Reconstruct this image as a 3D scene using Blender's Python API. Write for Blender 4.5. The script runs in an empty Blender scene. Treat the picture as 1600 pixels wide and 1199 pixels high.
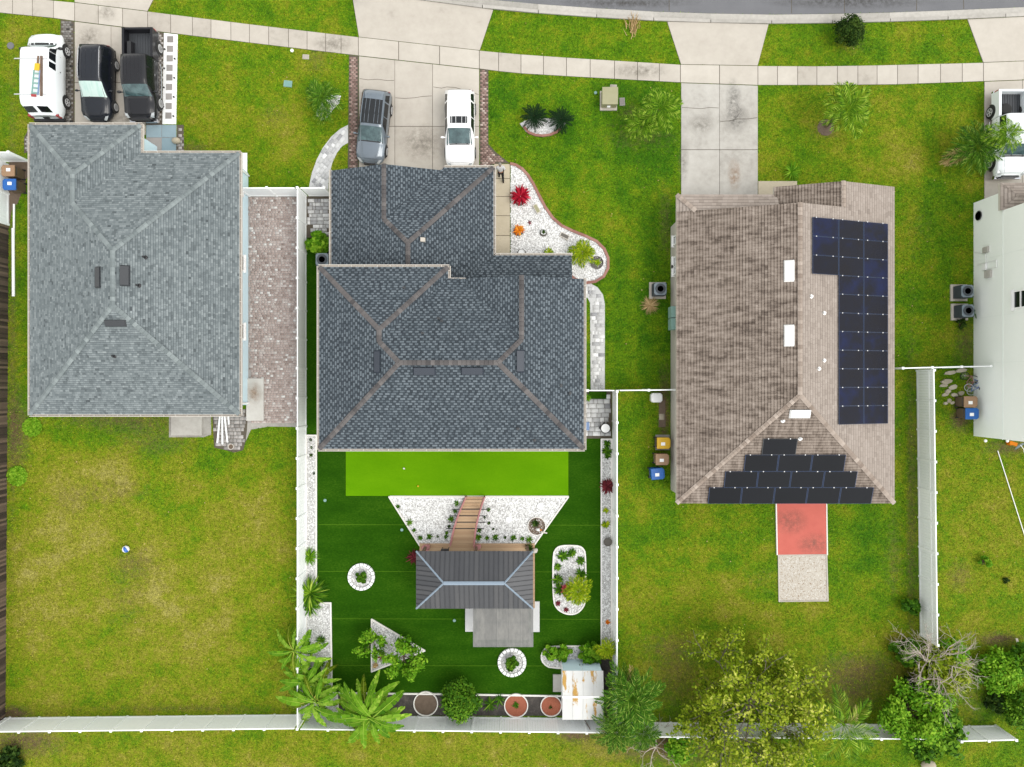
import bpy, math, random
import numpy as np
from mathutils import Vector, Matrix
random.seed(7); rng = np.random.default_rng(7)
PI = math.pi
# ---------------------------------------------------------------- camera, sky, sun, exposure
H = 44.45; FPX = 1066.67            # drone height in metres, focal length in photo pixels
sc = bpy.context.scene
cam = bpy.data.cameras.new('camera'); camo = bpy.data.objects.new('camera', cam); sc.collection.objects.link(camo)
cam.lens = 24; cam.sensor_width = 36; cam.clip_end = 2000; camo.location = (0, 0, H)
sc.camera = camo
SUN_DIR = Vector((0.62, -0.30, 1.0)).normalized()
world = bpy.data.worlds.new('World'); sc.world = world; world.use_nodes = True
nt = world.node_tree; bg = nt.nodes['Background']
sky = nt.nodes.new('ShaderNodeTexSky'); sky.sky_type = 'NISHITA'; sky.sun_disc = False
sky.sun_elevation = math.asin(SUN_DIR.z); sky.sun_rotation = math.atan2(SUN_DIR.x, SUN_DIR.y)
sky.air_density = 4.0; sky.dust_density = 0.3; sky.ozone_density = 1.0
# thin overcast: the sky's own light, mostly greyed by cloud
hsv = nt.nodes.new('ShaderNodeHueSaturation'); hsv.inputs['Saturation'].default_value = 0.1
nt.links.new(sky.outputs[0], hsv.inputs['Color']); nt.links.new(hsv.outputs[0], bg.inputs[0]); bg.inputs[1].default_value = 0.15
sun = bpy.data.lights.new('sun', 'SUN'); sun.energy = 0.8; sun.angle = math.radians(30); sun.color = (1.0, 0.95, 0.87)
suno = bpy.data.objects.new('sun', sun); sc.collection.objects.link(suno)
suno.rotation_euler = SUN_DIR.to_track_quat('Z', 'Y').to_euler()
sc.view_settings.view_transform = 'Standard'; sc.view_settings.look = 'None'
sc.view_settings.exposure = 0.97; sc.view_settings.gamma = 1
sc.cycles.max_bounces = 5

# ---------------------------------------------------------------- helpers
COL = sc.collection
def P(px, py, z=0.0):
    """measured photo position -> place in metres at height z"""
    k = (H - z) / FPX
    return ((px - 800) * k, (600 - py) * k, z)
def P2(px, py, z=0.0): return P(px, py, z)[:2]
def poly(pts, z=0.0): return [P2(a, b, z) for a, b in pts]
GAIN = 1.65
def C(r, g, b, m=1.0):
    """colour of the surface from its daylight look"""
    def l(c):
        c /= 255.0
        return c / 12.92 if c <= 0.04045 else ((c + 0.055) / 1.055) ** 2.4
    return tuple(min(0.86, l(c) * m / GAIN) for c in (r, g, b))

def tag(o, label=None, cat=None, group=None, kind=None):
    if label: o['label'] = label
    if cat: o['category'] = cat
    if group: o['group'] = group
    if kind: o['kind'] = kind
    return o
ORG = {}
def empty(name, loc, label=None, cat=None, group=None, rz=0.0):
    o = bpy.data.objects.new(name, None); COL.objects.link(o)
    o.location = loc; o.rotation_euler = (0, 0, rz); o.empty_display_size = 0.2
    ORG[o] = Vector(loc)
    return tag(o, label, cat, group)

def area2(p):
    return sum(p[i][0] * p[(i + 1) % len(p)][1] - p[(i + 1) % len(p)][0] * p[i][1] for i in range(len(p)))
class MB:
    def __init__(s): s.v = []; s.f = []; s.r = []
    def add(s, vs, fs, r=0.5):
        n = len(s.v); s.v.extend([tuple(q) for q in vs])
        for f in fs: s.f.append(tuple(i + n for i in f)); s.r.append(r)
        return s
    def box(s, c, d, rz=0.0, r=0.5, taper=1.0):
        x, y, z = d[0] / 2, d[1] / 2, d[2] / 2; ca, sa = math.cos(rz), math.sin(rz); vs = []
        for dz, t in ((-z, 1.0), (z, taper)):
            for a, b in ((-x, -y), (x, -y), (x, y), (-x, y)):
                a *= t; b *= t
                vs.append((c[0] + a * ca - b * sa, c[1] + a * sa + b * ca, c[2] + dz))
        return s.add(vs, [(3, 2, 1, 0), (4, 5, 6, 7), (0, 1, 5, 4), (1, 2, 6, 5), (2, 3, 7, 6), (3, 0, 4, 7)], r)
    def prism(s, p, z0, z1, r=0.5, bev=0.0):
        p = list(p)
        if area2(p) < 0: p = p[::-1]
        n = len(p); vs = [(a, b, z0) for a, b in p]
        fs = [tuple(range(n - 1, -1, -1))]
        if bev > 0:
            cx = sum(q[0] for q in p) / n; cy = sum(q[1] for q in p) / n
            vs += [(a, b, z1 - bev) for a, b in p]
            for a, b in p:
                d = math.hypot(a - cx, b - cy) + 1e-6; k = 1 - bev * 1.3 / d
                vs.append((cx + (a - cx) * k, cy + (b - cy) * k, z1))
            for i in range(n):
                j = (i + 1) % n; fs.append((i, j, n + j, n + i)); fs.append((n + i, n + j, 2 * n + j, 2 * n + i))
            fs.append(tuple(range(2 * n, 3 * n)))
        else:
            vs += [(a, b, z1) for a, b in p]
            for i in range(n):
                j = (i + 1) % n; fs.append((i, j, n + j, n + i))
            fs.append(tuple(range(n, 2 * n)))
        return s.add(vs, fs, r)
    def sheet(s, p, z, r=0.5):
        p = list(p)
        if area2(p) < 0: p = p[::-1]
        return s.add([(a, b, z) for a, b in p], [tuple(range(len(p)))], r)
    def tube(s, pts, rad, n=6, r=0.5, cap=True):
        pts = [Vector(q) for q in pts]; m = len(pts)
        if not isinstance(rad, (list, tuple)): rad = [rad] * m
        vs = []; fs = []
        for i, p in enumerate(pts):
            d = (pts[min(i + 1, m - 1)] - pts[max(i - 1, 0)]).normalized()
            a = d.cross(Vector((0, 0, 1)))
            if a.length < 1e-3: a = Vector((1, 0, 0))
            a.normalize(); b = d.cross(a)
            for k in range(n):
                t = 2 * PI * k / n; vs.append(p + (a * math.cos(t) + b * math.sin(t)) * rad[i])
        for i in range(m - 1):
            for k in range(n):
                l = (k + 1) % n; fs.append((i * n + k, i * n + l, (i + 1) * n + l, (i + 1) * n + k))
        if cap: fs.append(tuple(range(n))); fs.append(tuple(range((m - 1) * n, m * n))[::-1])
        return s.add(vs, fs, r)
    def lathe(s, prof, c=(0, 0, 0), n=20, r=0.5, axis='z', sx=1.0, sy=1.0):
        vs = []; fs = []; m = len(prof)
        for (ra, h) in prof:
            for k in range(n):
                t = 2 * PI * k / n; a, b = ra * math.cos(t) * sx, ra * math.sin(t) * sy
                q = (a, b, h) if axis == 'z' else (h, a, b)
                vs.append((c[0] + q[0], c[1] + q[1], c[2] + q[2]))
        for i in range(m - 1):
            for k in range(n):
                l = (k + 1) % n; fs.append((i * n + k, i * n + l, (i + 1) * n + l, (i + 1) * n + k))
        fs.append(tuple(range(n))[::-1]); fs.append(tuple(range((m - 1) * n, m * n)))
        return s.add(vs, fs, r)
    def ball(s, c, rad, n=10, r=0.5):
        m = n // 2 + 1; pr = [(max(1e-3, rad[0] * math.sin(PI * i / m)), -rad[2] * math.cos(PI * i / m)) for i in range(m + 1)]
        return s.lathe(pr, c, n, r, sy=rad[1] / rad[0])
    def build(s, name, mat, parent=None, smooth=False, local=False, label=None, cat=None, group=None, kind=None):
        me = bpy.data.meshes.new(name)
        vs = s.v
        if parent is not None and not local:
            o = ORG.get(parent, Vector((0, 0, 0))); vs = [(a - o.x, b - o.y, c - o.z) for a, b, c in vs]
        me.from_pydata(vs, [], s.f); me.materials.append(mat)
        at = me.attributes.new('rnd', 'FLOAT', 'FACE'); at.data.foreach_set('value', np.array(s.r, dtype=np.float32))
        if smooth: me.polygons.foreach_set('use_smooth', [True] * len(me.polygons))
        ob = bpy.data.objects.new(name, me); COL.objects.link(ob)
        if parent is not None:
            ob.parent = parent; ORG[ob] = ORG.get(parent, Vector((0, 0, 0)))
        return tag(ob, label, cat, group, kind)
def fastmesh(name, verts, tris, rnd, mat, parent=None, extra=None, **kw):
    """numpy mesh of triangles or quads (verts Nx3, tris MxK)"""
    me = bpy.data.meshes.new(name); k = tris.shape[1]
    if parent is not None: verts = verts - np.array(ORG.get(parent, Vector((0, 0, 0))))
    me.vertices.add(len(verts)); me.vertices.foreach_set('co', verts.astype(np.float32).ravel())
    me.loops.add(tris.size); me.loops.foreach_set('vertex_index', tris.astype(np.int32).ravel())
    me.polygons.add(len(tris)); me.polygons.foreach_set('loop_start', np.arange(0, tris.size, k, dtype=np.int32))
    me.update(calc_edges=True); me.materials.append(mat)
    at = me.attributes.new('rnd', 'FLOAT', 'FACE'); at.data.foreach_set('value', rnd.astype(np.float32))
    for nm, arr in (extra or {}).items():
        at = me.attributes.new(nm, 'FLOAT', 'FACE'); at.data.foreach_set('value', arr.astype(np.float32))
    ob = bpy.data.objects.new(name, me); COL.objects.link(ob)
    if parent is not None: ob.parent = parent; ORG[ob] = ORG.get(parent, Vector((0, 0, 0)))
    return tag(ob, **kw)
def link_copy(src, parent, loc=None, rot=None, scale=None):
    o = src.copy(); COL.objects.link(o)
    if parent is not None: o.parent = parent; ORG[o] = ORG.get(parent, Vector((0, 0, 0)))
    if loc is not None: o.location = loc
    if rot is not None: o.rotation_euler = rot
    if scale is not None: o.scale = scale
    return o
def pip(pl, x, y):
    ins = np.zeros(x.shape, bool); n = len(pl)
    for i in range(n):
        x1, y1 = pl[i]; x2, y2 = pl[(i + 1) % n]
        if y1 == y2: continue
        c = ((y1 > y) != (y2 > y)) & (x < (x2 - x1) * (y - y1) / (y2 - y1) + x1)
        ins ^= c
    return ins
HARD = []      # everything that is not lawn
def hard(pl): HARD.append(list(pl)); return pl

# ---------------------------------------------------------------- materials
def mk(name, stops, rough=0.7, ns=3.0, na=0.15, ns2=0.5, na2=0.0, bump=0.0, bs=30.0, metal=0.0, coat=0.0, trans=0.0, alpha=1.0, stretch=None, emit=None, spec=0.5, sss=0):
    m = bpy.data.materials.new(name); m.use_nodes = True; t = m.node_tree; N = t.nodes; Lk = t.links
    b = N['Principled BSDF']
    at = N.new('ShaderNodeAttribute'); at.attribute_name = 'rnd'
    geo = N.new('ShaderNodeNewGeometry'); vec = geo.outputs['Position']
    if stretch:
        mp = N.new('ShaderNodeMapping'); mp.inputs['Scale'].default_value = stretch; Lk.new(vec, mp.inputs[0]); vec = mp.outputs[0]
    fac = at.outputs['Fac']
    for sc_, am, det in ((ns, na, 8), (ns2, na2, 5)):
        if am <= 0: continue
        no = N.new('ShaderNodeTexNoise'); no.inputs['Scale'].default_value = sc_; no.inputs['Detail'].default_value = det
        no.inputs['Roughness'].default_value = 0.65
        Lk.new(vec, no.inputs['Vector'])
        ma = N.new('ShaderNodeMath'); ma.operation = 'MULTIPLY_ADD'; ma.inputs[1].default_value = 2 * am; ma.inputs[2].default_value = -am
        Lk.new(no.outputs['Fac'], ma.inputs[0])
        ad = N.new('ShaderNodeMath'); ad.operation = 'ADD'; Lk.new(fac, ad.inputs[0]); Lk.new(ma.outputs[0], ad.inputs[1]); fac = ad.outputs[0]
    ra = N.new('ShaderNodeValToRGB'); el = ra.color_ramp.elements
    if len(stops) == 1: stops = [(0.0, tuple(c * 0.75 for c in stops[0])), (1.0, tuple(min(.9, c * 1.25) for c in stops[0]))]
    for i, (p, c) in enumerate(stops):
        e = el[i] if i < 2 else el.new(p)
        e.position = p; e.color = (*c, 1)
    Lk.new(fac, ra.inputs[0]); Lk.new(ra.outputs[0], b.inputs['Base Color'])
    b.inputs['Roughness'].default_value = rough; b.inputs['Metallic'].default_value = metal
    b.inputs['Coat Weight'].default_value = coat; b.inputs['Coat Roughness'].default_value = 0.06
    b.inputs['Specular IOR Level'].default_value = spec
    if trans: b.inputs['Transmission Weight'].default_value = trans
    if alpha < 1: b.inputs['Alpha'].default_value = alpha
    if bump > 0:
        no = N.new('ShaderNodeTexNoise'); no.inputs['Scale'].default_value = bs; no.inputs['Detail'].default_value = 5
        Lk.new(vec, no.inputs['Vector'])
        bp = N.new('ShaderNodeBump'); bp.inputs['Strength'].default_value = bump; bp.inputs['Distance'].default_value = 0.03
        Lk.new(no.outputs['Fac'], bp.inputs['Height']); Lk.new(bp.outputs[0], b.inputs['Normal'])
    return m
def leafmat(name, stops, rough=0.5, tr=0.25):
    stops = [(p, (min(.8, c[0] * 1.45), min(.8, c[1] * 1.3), c[2] * 1.1)) for p, c in stops]
    m = mk(name, stops, .65, ns=2.0, na=0.12, spec=.12)
    t = m.node_tree; b = t.nodes['Principled BSDF']; out = t.nodes['Material Output']
    tl = t.nodes.new('ShaderNodeBsdfTranslucent'); mx = t.nodes.new('ShaderNodeMixShader'); mx.inputs[0].default_value = tr
    src = b.inputs['Base Color'].links[0].from_socket
    t.links.new(src, tl.inputs[0]); t.links.new(b.outputs[0], mx.inputs[1]); t.links.new(tl.outputs[0], mx.inputs[2]); t.links.new(mx.outputs[0], out.inputs[0])
    return m
def grassmat(name):
    m = bpy.data.materials.new(name); m.use_nodes = True; t = m.node_tree; N = t.nodes; K = t.links; b = N['Principled BSDF']
    geo = N.new('ShaderNodeNewGeometry')
    def attr(n):
        a = N.new('ShaderNodeAttribute'); a.attribute_name = n; return a.outputs['Fac']
    def noise(s, d=6, r=0.6):
        no = N.new('ShaderNodeTexNoise'); no.inputs['Scale'].default_value = s; no.inputs['Detail'].default_value = d; no.inputs['Roughness'].default_value = r
        K.new(geo.outputs['Position'], no.inputs['Vector']); return no.outputs['Fac']
    def math_(op, a, b_=None, c=None):
        n = N.new('ShaderNodeMath'); n.operation = op
        for i, q in enumerate((a, b_, c)):
            if q is None: continue
            if isinstance(q, (int, float)): n.inputs[i].default_value = q
            else: K.new(q, n.inputs[i])
        return n.outputs[0]
    def mix(f, a, b_):
        n = N.new('ShaderNodeMix'); n.data_type = 'RGBA'
        if isinstance(f, (int, float)): n.inputs['Factor'].default_value = f
        else: K.new(f, n.inputs['Factor'])
        for k, q in ((6, a), (7, b_)):
            if isinstance(q, tuple): n.inputs[k].default_value = (*q, 1)
            else: K.new(q, n.inputs[k])
        return n.outputs[2]
    n1 = math_('MULTIPLY_ADD', noise(0.45, 4), 2.6, -1.3); n2 = math_('MULTIPLY_ADD', noise(2.2, 6, .7), 2.0, -1.0); n3 = math_('MULTIPLY_ADD', noise(9, 6, .75), 2.0, -1.0)
    d = math_('ADD', attr('dry'), math_('ADD', math_('MULTIPLY', n1, .5), math_('ADD', math_('MULTIPLY', n2, .42), math_('MULTIPLY', n3, .6))))
    ra = N.new('ShaderNodeValToRGB'); el = ra.color_ramp.elements
    el[0].position = 0.0; el[0].color = (*C(70, 124, 4), 1); el[1].position = 1.0; el[1].color = (*C(180, 172, 88), 1)
    e = el.new(.3); e.color = (*C(108, 150, 8), 1); e = el.new(.55); e.color = (*C(142, 158, 24), 1); e = el.new(.78); e.color = (*C(162, 160, 52), 1)
    K.new(d, ra.inputs[0])
    dirtf = math_('MULTIPLY_ADD', noise(3.0, 6, .7), 1.6, -0.95)
    soil_or_shade = N.new('ShaderNodeMath'); soil_or_shade.operation = 'MULTIPLY'; soil_or_shade.use_clamp = True
    K.new(math_('ADD', math_('MULTIPLY', attr('soil_or_shade'), 2.0), dirtf), soil_or_shade.inputs[0]); soil_or_shade.inputs[1].default_value = 1.1
    col = mix(soil_or_shade.outputs[0], ra.outputs[0], C(122, 104, 72))  # brown serves bare soil and the painted lawn shade alike
    fine = math_('MULTIPLY_ADD', noise(17, 6, .85), 3.6, -.8)
    mid = math_('MULTIPLY_ADD', noise(4.5, 5, .7), 1.4, .3)
    var = math_('MULTIPLY', math_('MULTIPLY', fine, mid), math_('MULTIPLY_ADD', attr('rnd'), .9, .55))
    n = N.new('ShaderNodeMix'); n.data_type = 'RGBA'; n.blend_type = 'MULTIPLY'; n.inputs['Factor'].default_value = 1
    K.new(col, n.inputs[6]); cb = N.new('ShaderNodeCombineColor'); [K.new(var, cb.inputs[i]) for i in range(3)]; K.new(cb.outputs[0], n.inputs[7])
    K.new(n.outputs[2], b.inputs['Base Color']); b.inputs['Roughness'].default_value = .85; b.inputs['Specular IOR Level'].default_value = .15
    bp = N.new('ShaderNodeBump'); bp.inputs['Strength'].default_value = .6; bp.inputs['Distance'].default_value = .05
    K.new(noise(30, 4, .7), bp.inputs['Height']); K.new(bp.outputs[0], b.inputs['Normal'])
    return m
M = {}
M['grass'] = grassmat('lawn_grass')
M['asphalt'] = mk('asphalt', [(0, C(100, 101, 106)), (1, C(146, 146, 150))], .9, 40, .25, .7, .25, bump=.3, bs=80)
M['concrete'] = mk('concrete', [(0, C(158, 150, 139)), (.35, C(206, 197, 185)), (1, C(234, 226, 214))], .85, 2.5, .22, .6, .35, bump=.15, bs=60)
M['concrete_w'] = mk('weathered_concrete', [(0, C(150, 144, 136)), (.5, C(206, 201, 193)), (1, C(232, 228, 221))], .85, 3.5, .25, .5, .5, bump=.15, bs=60)
M['kerb'] = mk('kerb_concrete', [(0, C(150, 146, 138)), (1, C(238, 232, 224))], .85, 5, .3, .6, .2, bump=.15, bs=60)
M['joint'] = mk('joint_dirt', [(0, C(84, 76, 64)), (1, C(120, 110, 96))], .95, 4, .3)
M['beige'] = mk('beige_walk', [(0, C(200, 186, 158)), (1, C(232, 220, 196))], .8, 2, .2, .5, .2)
M['blueslab'] = mk('blue_painted_concrete', [(0, C(140, 166, 178)), (1, C(178, 200, 210))], .7, 2, .3)
M['redslab'] = mk('red_painted_concrete', [(0, C(200, 84, 70)), (1, C(240, 124, 106))], .7, 2, .25, .6, .25)
M['paver_red'] = mk('red_grey_pavers', [(0, C(164, 144, 135)), (.5, C(200, 181, 173)), (.85, C(222, 209, 203)), (1, C(248, 244, 240))], .85, 3, .12, .4, .12)
M['paver_brick'] = mk('brick_border_pavers', [(0, C(116, 90, 82)), (.6, C(176, 146, 136)), (1, C(220, 200, 190))], .85, 3, .1)
M['paver_grey'] = mk('grey_pavers', [(0, C(140, 134, 130)), (.6, C(190, 184, 180)), (1, C(220, 214, 210))], .85, 3, .12)
M['paver_dark'] = mk('stained_pavers', [(0, C(60, 58, 56)), (.35, C(128, 124, 120)), (1, C(172, 168, 164))], .85, 6, .25)
M['paver_white'] = mk('white_grey_pavers', [(0, C(176, 176, 180)), (.5, C(226, 226, 226)), (1, (.74, .74, .74))], .8, 3, .1)
M['gravel'] = mk('white_gravel', [(0, (.16, .155, .15)), (.22, (.38, .375, .37)), (.55, (.58, .575, .57)), (1, (.78, .78, .77))], .8, 6, .12)
M['gravel_base'] = mk('white_gravel_bed', [(0, (.18, .175, .17)), (.6, (.42, .41, .4)), (1, (.62, .61, .6))], .9, 16, .6, 40, .3)
M['gravel_tan'] = mk('tan_gravel', [(0, C(166, 140, 112)), (.35, C(212, 200, 184)), (1, C(244, 240, 232))], .85, 8, .2)
M['turf'] = mk('dark_artificial_turf', [(0, C(14, 50, 2)), (.5, C(46, 92, 8)), (1, C(92, 134, 30))], .95, 14, .5, .5, .3, bump=.5, bs=90, spec=.05, stretch=(.5, 1.6, 1))
M['putting'] = mk('lime_putting_turf', [(0, C(84, 146, 0)), (1, C(128, 186, 14))], .95, 18, .35, .3, .5, bump=.25, bs=90, spec=.05, stretch=(.6, 1.5, 1))
M['edging'] = mk('white_edging', [(0, (.56, .53, .49)), (1, (.8, .78, .75))], .7, 6, .2)
M['edge_red'] = mk('red_brick_edging', [(0, C(150, 96, 84)), (1, C(196, 148, 134))], .8, 6, .2)
M['mulch'] = mk('dark_mulch', [(0, C(38, 36, 36)), (.5, C(84, 78, 74)), (1, C(150, 140, 130))], .95, 2.5, .45, 12, .25, bump=.5, bs=20)
M['soil'] = mk('bare_soil', [(0, C(88, 72, 60)), (1, C(150, 130, 112))], .95, 4, .4, bump=.4, bs=25)
M['redmulch'] = mk('red_mulch', [(0, C(150, 74, 50)), (1, C(214, 134, 104))], .95, 14, .5, bump=.5, bs=30)
M['shA'] = mk('grey_shingle', [(0, C(88, 95, 98)), (.45, C(126, 135, 138)), (1, C(164, 172, 174))], .9, 30, .15, .25, .1, bump=.2, bs=90, spec=.2)
M['shB'] = mk('slate_blue_shingle', [(0, C(56, 63, 70)), (.4, C(76, 85, 93)), (.6, C(102, 112, 120)), (1, C(128, 138, 146))], .9, 30, .1, .3, .07, bump=.2, bs=90, spec=.2)
M['capB'] = mk('taupe_ridge_cap', [(0, C(88, 85, 86)), (1, C(128, 123, 122))], .9, 30, .15, spec=.2)
M['capA'] = mk('grey_ridge_cap', [(0, C(122, 131, 133)), (1, C(160, 169, 170))], .9, 30, .15, spec=.2)
M['shC'] = mk('tan_shingle', [(0, C(104, 93, 86)), (.3, C(142, 130, 121)), (.6, C(180, 167, 157)), (1, C(204, 192, 183))], .9, 30, .1, 1.2, .1, bump=.2, bs=90, spec=.2)
for _k, _s in (('shCx', (.5, 2.6, 1)), ('shCy', (2.6, .5, 1))):   # algae runs down the slope
    M[_k] = mk('tan_shingle_streaked', [(0, C(60, 51, 46)), (.32, C(104, 92, 83)), (.58, C(150, 136, 125)), (1, C(186, 172, 161))], .9, 1.6, .75, .25, .15, bump=.2, bs=90, spec=.2, stretch=_s)
M['capC'] = mk('tan_ridge_cap', [(0, C(156, 140, 128)), (1, C(204, 189, 177))], .9, 30, .15, spec=.2)
M['white'] = mk('white_paint', [(0, (.68, .68, .68)), (1, (.82, .82, .81))], .5, 3, .2)
M['cream'] = mk('cream_paint', [(0, C(214, 204, 192)), (1, C(240, 232, 222))], .6, 3, .2)
M['wallA'] = mk('pale_blue_wall', [(0, (.48, .63, .7)), (1, (.6, .74, .8))], .8, 2, .2)
M['wallB'] = mk('warm_white_wall', [(0, C(206, 198, 188)), (1, C(232, 226, 218))], .8, 2, .2)
M['wallD'] = mk('pale_grey_green_wall', [(0, (.72, .76, .73)), (1, (.82, .84, .81))], .85, 1.0, .25, 5, .15)
M['vinyl'] = mk('white_vinyl', [(0, (.76, .79, .8)), (1, (.88, .89, .89))], .45, 2, .2)
M['wood_dark'] = mk('weathered_wood', [(0, C(58, 46, 38)), (1, C(128, 108, 92))], .9, 6, .25, stretch=(6, 6, 1))
M['wood_tan'] = mk('tan_deck_wood', [(0, C(186, 146, 108)), (1, C(226, 192, 154))], .75, 5, .2, stretch=(1, 5, 1))
M['wood_red'] = mk('faded_red_wood', [(0, C(176, 104, 104)), (1, C(226, 168, 166))], .8, 5, .25)
M['black'] = mk('black_plastic', [(0, C(22, 22, 24)), (1, C(52, 52, 56))], .5, 3, .15)
M['rubber'] = mk('tyre_rubber', [(0, C(26, 26, 27)), (1, C(52, 51, 50))], .85, 8, .2)
M['darkmetal'] = mk('dark_vent_metal', [(0, C(44, 46, 50)), (1, C(74, 77, 82))], .5, 3, .15)
M['slatemetal'] = mk('slate_vent_metal', [(0, C(44, 51, 63)), (1, C(62, 70, 84))], .5, 3, .15)
M['silver'] = mk('silver_metal', [(0, (.42, .42, .43)), (1, (.62, .62, .63))], .35, 4, .1, metal=.15)
M['chrome'] = mk('chrome', [(0, C(200, 200, 204)), (1, C(240, 240, 244))], .15, 4, .1, metal=1)
M['glass'] = mk('car_glass', [(0, C(18, 21, 24)), (1, C(38, 43, 47))], .05, 3, .1, spec=.35, coat=.15)
M['windscreen'] = mk('windscreen_glass', [(0, C(26, 40, 42)), (.45, C(66, 92, 96)), (.8, C(110, 140, 142)), (1, C(170, 196, 194))], .05, 2.4, .5, spec=.5, coat=.3)
M['sunshade'] = mk('silver_sunshade', [(0, C(120, 196, 180)), (.5, C(214, 240, 232)), (1, C(248, 250, 248))], .25, 2.2, .5, stretch=(3, .3, 1), coat=.5)
M['p_white'] = mk('white_car_paint', [(0, (.78, .78, .79)), (1, (.84, .84, .84))], .35, 2, .1, coat=.6)
M['p_vanwhite'] = mk('van_white_paint', [(0, (.7, .74, .77)), (1, (.8, .83, .84))], .4, 2, .1, coat=.4)
M['p_black'] = mk('black_car_paint', [(0, C(20, 23, 31)), (1, C(38, 43, 54))], .22, 2, .1, coat=.3, spec=.25)
M['p_char'] = mk('charcoal_car_paint', [(0, C(22, 22, 27)), (1, C(40, 40, 46))], .28, 2, .1, coat=.22, spec=.25)
M['p_grey'] = mk('grey_car_paint', [(0, C(104, 116, 128)), (1, C(140, 152, 164))], .3, 2, .1, coat=.8, metal=.3)
M['lamp_clear'] = mk('headlight_glass', [(0, C(180, 186, 190)), (1, C(236, 240, 242))], .1, 4, .2, coat=1)
M['lamp_red'] = mk('taillight_red', [(0, C(150, 18, 24)), (1, C(206, 40, 44))], .2, 4, .2, coat=1)
M['solar'] = mk('solar_glass', [(0, C(24, 18, 18)), (.5, C(20, 22, 38)), (1, C(20, 40, 100))], .25, .8, .5, spec=.15, coat=.0)
M['solar_blk'] = mk('black_solar_glass', [(0, C(16, 17, 21)), (1, C(34, 36, 42))], .2, 1.2, .2, spec=.15, coat=.0)
M['solar_frame'] = mk('solar_frame', [(0, C(30, 44, 78)), (1, C(62, 82, 116))], .35, 3, .2, metal=.4)
M['gz_roof'] = mk('charcoal_steel_roof', [(0, C(66, 67, 72)), (.5, C(84, 85, 89)), (1, C(106, 104, 104))], .5, 1.0, .2, 8, .06, metal=.2)
M['gz_trim'] = mk('light_blue_steel_trim', [(0, C(134, 152, 172)), (1, C(166, 183, 200))], .4, 3, .15)
M['polycarb'] = mk('smoked_polycarbonate', [(0, C(84, 85, 85)), (.5, C(116, 116, 114)), (1, C(160, 158, 152))], .4, 1.6, .3, .8, .15, stretch=(2.5, 1, 1), alpha=.9)
M['bin_blue'] = mk('blue_bin_plastic', [(0, C(18, 92, 178)), (1, C(40, 124, 214))], .45, 3, .2)
M['bin_brown'] = mk('tan_bin_plastic', [(0, C(160, 124, 92)), (1, C(196, 158, 122))], .5, 3, .2)
M['bin_body'] = mk('brown_bin_plastic', [(0, C(96, 78, 62)), (1, C(136, 114, 92))], .6, 3, .2)
M['bin_yellow'] = mk('yellow_bin_plastic', [(0, C(236, 180, 10)), (1, C(252, 206, 34))], .45, 3, .2)
M['olive'] = mk('olive_enamel', [(0, C(158, 154, 116)), (1, C(190, 186, 148))], .5, 3, .2)
M['ac'] = mk('grey_condenser_metal', [(0, C(58, 64, 70)), (1, C(84, 92, 100))], .5, 6, .2)
M['ac_top'] = mk('light_condenser_metal', [(0, C(120, 134, 144)), (1, C(158, 172, 182))], .45, 6, .2)
M['teal'] = mk('pale_teal_plastic', [(0, C(120, 168, 160)), (1, C(168, 206, 196))], .5, 3, .2)
M['bark'] = mk('brown_bark', [(0, C(86, 70, 56)), (1, C(140, 120, 98))], .95, 6, .3)
M['bark_grey'] = mk('grey_bark', [(0, C(96, 88, 76)), (1, C(156, 146, 130))], .95, 6, .3)
M['bark_pale'] = mk('pale_dead_wood', [(0, C(172, 156, 144)), (1, C(232, 218, 206))], .9, 6, .3)
M['lf_palm'] = leafmat('palm_leaf', [(0, C(14, 50, 4)), (.45, C(52, 104, 14)), (.8, C(96, 146, 36)), (1, C(160, 196, 90))], tr=.12)
M['lf_palmy'] = leafmat('yellow_palm_leaf', [(0, C(84, 128, 8)), (.5, C(140, 176, 20)), (1, C(196, 208, 50))])
M['lf_palmb'] = leafmat('bright_palm_leaf', [(0, C(26, 70, 4)), (.45, C(76, 128, 14)), (.8, C(126, 172, 38)), (1, C(184, 212, 96))], tr=.15)
M['lf_cycad'] = leafmat('cycad_leaf', [(0, C(4, 22, 6)), (.5, C(10, 40, 14)), (1, C(30, 66, 30))], tr=.03)
M['lf_dead'] = leafmat('dead_frond', [(0, C(140, 118, 80)), (1, C(216, 196, 156))], tr=.1)
M['lf_banana'] = leafmat('banana_leaf', [(0, C(62, 116, 12)), (.5, C(108, 162, 34)), (1, C(164, 206, 84))], tr=.3)
M['lf_green'] = leafmat('green_leaf', [(0, C(24, 66, 8)), (.5, C(66, 118, 18)), (1, C(124, 172, 46))])
M['lf_bright'] = leafmat('bright_leaf', [(0, C(50, 106, 8)), (.5, C(92, 152, 22)), (1, C(152, 200, 60))])
M['lf_dark'] = leafmat('dark_leaf', [(0, C(18, 42, 10)), (.5, C(40, 72, 20)), (1, C(84, 112, 44))])
M['lf_olive'] = leafmat('yellow_olive_leaf', [(0, C(58, 88, 6)), (.45, C(122, 154, 28)), (.8, C(172, 194, 60)), (1, C(214, 226, 120))], tr=.35)
M['lf_red'] = leafmat('crimson_leaf', [(0, C(96, 6, 26)), (.5, C(170, 18, 50)), (1, C(220, 60, 90))])
M['lf_pink'] = leafmat('pink_leaf', [(0, C(170, 36, 70)), (1, C(246, 120, 146))])
M['lf_orange'] = leafmat('orange_leaf', [(0, C(190, 90, 20)), (.6, C(236, 150, 40)), (1, C(250, 200, 90))])
M['lf_purple'] = leafmat('purple_leaf', [(0, C(70, 22, 34)), (1, C(140, 60, 76))])
M['stone'] = mk('pale_flagstone', [(0, C(170, 156, 130)), (1, C(226, 216, 196))], .9, 4, .3)
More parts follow.
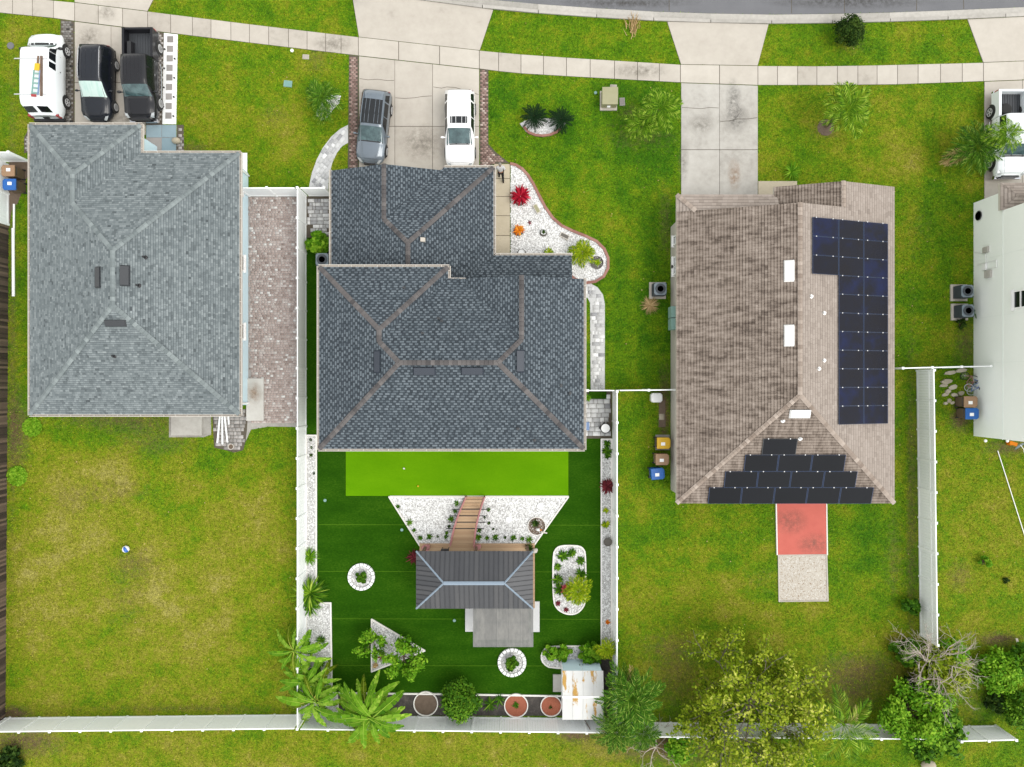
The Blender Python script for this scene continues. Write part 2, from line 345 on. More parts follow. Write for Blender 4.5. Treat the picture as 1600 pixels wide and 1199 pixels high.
M['pot'] = mk('stone_pot', [(0, C(96, 92, 86)), (1, C(140, 134, 126))], .9, 8, .3)
M['blue'] = mk('blue_plastic', [(0, C(26, 84, 190)), (1, C(60, 130, 220))], .4, 3, .2)
M['ltblue'] = mk('light_blue_cloth', [(0, C(110, 140, 190)), (1, C(160, 186, 226))], .6, 3, .2)
M['skin'] = mk('skin', [(0, C(176, 128, 100)), (1, C(206, 158, 128))], .6, 3, .1)
M['hair'] = mk('grey_hair', [(0, C(120, 112, 104)), (1, C(170, 162, 154))], .8, 30, .3)
M['shirt'] = mk('white_shirt', [(0, C(224, 224, 226)), (1, C(250, 250, 250))], .9, 6, .2)
M['trousers'] = mk('black_trousers', [(0, C(16, 16, 18)), (1, C(36, 36, 40))], .9, 6, .2)
M['brown'] = mk('brown_post', [(0, C(104, 78, 60)), (1, C(150, 120, 98))], .8, 5, .25)
def rustroof():
    m = mk('rusting_white_steel', [(0, C(214, 214, 210)), (1, C(248, 248, 246))], .5, 2, .2)
    t = m.node_tree; N = t.nodes; K = t.links; b = N['Principled BSDF']; src = b.inputs['Base Color'].links[0].from_socket
    g = N.new('ShaderNodeNewGeometry'); mp = N.new('ShaderNodeMapping'); mp.inputs['Scale'].default_value = (2.1, .5, 1); mp.inputs['Location'].default_value = (3.4, .2, 0); K.new(g.outputs['Position'], mp.inputs[0])
    a = N.new('ShaderNodeTexNoise'); a.inputs['Scale'].default_value = 1.2; a.inputs['Detail'].default_value = 2; K.new(mp.outputs[0], a.inputs['Vector'])
    f = N.new('ShaderNodeTexNoise'); f.inputs['Scale'].default_value = 9; f.inputs['Detail'].default_value = 6; f.inputs['Roughness'].default_value = .8
    mp2 = N.new('ShaderNodeMapping'); mp2.inputs['Scale'].default_value = (1, .35, 1); K.new(g.outputs['Position'], mp2.inputs[0]); K.new(mp2.outputs[0], f.inputs['Vector'])
    s = N.new('ShaderNodeMath'); s.operation = 'MULTIPLY_ADD'; K.new(f.outputs['Fac'], s.inputs[0]); s.inputs[1].default_value = .7; K.new(a.outputs['Fac'], s.inputs[2])
    r = N.new('ShaderNodeValToRGB'); r.color_ramp.elements[0].position = .93; r.color_ramp.elements[1].position = 1.02
    K.new(s.outputs[0], r.inputs[0])
    x = N.new('ShaderNodeMix'); x.data_type = 'RGBA'; K.new(r.outputs[0], x.inputs['Factor']); K.new(src, x.inputs[6]); x.inputs[7].default_value = (*C(206, 158, 62), 1)
    K.new(x.outputs[2], b.inputs['Base Color']); return m
M['rust'] = rustroof()
# ---------------------------------------------------------------- ground and hard surfaces
def slabs(name, label, cat, polys, mat, base=None, z0=-.05, z1=.04, jz=.012, piece='slab', rr=.12, bev=.006, gap=True, basemat=None):
    """a paved surface: a joint bed with every slab its own piece"""
    allp = [q for p in polys for q in p]
    base = base or hull(allp)
    hard(base)
    root = MB().prism(base, -.06, jz).build(name, basemat or M['joint'], label=label, kind='structure')
    tag(root, cat=cat)
    for p in polys:
        n = len(p); cx = sum(q[0] for q in p) / n; cy = sum(q[1] for q in p) / n
        if gap:
            pp = []
            for a, b in p:
                d = math.hypot(a - cx, b - cy); k = 1 - .022 / d; pp.append((cx + (a - cx) * k, cy + (b - cy) * k))
            p = pp
        MB().prism(p, z0, z1 + random.uniform(-.003, .003), .5 + random.uniform(-rr, rr), bev).build(piece, mat, root)
    return root
def hull(pts):
    pts = sorted(set((round(a, 4), round(b, 4)) for a, b in pts))
    def half(ps):
        h = []
        for p in ps:
            while len(h) >= 2 and (h[-1][0] - h[-2][0]) * (p[1] - h[-2][1]) - (h[-1][1] - h[-2][1]) * (p[0] - h[-2][0]) <= 0: h.pop()
            h.append(p)
        return h
    a = half(pts); b = half(pts[::-1]); return a[:-1] + b[:-1]
def ribbon(top, bot, xs):
    tx, ty = zip(*top); bx, by = zip(*bot); out = []
    for a, b in zip(xs[:-1], xs[1:]):
        q = [(a, np.interp(a, tx, ty)), (b, np.interp(b, tx, ty)), (b, np.interp(b, bx, by)), (a, np.interp(a, bx, by))]
        out.append(poly(q))
    return out
def ribbon_base(top, bot, x0, x1, n=60):
    tx, ty = zip(*top); bx, by = zip(*bot); xs = np.linspace(x0, x1, n)
    return poly([(x, np.interp(x, tx, ty)) for x in xs] + [(x, np.interp(x, bx, by)) for x in xs[::-1]])
SW_T = [(-120, -28), (0, -9), (84, 2), (117, 5), (231, 19), (400, 40), (560, 59), (749, 80), (800, 85), (900, 92), (1063, 102), (1184, 104), (1280, 104.5), (1370, 103), (1535, 99), (1720, 92)]
SW_B = [(-120, 6), (0, 21), (82, 29), (117, 34), (190, 43), (277, 54), (400, 69), (560, 88), (749, 108.5), (800, 115), (900, 121), (1063, 130), (1184, 134), (1300, 134), (1400, 133), (1537, 128), (1720, 121)]
K_B = [(-120, -85), (300, -40), (560, -12), (635, -2), (700, 7.5), (771, 16), (800, 19), (900, 26.5), (1000, 33), (1100, 36.5), (1200, 38.5), (1300, 37.5), (1400, 35), (1510, 31), (1720, 21)]
K_M = [(x, y - 5) for x, y in K_B]
K_T = [(x, y - 14.5) for x, y in K_B]
R_T = [(x, y - 260) for x, y in K_B]
xs_sw = [-120, -85, -50, -14, 20, 51, 84, 117, 154, 192, 231, 267, 301, 330, 361, 390, 420, 451, 480, 509, 533, 560, 623, 687, 749, 779, 814, 849, 885, 922, 960, 996, 1030, 1063, 1124, 1184, 1214.5, 1246, 1276, 1308, 1340, 1370, 1402, 1434, 1469, 1503, 1536, 1600, 1660, 1720]
slabs('sidewalk', 'long curving concrete sidewalk of square slabs running across the front of the four plots', 'sidewalk',
      ribbon(SW_T, SW_B, xs_sw), M['concrete'], ribbon_base(SW_T, SW_B, -120, 1720), rr=.2)
xk = [-120, -20, 80, 180, 280, 380, 480, 580, 664, 754, 841, 932, 1021, 1110, 1205, 1300, 1390, 1480, 1570, 1640, 1720]
k1 = slabs('kerb', 'pale concrete kerb with gutter between the verge grass and the road', 'kerb', ribbon(K_M, K_B, xk), M['kerb'], ribbon_base(K_T, K_B, -120, 1720), z1=.1, piece='kerbstone')
for p in ribbon(K_T, [(x, y + .3) for x, y in K_M], xk):
    MB().prism(p, -.05, .03 + random.uniform(-.002, .002), .45 + random.uniform(-.15, .15), .004).build('gutter_slab', M['kerb'], k1)
rd = ribbon_base(R_T, [(x, y - .4) for x, y in K_T], -120, 1720); hard(rd)
road = MB().prism(rd, -.2, .018).build('road', M['asphalt'], label='grey asphalt road along the top edge', kind='structure', cat='road')
def crack(x, y0, y1):
    m = MB(); pts = [P(x + random.uniform(-1, 1), y, .022) for y in np.linspace(y0, y1, 5)]
    for a, b in zip(pts[:-1], pts[1:]):
        m.add([(a[0] - .02, a[1], .022), (b[0] - .02, b[1], .022), (b[0] + .02, b[1], .022), (a[0] + .02, a[1], .022)], [(0, 1, 2, 3)])
    m.build('road_crack', M['joint'], road)
for x in (1046, 1236, 1320, 1432, 1505): crack(x, -60, float(np.interp(x, *zip(*K_T))) - 2)
def yT(x): return float(np.interp(x, *zip(*SW_T)))
def yB(x): return float(np.interp(x, *zip(*SW_B)))
def yK(x): return float(np.interp(x, *zip(*K_B)))
def apron(label, a, b, c, d, split):
    # a,b kerb ends (x), c,d sidewalk ends (x)
    ps = []
    n = len(split) - 1
    for i in range(n):
        s, e = split[i], split[i + 1]
        k = lambda u, v, t: u + (v - u) * t
        t0, t1 = k(a, b, s), k(a, b, e); b0, b1 = k(c, d, s), k(c, d, e)
        ps.append(poly([(t0, yK(t0) + .4), (t1, yK(t1) + .4), (b1, yT(b1) - .4), (b0, yT(b0) - .4)]))
    return slabs('driveway_apron', label, 'driveway', ps, M['concrete'], rr=.08)
apron('flared concrete apron at the top left behind the three parked dark and white vehicles', 108, 262, 117, 231, [0, 1])
apron('wide flared concrete apron in front of the driveway with the grey and white cars', 549, 771, 560.5, 750, [0, 1])
apron('flared concrete apron leading to the empty driveway of the brown roofed house', 1042, 1201, 1063.5, 1184, [0, 1])
apron('flared concrete apron at the top right corner near the light blue pickup', 1511, 1640, 1535.5, 1640, [0, 1])
def grid(xs, ytop, ys, ybot):
    out = []
    for a, b in zip(xs[:-1], xs[1:]):
        rows = [None] + ys + [None]
        for i in range(len(rows) - 1):
            t0 = ytop(a) + .5 if i == 0 else rows[i]; t1 = ytop(b) + .5 if i == 0 else rows[i]
            u0 = ybot if i == len(rows) - 2 else rows[i + 1]
            out.append(poly([(a, t0), (b, t1), (b, u0), (a, u0)]))
    return out
slabs('driveway', 'short concrete driveway with the black car and black pickup parked on it', 'driveway', grid([117, 174, 228], yB, [130], 212), M['concrete'])
slabs('driveway', 'broad concrete driveway of the middle house with grey and white cars', 'driveway', grid([561, 617, 676, 749], yB, [198.5], 276), M['concrete'])
slabs('driveway', 'empty stained concrete driveway of the brown roofed house', 'driveway', grid([1064, 1124, 1184], yB, [235], 322), M['concrete_w'])
slabs('driveway', 'concrete driveway under the light blue pickup at the right edge', 'driveway', grid([1537.5, 1597, 1660], yB, [215], 322), M['concrete'])
def crackline(pts, root=None):
    m = MB()
    for (a, b) in zip(pts[:-1], pts[1:]):
        p, q = P2(*a), P2(*b)
        m.add([(p[0], p[1] - .014, .047), (q[0], q[1] - .014, .047), (q[0], q[1] + .014, .047), (p[0], p[1] + .014, .047)], [(0, 1, 2, 3)])
    return m
for label, pts in (('thin crack across the left slab above the grey car', [(562, 124), (575, 126), (590, 125), (604, 127), (616, 127)]),
                   ('thin crack across the middle slab between the grey and white cars', [(618, 154), (632, 155), (648, 154), (660, 152), (675, 151)]),
                   ('thin crack across the slab above the white car', [(677, 137), (690, 139), (698, 137), (712, 138), (748, 149)]),
                   ('wavy crack across the left half of the empty driveway', [(1065, 169), (1080, 170), (1096, 171), (1108, 169), (1123, 170)]),
                   ('wavy crack across the right half of the empty driveway', [(1125, 191), (1140, 190), (1152, 187), (1168, 187), (1183, 185)])):
    crackline(pts).build('concrete_crack', M['joint'], label=label, kind='structure', cat='crack')

def pavers(name, label, pl, w, h, mat, ang=0.0, z=.03, skew=.5, cat='paving', jit=.0, basemat=None, mixw=(1,)):
    hard(pl)
    root = MB().prism(pl, -.06, z - .012).build(name, basemat or M['joint'], label=label, kind='structure', cat=cat)
    xs = [p[0] for p in pl]; ys = [p[1] for p in pl]; cx, cy = sum(xs) / len(xs), sum(ys) / len(ys); R = max(math.hypot(x - cx, y - cy) for x, y in pl) + w
    ca, sa = math.cos(ang), math.sin(ang); cen = []; dims = []
    v = -R; row = 0
    while v < R:
        u = -R + (row % 2) * w * skew
        while u < R:
            ww = w * random.choice(mixw); cen.append((u + ww / 2, v + h / 2)); dims.append(ww); u += ww
        v += h; row += 1
    cen = np.array(cen); dims = np.array(dims)
    wx = cx + cen[:, 0] * ca - cen[:, 1] * sa; wy = cy + cen[:, 0] * sa + cen[:, 1] * ca
    k = pip(pl, wx, wy)
    for a_, b_ in ((-1, -1), (1, -1), (1, 1), (-1, 1)):
        u_, v_ = cen[:, 0] + a_ * dims * .46, cen[:, 1] + b_ * h * .46; k &= pip(pl, cx + u_ * ca - v_ * sa, cy + u_ * sa + v_ * ca)
    cen = cen[k]; dims = dims[k]; n = len(cen)
    g = .012; z1 = z + rng.uniform(-.004, .004, n)
    V = np.zeros((n, 8, 3)); 
    for i, (a, b) in enumerate(((-1, -1), (1, -1), (1, 1), (-1, 1))):
        for j, (gg, zz) in enumerate(((0, 0), (.006, 1))):
            u = cen[:, 0] + a * (dims / 2 - g / 2 - gg); v_ = cen[:, 1] + b * (h / 2 - g / 2 - gg)
            V[:, i + 4 * j, 0] = cx + u * ca - v_ * sa; V[:, i + 4 * j, 1] = cy + u * sa + v_ * ca
            V[:, i + 4 * j, 2] = z1 if zz else z - .03
    F = np.array([(4, 5, 6, 7), (0, 1, 5, 4), (1, 2, 6, 5), (2, 3, 7, 6), (3, 0, 4, 7)])
    T = (np.arange(n)[:, None, None] * 8 + F[None]).reshape(-1, 4)
    r = np.repeat(np.clip(rng.normal(.5, .24, n), 0, 1), 5)
    fastmesh('pavers', V.reshape(-1, 3), T, r, mat, root, kind='stuff')
    return root
pavers('paved_patio', 'long reddish grey paved side patio between the left house and white fence', poly([(387, 306), (478, 306), (478, 662), (387, 662)]), .2, .15, M['paver_red'], mixw=(.75, 1, 1, 1.3), basemat=M['paver_grey'])
pavers('paver_strip', 'grey stained paver strip beside the white van', poly([(95, yB(95) + .5), (116.5, yB(116) + .5), (116.5, 214), (60, 214), (66, 190), (93, 188)]), .22, .15, M['paver_dark'])
pavers('paver_strip', 'narrow grey paver strip between the black pickup and the white stepping strip', poly([(228.5, 48.5), (256, 52), (255, 196), (228.5, 196)]), .24, .16, M['paver_grey'])
pavers('paver_strip', 'reddish brick paver border along the left side of the middle driveway', poly([(545.5, yB(545) + .5), (560.5, yB(560) + .5), (560.5, 268), (543.5, 268)]), .22, .13, M['paver_brick'])
pavers('paver_strip', 'reddish brick paver border along the right side of the middle driveway', poly([(749.8, 109), (763, 110.5), (763, 226), (774, 238), (796, 256), (773, 257), (749.8, 268)]), .22, .13, M['paver_brick'])
pavers('paver_path', 'curving white and grey paver path from the driveway to the side gate', poly([(544, 196), (532, 202), (518, 214), (505, 231), (495, 250), (487, 272), (481, 303), (513, 303), (514, 278), (519, 256), (527, 239), (535, 229), (544, 224)]), .34, .24, M['paver_white'], ang=.9, mixw=(.6, 1, 1.3), basemat=M['paver_white'])
pavers('paver_path', 'grey paved side yard behind the white gate left of the middle house', poly([(479, 307), (521, 307), (521, 372), (479, 372)]), .34, .24, M['paver_white'], mixw=(.6, 1, 1.3))
pavers('paver_path', 'white and grey paver side path along the right wall of the middle house', poly([(908, 441), (922, 443), (934, 450), (942, 461), (945, 475), (945, 612), (923, 612), (922, 474), (918, 466), (908, 465)]), .34, .24, M['paver_white'], mixw=(.6, 1, 1.3), basemat=M['paver_white'])
pavers('paver_path', 'pale paved corner behind the fence with the blue folded chair and black pot', poly([(905, 612), (956, 612), (956, 686), (905, 686)]), .4, .3, M['paver_white'], mixw=(.7, 1, 1.3))
pavers('paver_patch', 'rough grey paver patch holding white gutter pieces behind the left house', poly([(331, 640), (388, 640), (386, 672), (384, 690), (380, 704), (366, 708), (352, 704), (335, 700)]), .3, .24, M['paver_grey'], mixw=(.7, 1, 1.2))
pavers('paver_patch', 'small grey paver edge beside the blue porch slab of the left house', poly([(277, 196), (287, 196), (288, 252), (275, 252)]), .24, .2, M['paver_grey'])
pavers('paver_patch', 'small curved paver edge at the front left corner of the grey roofed house', poly([(38, 240), (38, 216), (44, 204), (52, 198), (60, 214), (60, 240)]), .2, .14, M['paver_grey'])
# white strip with square stepping pads
hp = poly([(256.5, 52.5), (278, 55), (275.5, 195), (254, 195)]); hard(hp)
ws = MB().prism(hp, -.05, .03).build('stepping_strip', M['white'], label='white strip with nine grey square stepping pads beside the black pickup', kind='structure', cat='path')
for i in range(9):
    y = 62.5 + i * 14.9; x = 266.5 - i * .35; a = P2(x, y)
    MB().prism([(a[0] + dx * .2, a[1] + dy * .2) for dx, dy in ((-1, -1), (1, -1), (1, 1), (-1, 1))], .0, .05, .4 + random.uniform(-.2, .2), .008).build('stepping_pad', M['paver_grey'], ws)
    b = P2(x + (8 if i % 2 == 0 else -8), y + 1)
    if i: MB().lathe([(.05, .03), (.055, .1), (.03, .13)], (b[0], b[1], 0), 8).build('garden_light', M['black'], ws)
def slab1(name, label, pts, mat, z=.05, cat='slab', r=.5):
    pl = poly(pts); hard(pl)
    return MB().prism(pl, -.05, z, r, .01).build(name, mat, label=label, kind='structure', cat=cat)
pb = slabs('porch_slab', 'blue grey painted porch slab in front of the left house', 'slab', [poly(q) for q in ([(228.5, 196), (253, 196), (253, 216), (228.5, 216)], [(253, 196), (276, 196), (276, 216), (253, 216)], [(253, 216), (276, 216), (275, 262), (253, 262)])], M['blueslab'], base=poly([(228.5, 196), (276, 196), (275, 262), (228.5, 262)]), rr=.2, basemat=M['paver_grey'])
MB().prism(poly([(222, 218), (243, 228), (241, 262), (222, 262)]), .02, .11, .8).build('slab', M['wallA'], pb)
slab1('concrete_pad', 'narrow white concrete pad at the front right corner of the left house', [(371, 240), (386.5, 240), (386.5, 271), (371, 271)], M['white'], .06)
slab1('concrete_pad', 'square weathered concrete pad under the back eave of the left house', [(268, 640), (316, 640), (316, 681), (268, 681)], M['concrete_w'], .08)
slab1('concrete_pad', 'white stained concrete step slab at the end of the side patio', [(386, 592), (413, 592), (413, 658), (386, 658)], M['concrete_w'], .14, r=.85)
slab1('soil_patch', 'greyish soil apron around the concrete pad and paver patch', [(264, 640), (330, 640), (330, 680), (318, 684), (264, 684)], M['concrete_w'], .015, 'soil', .2)
slab1('soil_patch', 'pale soil edge at the end of the reddish side patio', [(384, 655), (466, 660), (466, 668), (420, 667), (392, 672), (384, 690)], M['concrete_w'], .012, 'soil', .3)
slab1('soil_patch', 'brown bare soil behind the two bins at the left edge', [(12, 254), (47, 254), (47, 268), (38, 290), (28, 318), (18, 330), (14, 360), (14, 254)], M['soil'], .012, 'soil')
rs_ = slab1('red_slab', 'bright red painted concrete patio slab behind the brown roofed house', [(1212, 770), (1290, 770), (1291, 866), (1214, 867)], M['redslab'], .1)
slabs('front_walk', 'beige concrete front walk beside the white gravel flower bed', 'path', [poly([(772, a), (797, a), (797, b), (772, b)]) for a, b in ((257, 280), (280, 308), (308, 338), (338, 369), (369, 408))], M['beige'])
slab1('concrete_pad', 'cream porch strip beside the garage of the brown roofed house', [(1184.5, 284), (1245, 284), (1245, 330), (1184.5, 330)], M['beige'], .05)
def stainmat(name, col, amax):
    m = bpy.data.materials.new(name); m.use_nodes = True; t = m.node_tree; N = t.nodes; K = t.links; b = N['Principled BSDF']; b.inputs['Base Color'].default_value = (*col, 1); b.inputs['Roughness'].default_value = .9
    tc = N.new('ShaderNodeTexCoord'); ln = N.new('ShaderNodeVectorMath'); ln.operation = 'LENGTH'; K.new(tc.outputs['Object'], ln.inputs[0])
    g = N.new('ShaderNodeNewGeometry'); no = N.new('ShaderNodeTexNoise'); no.inputs['Scale'].default_value = 3.5; no.inputs['Detail'].default_value = 7; no.inputs['Roughness'].default_value = .75; K.new(g.outputs['Position'], no.inputs['Vector'])
    a = N.new('ShaderNodeMath'); a.operation = 'SUBTRACT'; a.inputs[0].default_value = 1; K.new(ln.outputs['Value'], a.inputs[1])
    c = N.new('ShaderNodeMath'); c.operation = 'MULTIPLY_ADD'; K.new(no.outputs['Fac'], c.inputs[0]); c.inputs[1].default_value = 3.6; c.inputs[2].default_value = -1.35
    d = N.new('ShaderNodeMath'); d.operation = 'MULTIPLY'; d.use_clamp = True; K.new(a.outputs[0], d.inputs[0]); K.new(c.outputs[0], d.inputs[1])
    e = N.new('ShaderNodeMath'); e.operation = 'MULTIPLY'; K.new(d.outputs[0], e.inputs[0]); e.inputs[1].default_value = amax; K.new(e.outputs[0], b.inputs['Alpha']); return m
M['oil'] = stainmat('oil_stain', C(84, 80, 74), .7); M['rusty'] = stainmat('rusty_stain', C(176, 128, 80), .8); M['grime'] = stainmat('grime_stain', C(126, 118, 104), .6)
def stain(label, px, py, rx, ry, mat, z=.0495):
    x, y = P2(px, py); o = MB().sheet([(-1, -1), (1, -1), (1, 1), (-1, 1)], 0).build('ground_stain', M[mat], label=label, kind='structure', cat='stain'); o.location = (x, y, z); o.scale = (rx * H / FPX, ry * H / FPX, 1)
for l, a, b, c, d, m_ in (('dark oil stain on the right half of the empty driveway', 1150, 186, 22, 28, 'oil'), ('long faint tyre mark above the oil stain on the empty driveway', 1146, 155, 14, 36, 'oil'), ('faint grey stain on the left half of the empty driveway', 1096, 196, 26, 18, 'grime'), ('rusty stain low on the empty driveway', 1147, 275, 12, 30, 'rusty'), ('grime on the edge of the empty driveway', 1068, 256, 10, 40, 'grime'),
                          ('brown stain on the sidewalk behind the black car', 168, 22, 18, 14, 'grime'), ('grime on the middle driveway between the two cars', 660, 225, 40, 34, 'grime'), ('brown stain under the nose of the black pickup', 205, 186, 30, 14, 'grime'), ('grime at the sidewalk left of the middle apron', 520, 70, 36, 18, 'grime'), ('grime on the three sidewalk slabs left of the empty driveway', 1000, 112, 50, 14, 'grime'), ('faint stain on the left driveway above the black car', 140, 60, 22, 22, 'grime')):
    stain(l, a, b, c, d, m_)
for l, a, b, c, d, m_ in (('faint grime patch on the upper part of the red slab', 1235, 815, 30, 24, 'grime'), ('faint grime patch on the lower right of the red slab', 1270, 850, 30, 20, 'grime')): stain(l, a, b, c, d, m_, .1035)
for l, a, b, c, d in (('dark worn patch on the road near the top centre', 980, 5, 120, 10), ('dark worn patch on the road near the top right', 1330, 4, 150, 12)): stain(l, a, b, c, d, 'oil', .0235)
stain('brown mould streak on the white step slab of the side patio', 398, 615, 14, 20, 'rusty', .1455)
# ---- turf, putting green, beds
def edge(parent, pts, w=.1, h=.07, mat=None, closed=True, name='edging', z0=-.03):
    """low border following a line, one piece per stretch"""
    m = MB(); n = len(pts)
    for i in range(n if closed else n - 1):
        a = Vector(pts[i]); b = Vector(pts[(i + 1) % n]); d = b - a
        if d.length < 1e-4: continue
        c = (a + b) / 2; m.box((c.x, c.y, (h + z0) / 2), (d.length + w * .55, w, h - z0), math.atan2(d.y, d.x), .5 + random.uniform(-.25, .25))
        h += random.uniform(-.0015, .0015)
    return m.build(name, mat or M['edging'], parent)
def smoothloop(pts, it=3):
    for _ in range(it):
        q = []
        for i in range(len(pts)):
            a = pts[i]; b = pts[(i + 1) % len(pts)]
            q += [(a[0] * .75 + b[0] * .25, a[1] * .75 + b[1] * .25), (a[0] * .25 + b[0] * .75, a[1] * .25 + b[1] * .75)]
        pts = q
    return pts
OCC = np.array([(0., 1, 0, .8), (1, 0, 0, .8)])
def stones(parent, pl, dens, size, mat, z=.03, name='stones', mean=.62, sd=.24, hole=None):
    xs = [p[0] for p in pl]; ys = [p[1] for p in pl]; x0, x1, y0, y1 = min(xs), max(xs), min(ys), max(ys)
    n = int((x1 - x0) * (y1 - y0) * dens); x = rng.uniform(x0, x1, n); y = rng.uniform(y0, y1, n); k = pip(pl, x, y)
    if hole:
        for h in hole: k &= ~pip(h, x, y)
    x = x[k]; y = y[k]; n = len(x)
    base = np.array([(1, 0, 0), (.3, .95, .1), (-.85, .5, -.1), (-.8, -.6, .1), (.35, -.95, 0), (0, 0, .75), (.1, .1, -.4)])
    F = np.array([(0, 1, 5), (1, 2, 5), (2, 3, 5), (3, 4, 5), (4, 0, 5)])
    s = size * rng.uniform(.55, 1.35, n); a = rng.uniform(0, 2 * PI, n); el = rng.uniform(.6, 1.1, n)
    B = base[None, :6] * rng.uniform(.75, 1.25, (n, 6, 1))
    V = np.zeros((n, 6, 3)); bx = B[..., 0] * s[:, None]; by = B[..., 1] * (s * el)[:, None]
    V[..., 0] = x[:, None] + bx * np.cos(a)[:, None] - by * np.sin(a)[:, None]; V[..., 1] = y[:, None] + bx * np.sin(a)[:, None] + by * np.cos(a)[:, None]
    V[..., 2] = z + B[..., 2] * s[:, None] * .8
    T = (np.arange(n)[:, None, None] * 6 + F[None]).reshape(-1, 3); r = np.repeat(np.clip(rng.normal(mean, sd, n), 0, 1), 5)
    return fastmesh(name, V.reshape(-1, 3), T, r, mat, parent, kind='stuff')
def bed(name, label, pts, z=.03, edges=True, smooth=0, dens=260, size=.045, mat='gravel', base='gravel_base', emat=None, ew=.09, eh=.09, world=False, mean=.62, cat='flower bed'):
    pl = pts if world else poly(pts)
    if smooth: pl = smoothloop(pl, smooth)
    hard(pl)
    b = MB().prism(pl, -.05, z).build(name, M[base], label=label, kind='structure', cat=cat)
    if dens: stones(b, pl, dens, size, M[mat], z, mean=mean)
    if edges: edge(b, pl, ew, eh, M[emat] if emat else None)
    b['_'] = 0; del b['_']
    return b, pl
tp = poly([(478.5, 372), (521, 372), (521, 640), (880, 640), (905, 686), (939, 686), (939, 1040), (878, 1060), (878, 1087), (518, 1083), (478.5, 1083)]); hard(tp)
turf = MB().prism(tp, -.05, .012).build('artificial_turf', M['turf'], label='dark green artificial turf filling the back yard of the middle house', kind='structure', cat='turf')
for ysm in (820, 893, 967, 1040):
    MB().prism(poly([(498, ysm), (937, ysm + 1), (937, ysm + 1.8), (498, ysm + .8)]), .0, .0165, 1.0).build('turf_seam', M['turf'], turf)
put = MB().prism(poly([(540.5, 690), (888, 690), (888, 775.5), (540.5, 775.5)]), -.03, .03).build('putting_green', M['putting'], label='bright lime green putting turf strip behind the middle house', kind='structure', cat='turf')
MB().prism(poly([(920, 612.5), (947.5, 612.5), (947.5, 624), (920, 624)]), .0, .055).build('turf_mat', M['turf'], label='small dark green turf mat just inside the side gate', cat='mat')
edge(put, poly([(610, 776), (888, 776)]), .07, .06, closed=False)
trap, trap_pl = bed('gravel_bed', 'white gravel garden crossed by the wooden bridge behind the putting green', [(608, 777), (888, 777), (834, 853), (656, 853)], dens=300, mean=.72)
oF = [(798, 257), (806, 259), (816, 265), (825, 275), (833, 288), (842, 306), (852, 325), (864, 342), (878, 354), (895, 362), (915, 370), (932, 378), (944, 390), (950, 404), (950, 420), (943, 433), (930, 441), (915, 443), (898, 437), (890, 430), (780, 430), (798, 408)]
fbed, fbed_pl = bed('gravel_bed', 'white gravel front flower bed with curved red brick edging', oF, dens=300, edges=False, mean=.72)
edge(fbed, poly(oF[:20]), .17, .11, M['edge_red'], closed=False)
lb, _ = bed('gravel_bed', 'long white gravel strip along the left fence behind the middle house', [(479, 681), (494.5, 681), (494.5, 942.5), (517, 942.5), (519, 1084), (527, 1084), (529, 1112), (479, 1119)], mean=.55)
rb, _ = bed('gravel_bed', 'long white gravel strip along the right fence of the turf garden', [(939.5, 687), (955.5, 687), (955.5, 1012), (939.5, 1012)], mean=.6)
pill, _ = bed('gravel_bed', 'tall rounded white gravel bed with palms and pink plant', [(864, 853), (915, 853), (915, 961), (864, 961)] if False else [(876, 853), (903, 853), (911, 857), (915, 866), (915, 938), (911, 950), (900, 960), (884, 960), (870, 952), (864, 938), (864, 868), (868, 858)], mean=.62, smooth=2)
pill2, _ = bed('gravel_bed', 'low rounded white gravel bed with bushes beside the shed doors', [(858, 1010), (939, 1010), (939, 1030), (905, 1044), (860, 1044), (849, 1037), (845, 1027), (849, 1016)], mean=.62, smooth=1)
tri, _ = bed('gravel_bed', 'triangular white gravel bed with two small trees in the turf', [(581, 968), (664, 1017), (581, 1049.5)], mean=.62)
p = poly([(519, 1085), (880, 1087), (880, 1119), (519, 1119)]); hard(p)
mul = MB().prism(p, -.05, .014).build('mulch_strip', M['mulch'], label='dark mulch strip along the back fence behind the turf', kind='structure', cat='soil')
edge(mul, poly([(519, 1083), (700, 1085), (880, 1088)]), .1, .08, closed=False)
p = poly([(878, 1030), (957, 1008), (957, 1121), (878, 1121)]); hard(p)
MB().prism(p, -.05, .01).build('mulch_strip', M['mulch'], label='dark mulch strip around the white shed in the corner', kind='structure', cat='soil')
def ringbed(label, px, py, r, mat, base, plank=True, name='round_bed', emat=None, dens=260, zz=.05, eh=.12):
    c = P2(px, py); pl = [(c[0] + r * math.cos(t), c[1] + r * math.sin(t)) for t in np.linspace(0, 2 * PI, 25)[:-1]]
    o = empty(name, (c[0], c[1], 0), label, 'flower bed')
    b = MB().prism(pl, -.02, zz).build('fill', M[base], o)
    if dens: stones(o, [(c[0] + (q[0] - c[0]) * .93, c[1] + (q[1] - c[1]) * .93) for q in pl], dens, .04, M[mat], zz)
    n = len(pl)
    if plank == 'stone':
        for i in range(20):
            t = 2 * PI * i / 20; a = t - .13; e = t + .13; r1 = r * .98; r2 = r * 1.26
            MB().prism([(c[0] + q * math.cos(s), c[1] + q * math.sin(s)) for q, s in ((r1, a), (r2, a), (r2, e), (r1, e))], 0, .16 + random.uniform(-.02, .02), random.uniform(.3, .9), .015).build('edging_stone', M['white'], o)
    else:
        m = MB(); m.lathe([(r, -.02), (r, eh), (r * 1.09, eh), (r * 1.09, -.02)], (c[0], c[1], 0), 30); m.build('rim', M[emat or 'edging'], o)
    hard([(c[0] + (q[0] - c[0]) * 1.2, c[1] + (q[1] - c[1]) * 1.2) for q in pl])
    return c
ringbed('round bed ringed with white edging stones left of the gazebo', 565, 901.5, .7, 'gravel', 'gravel_base', 'stone')
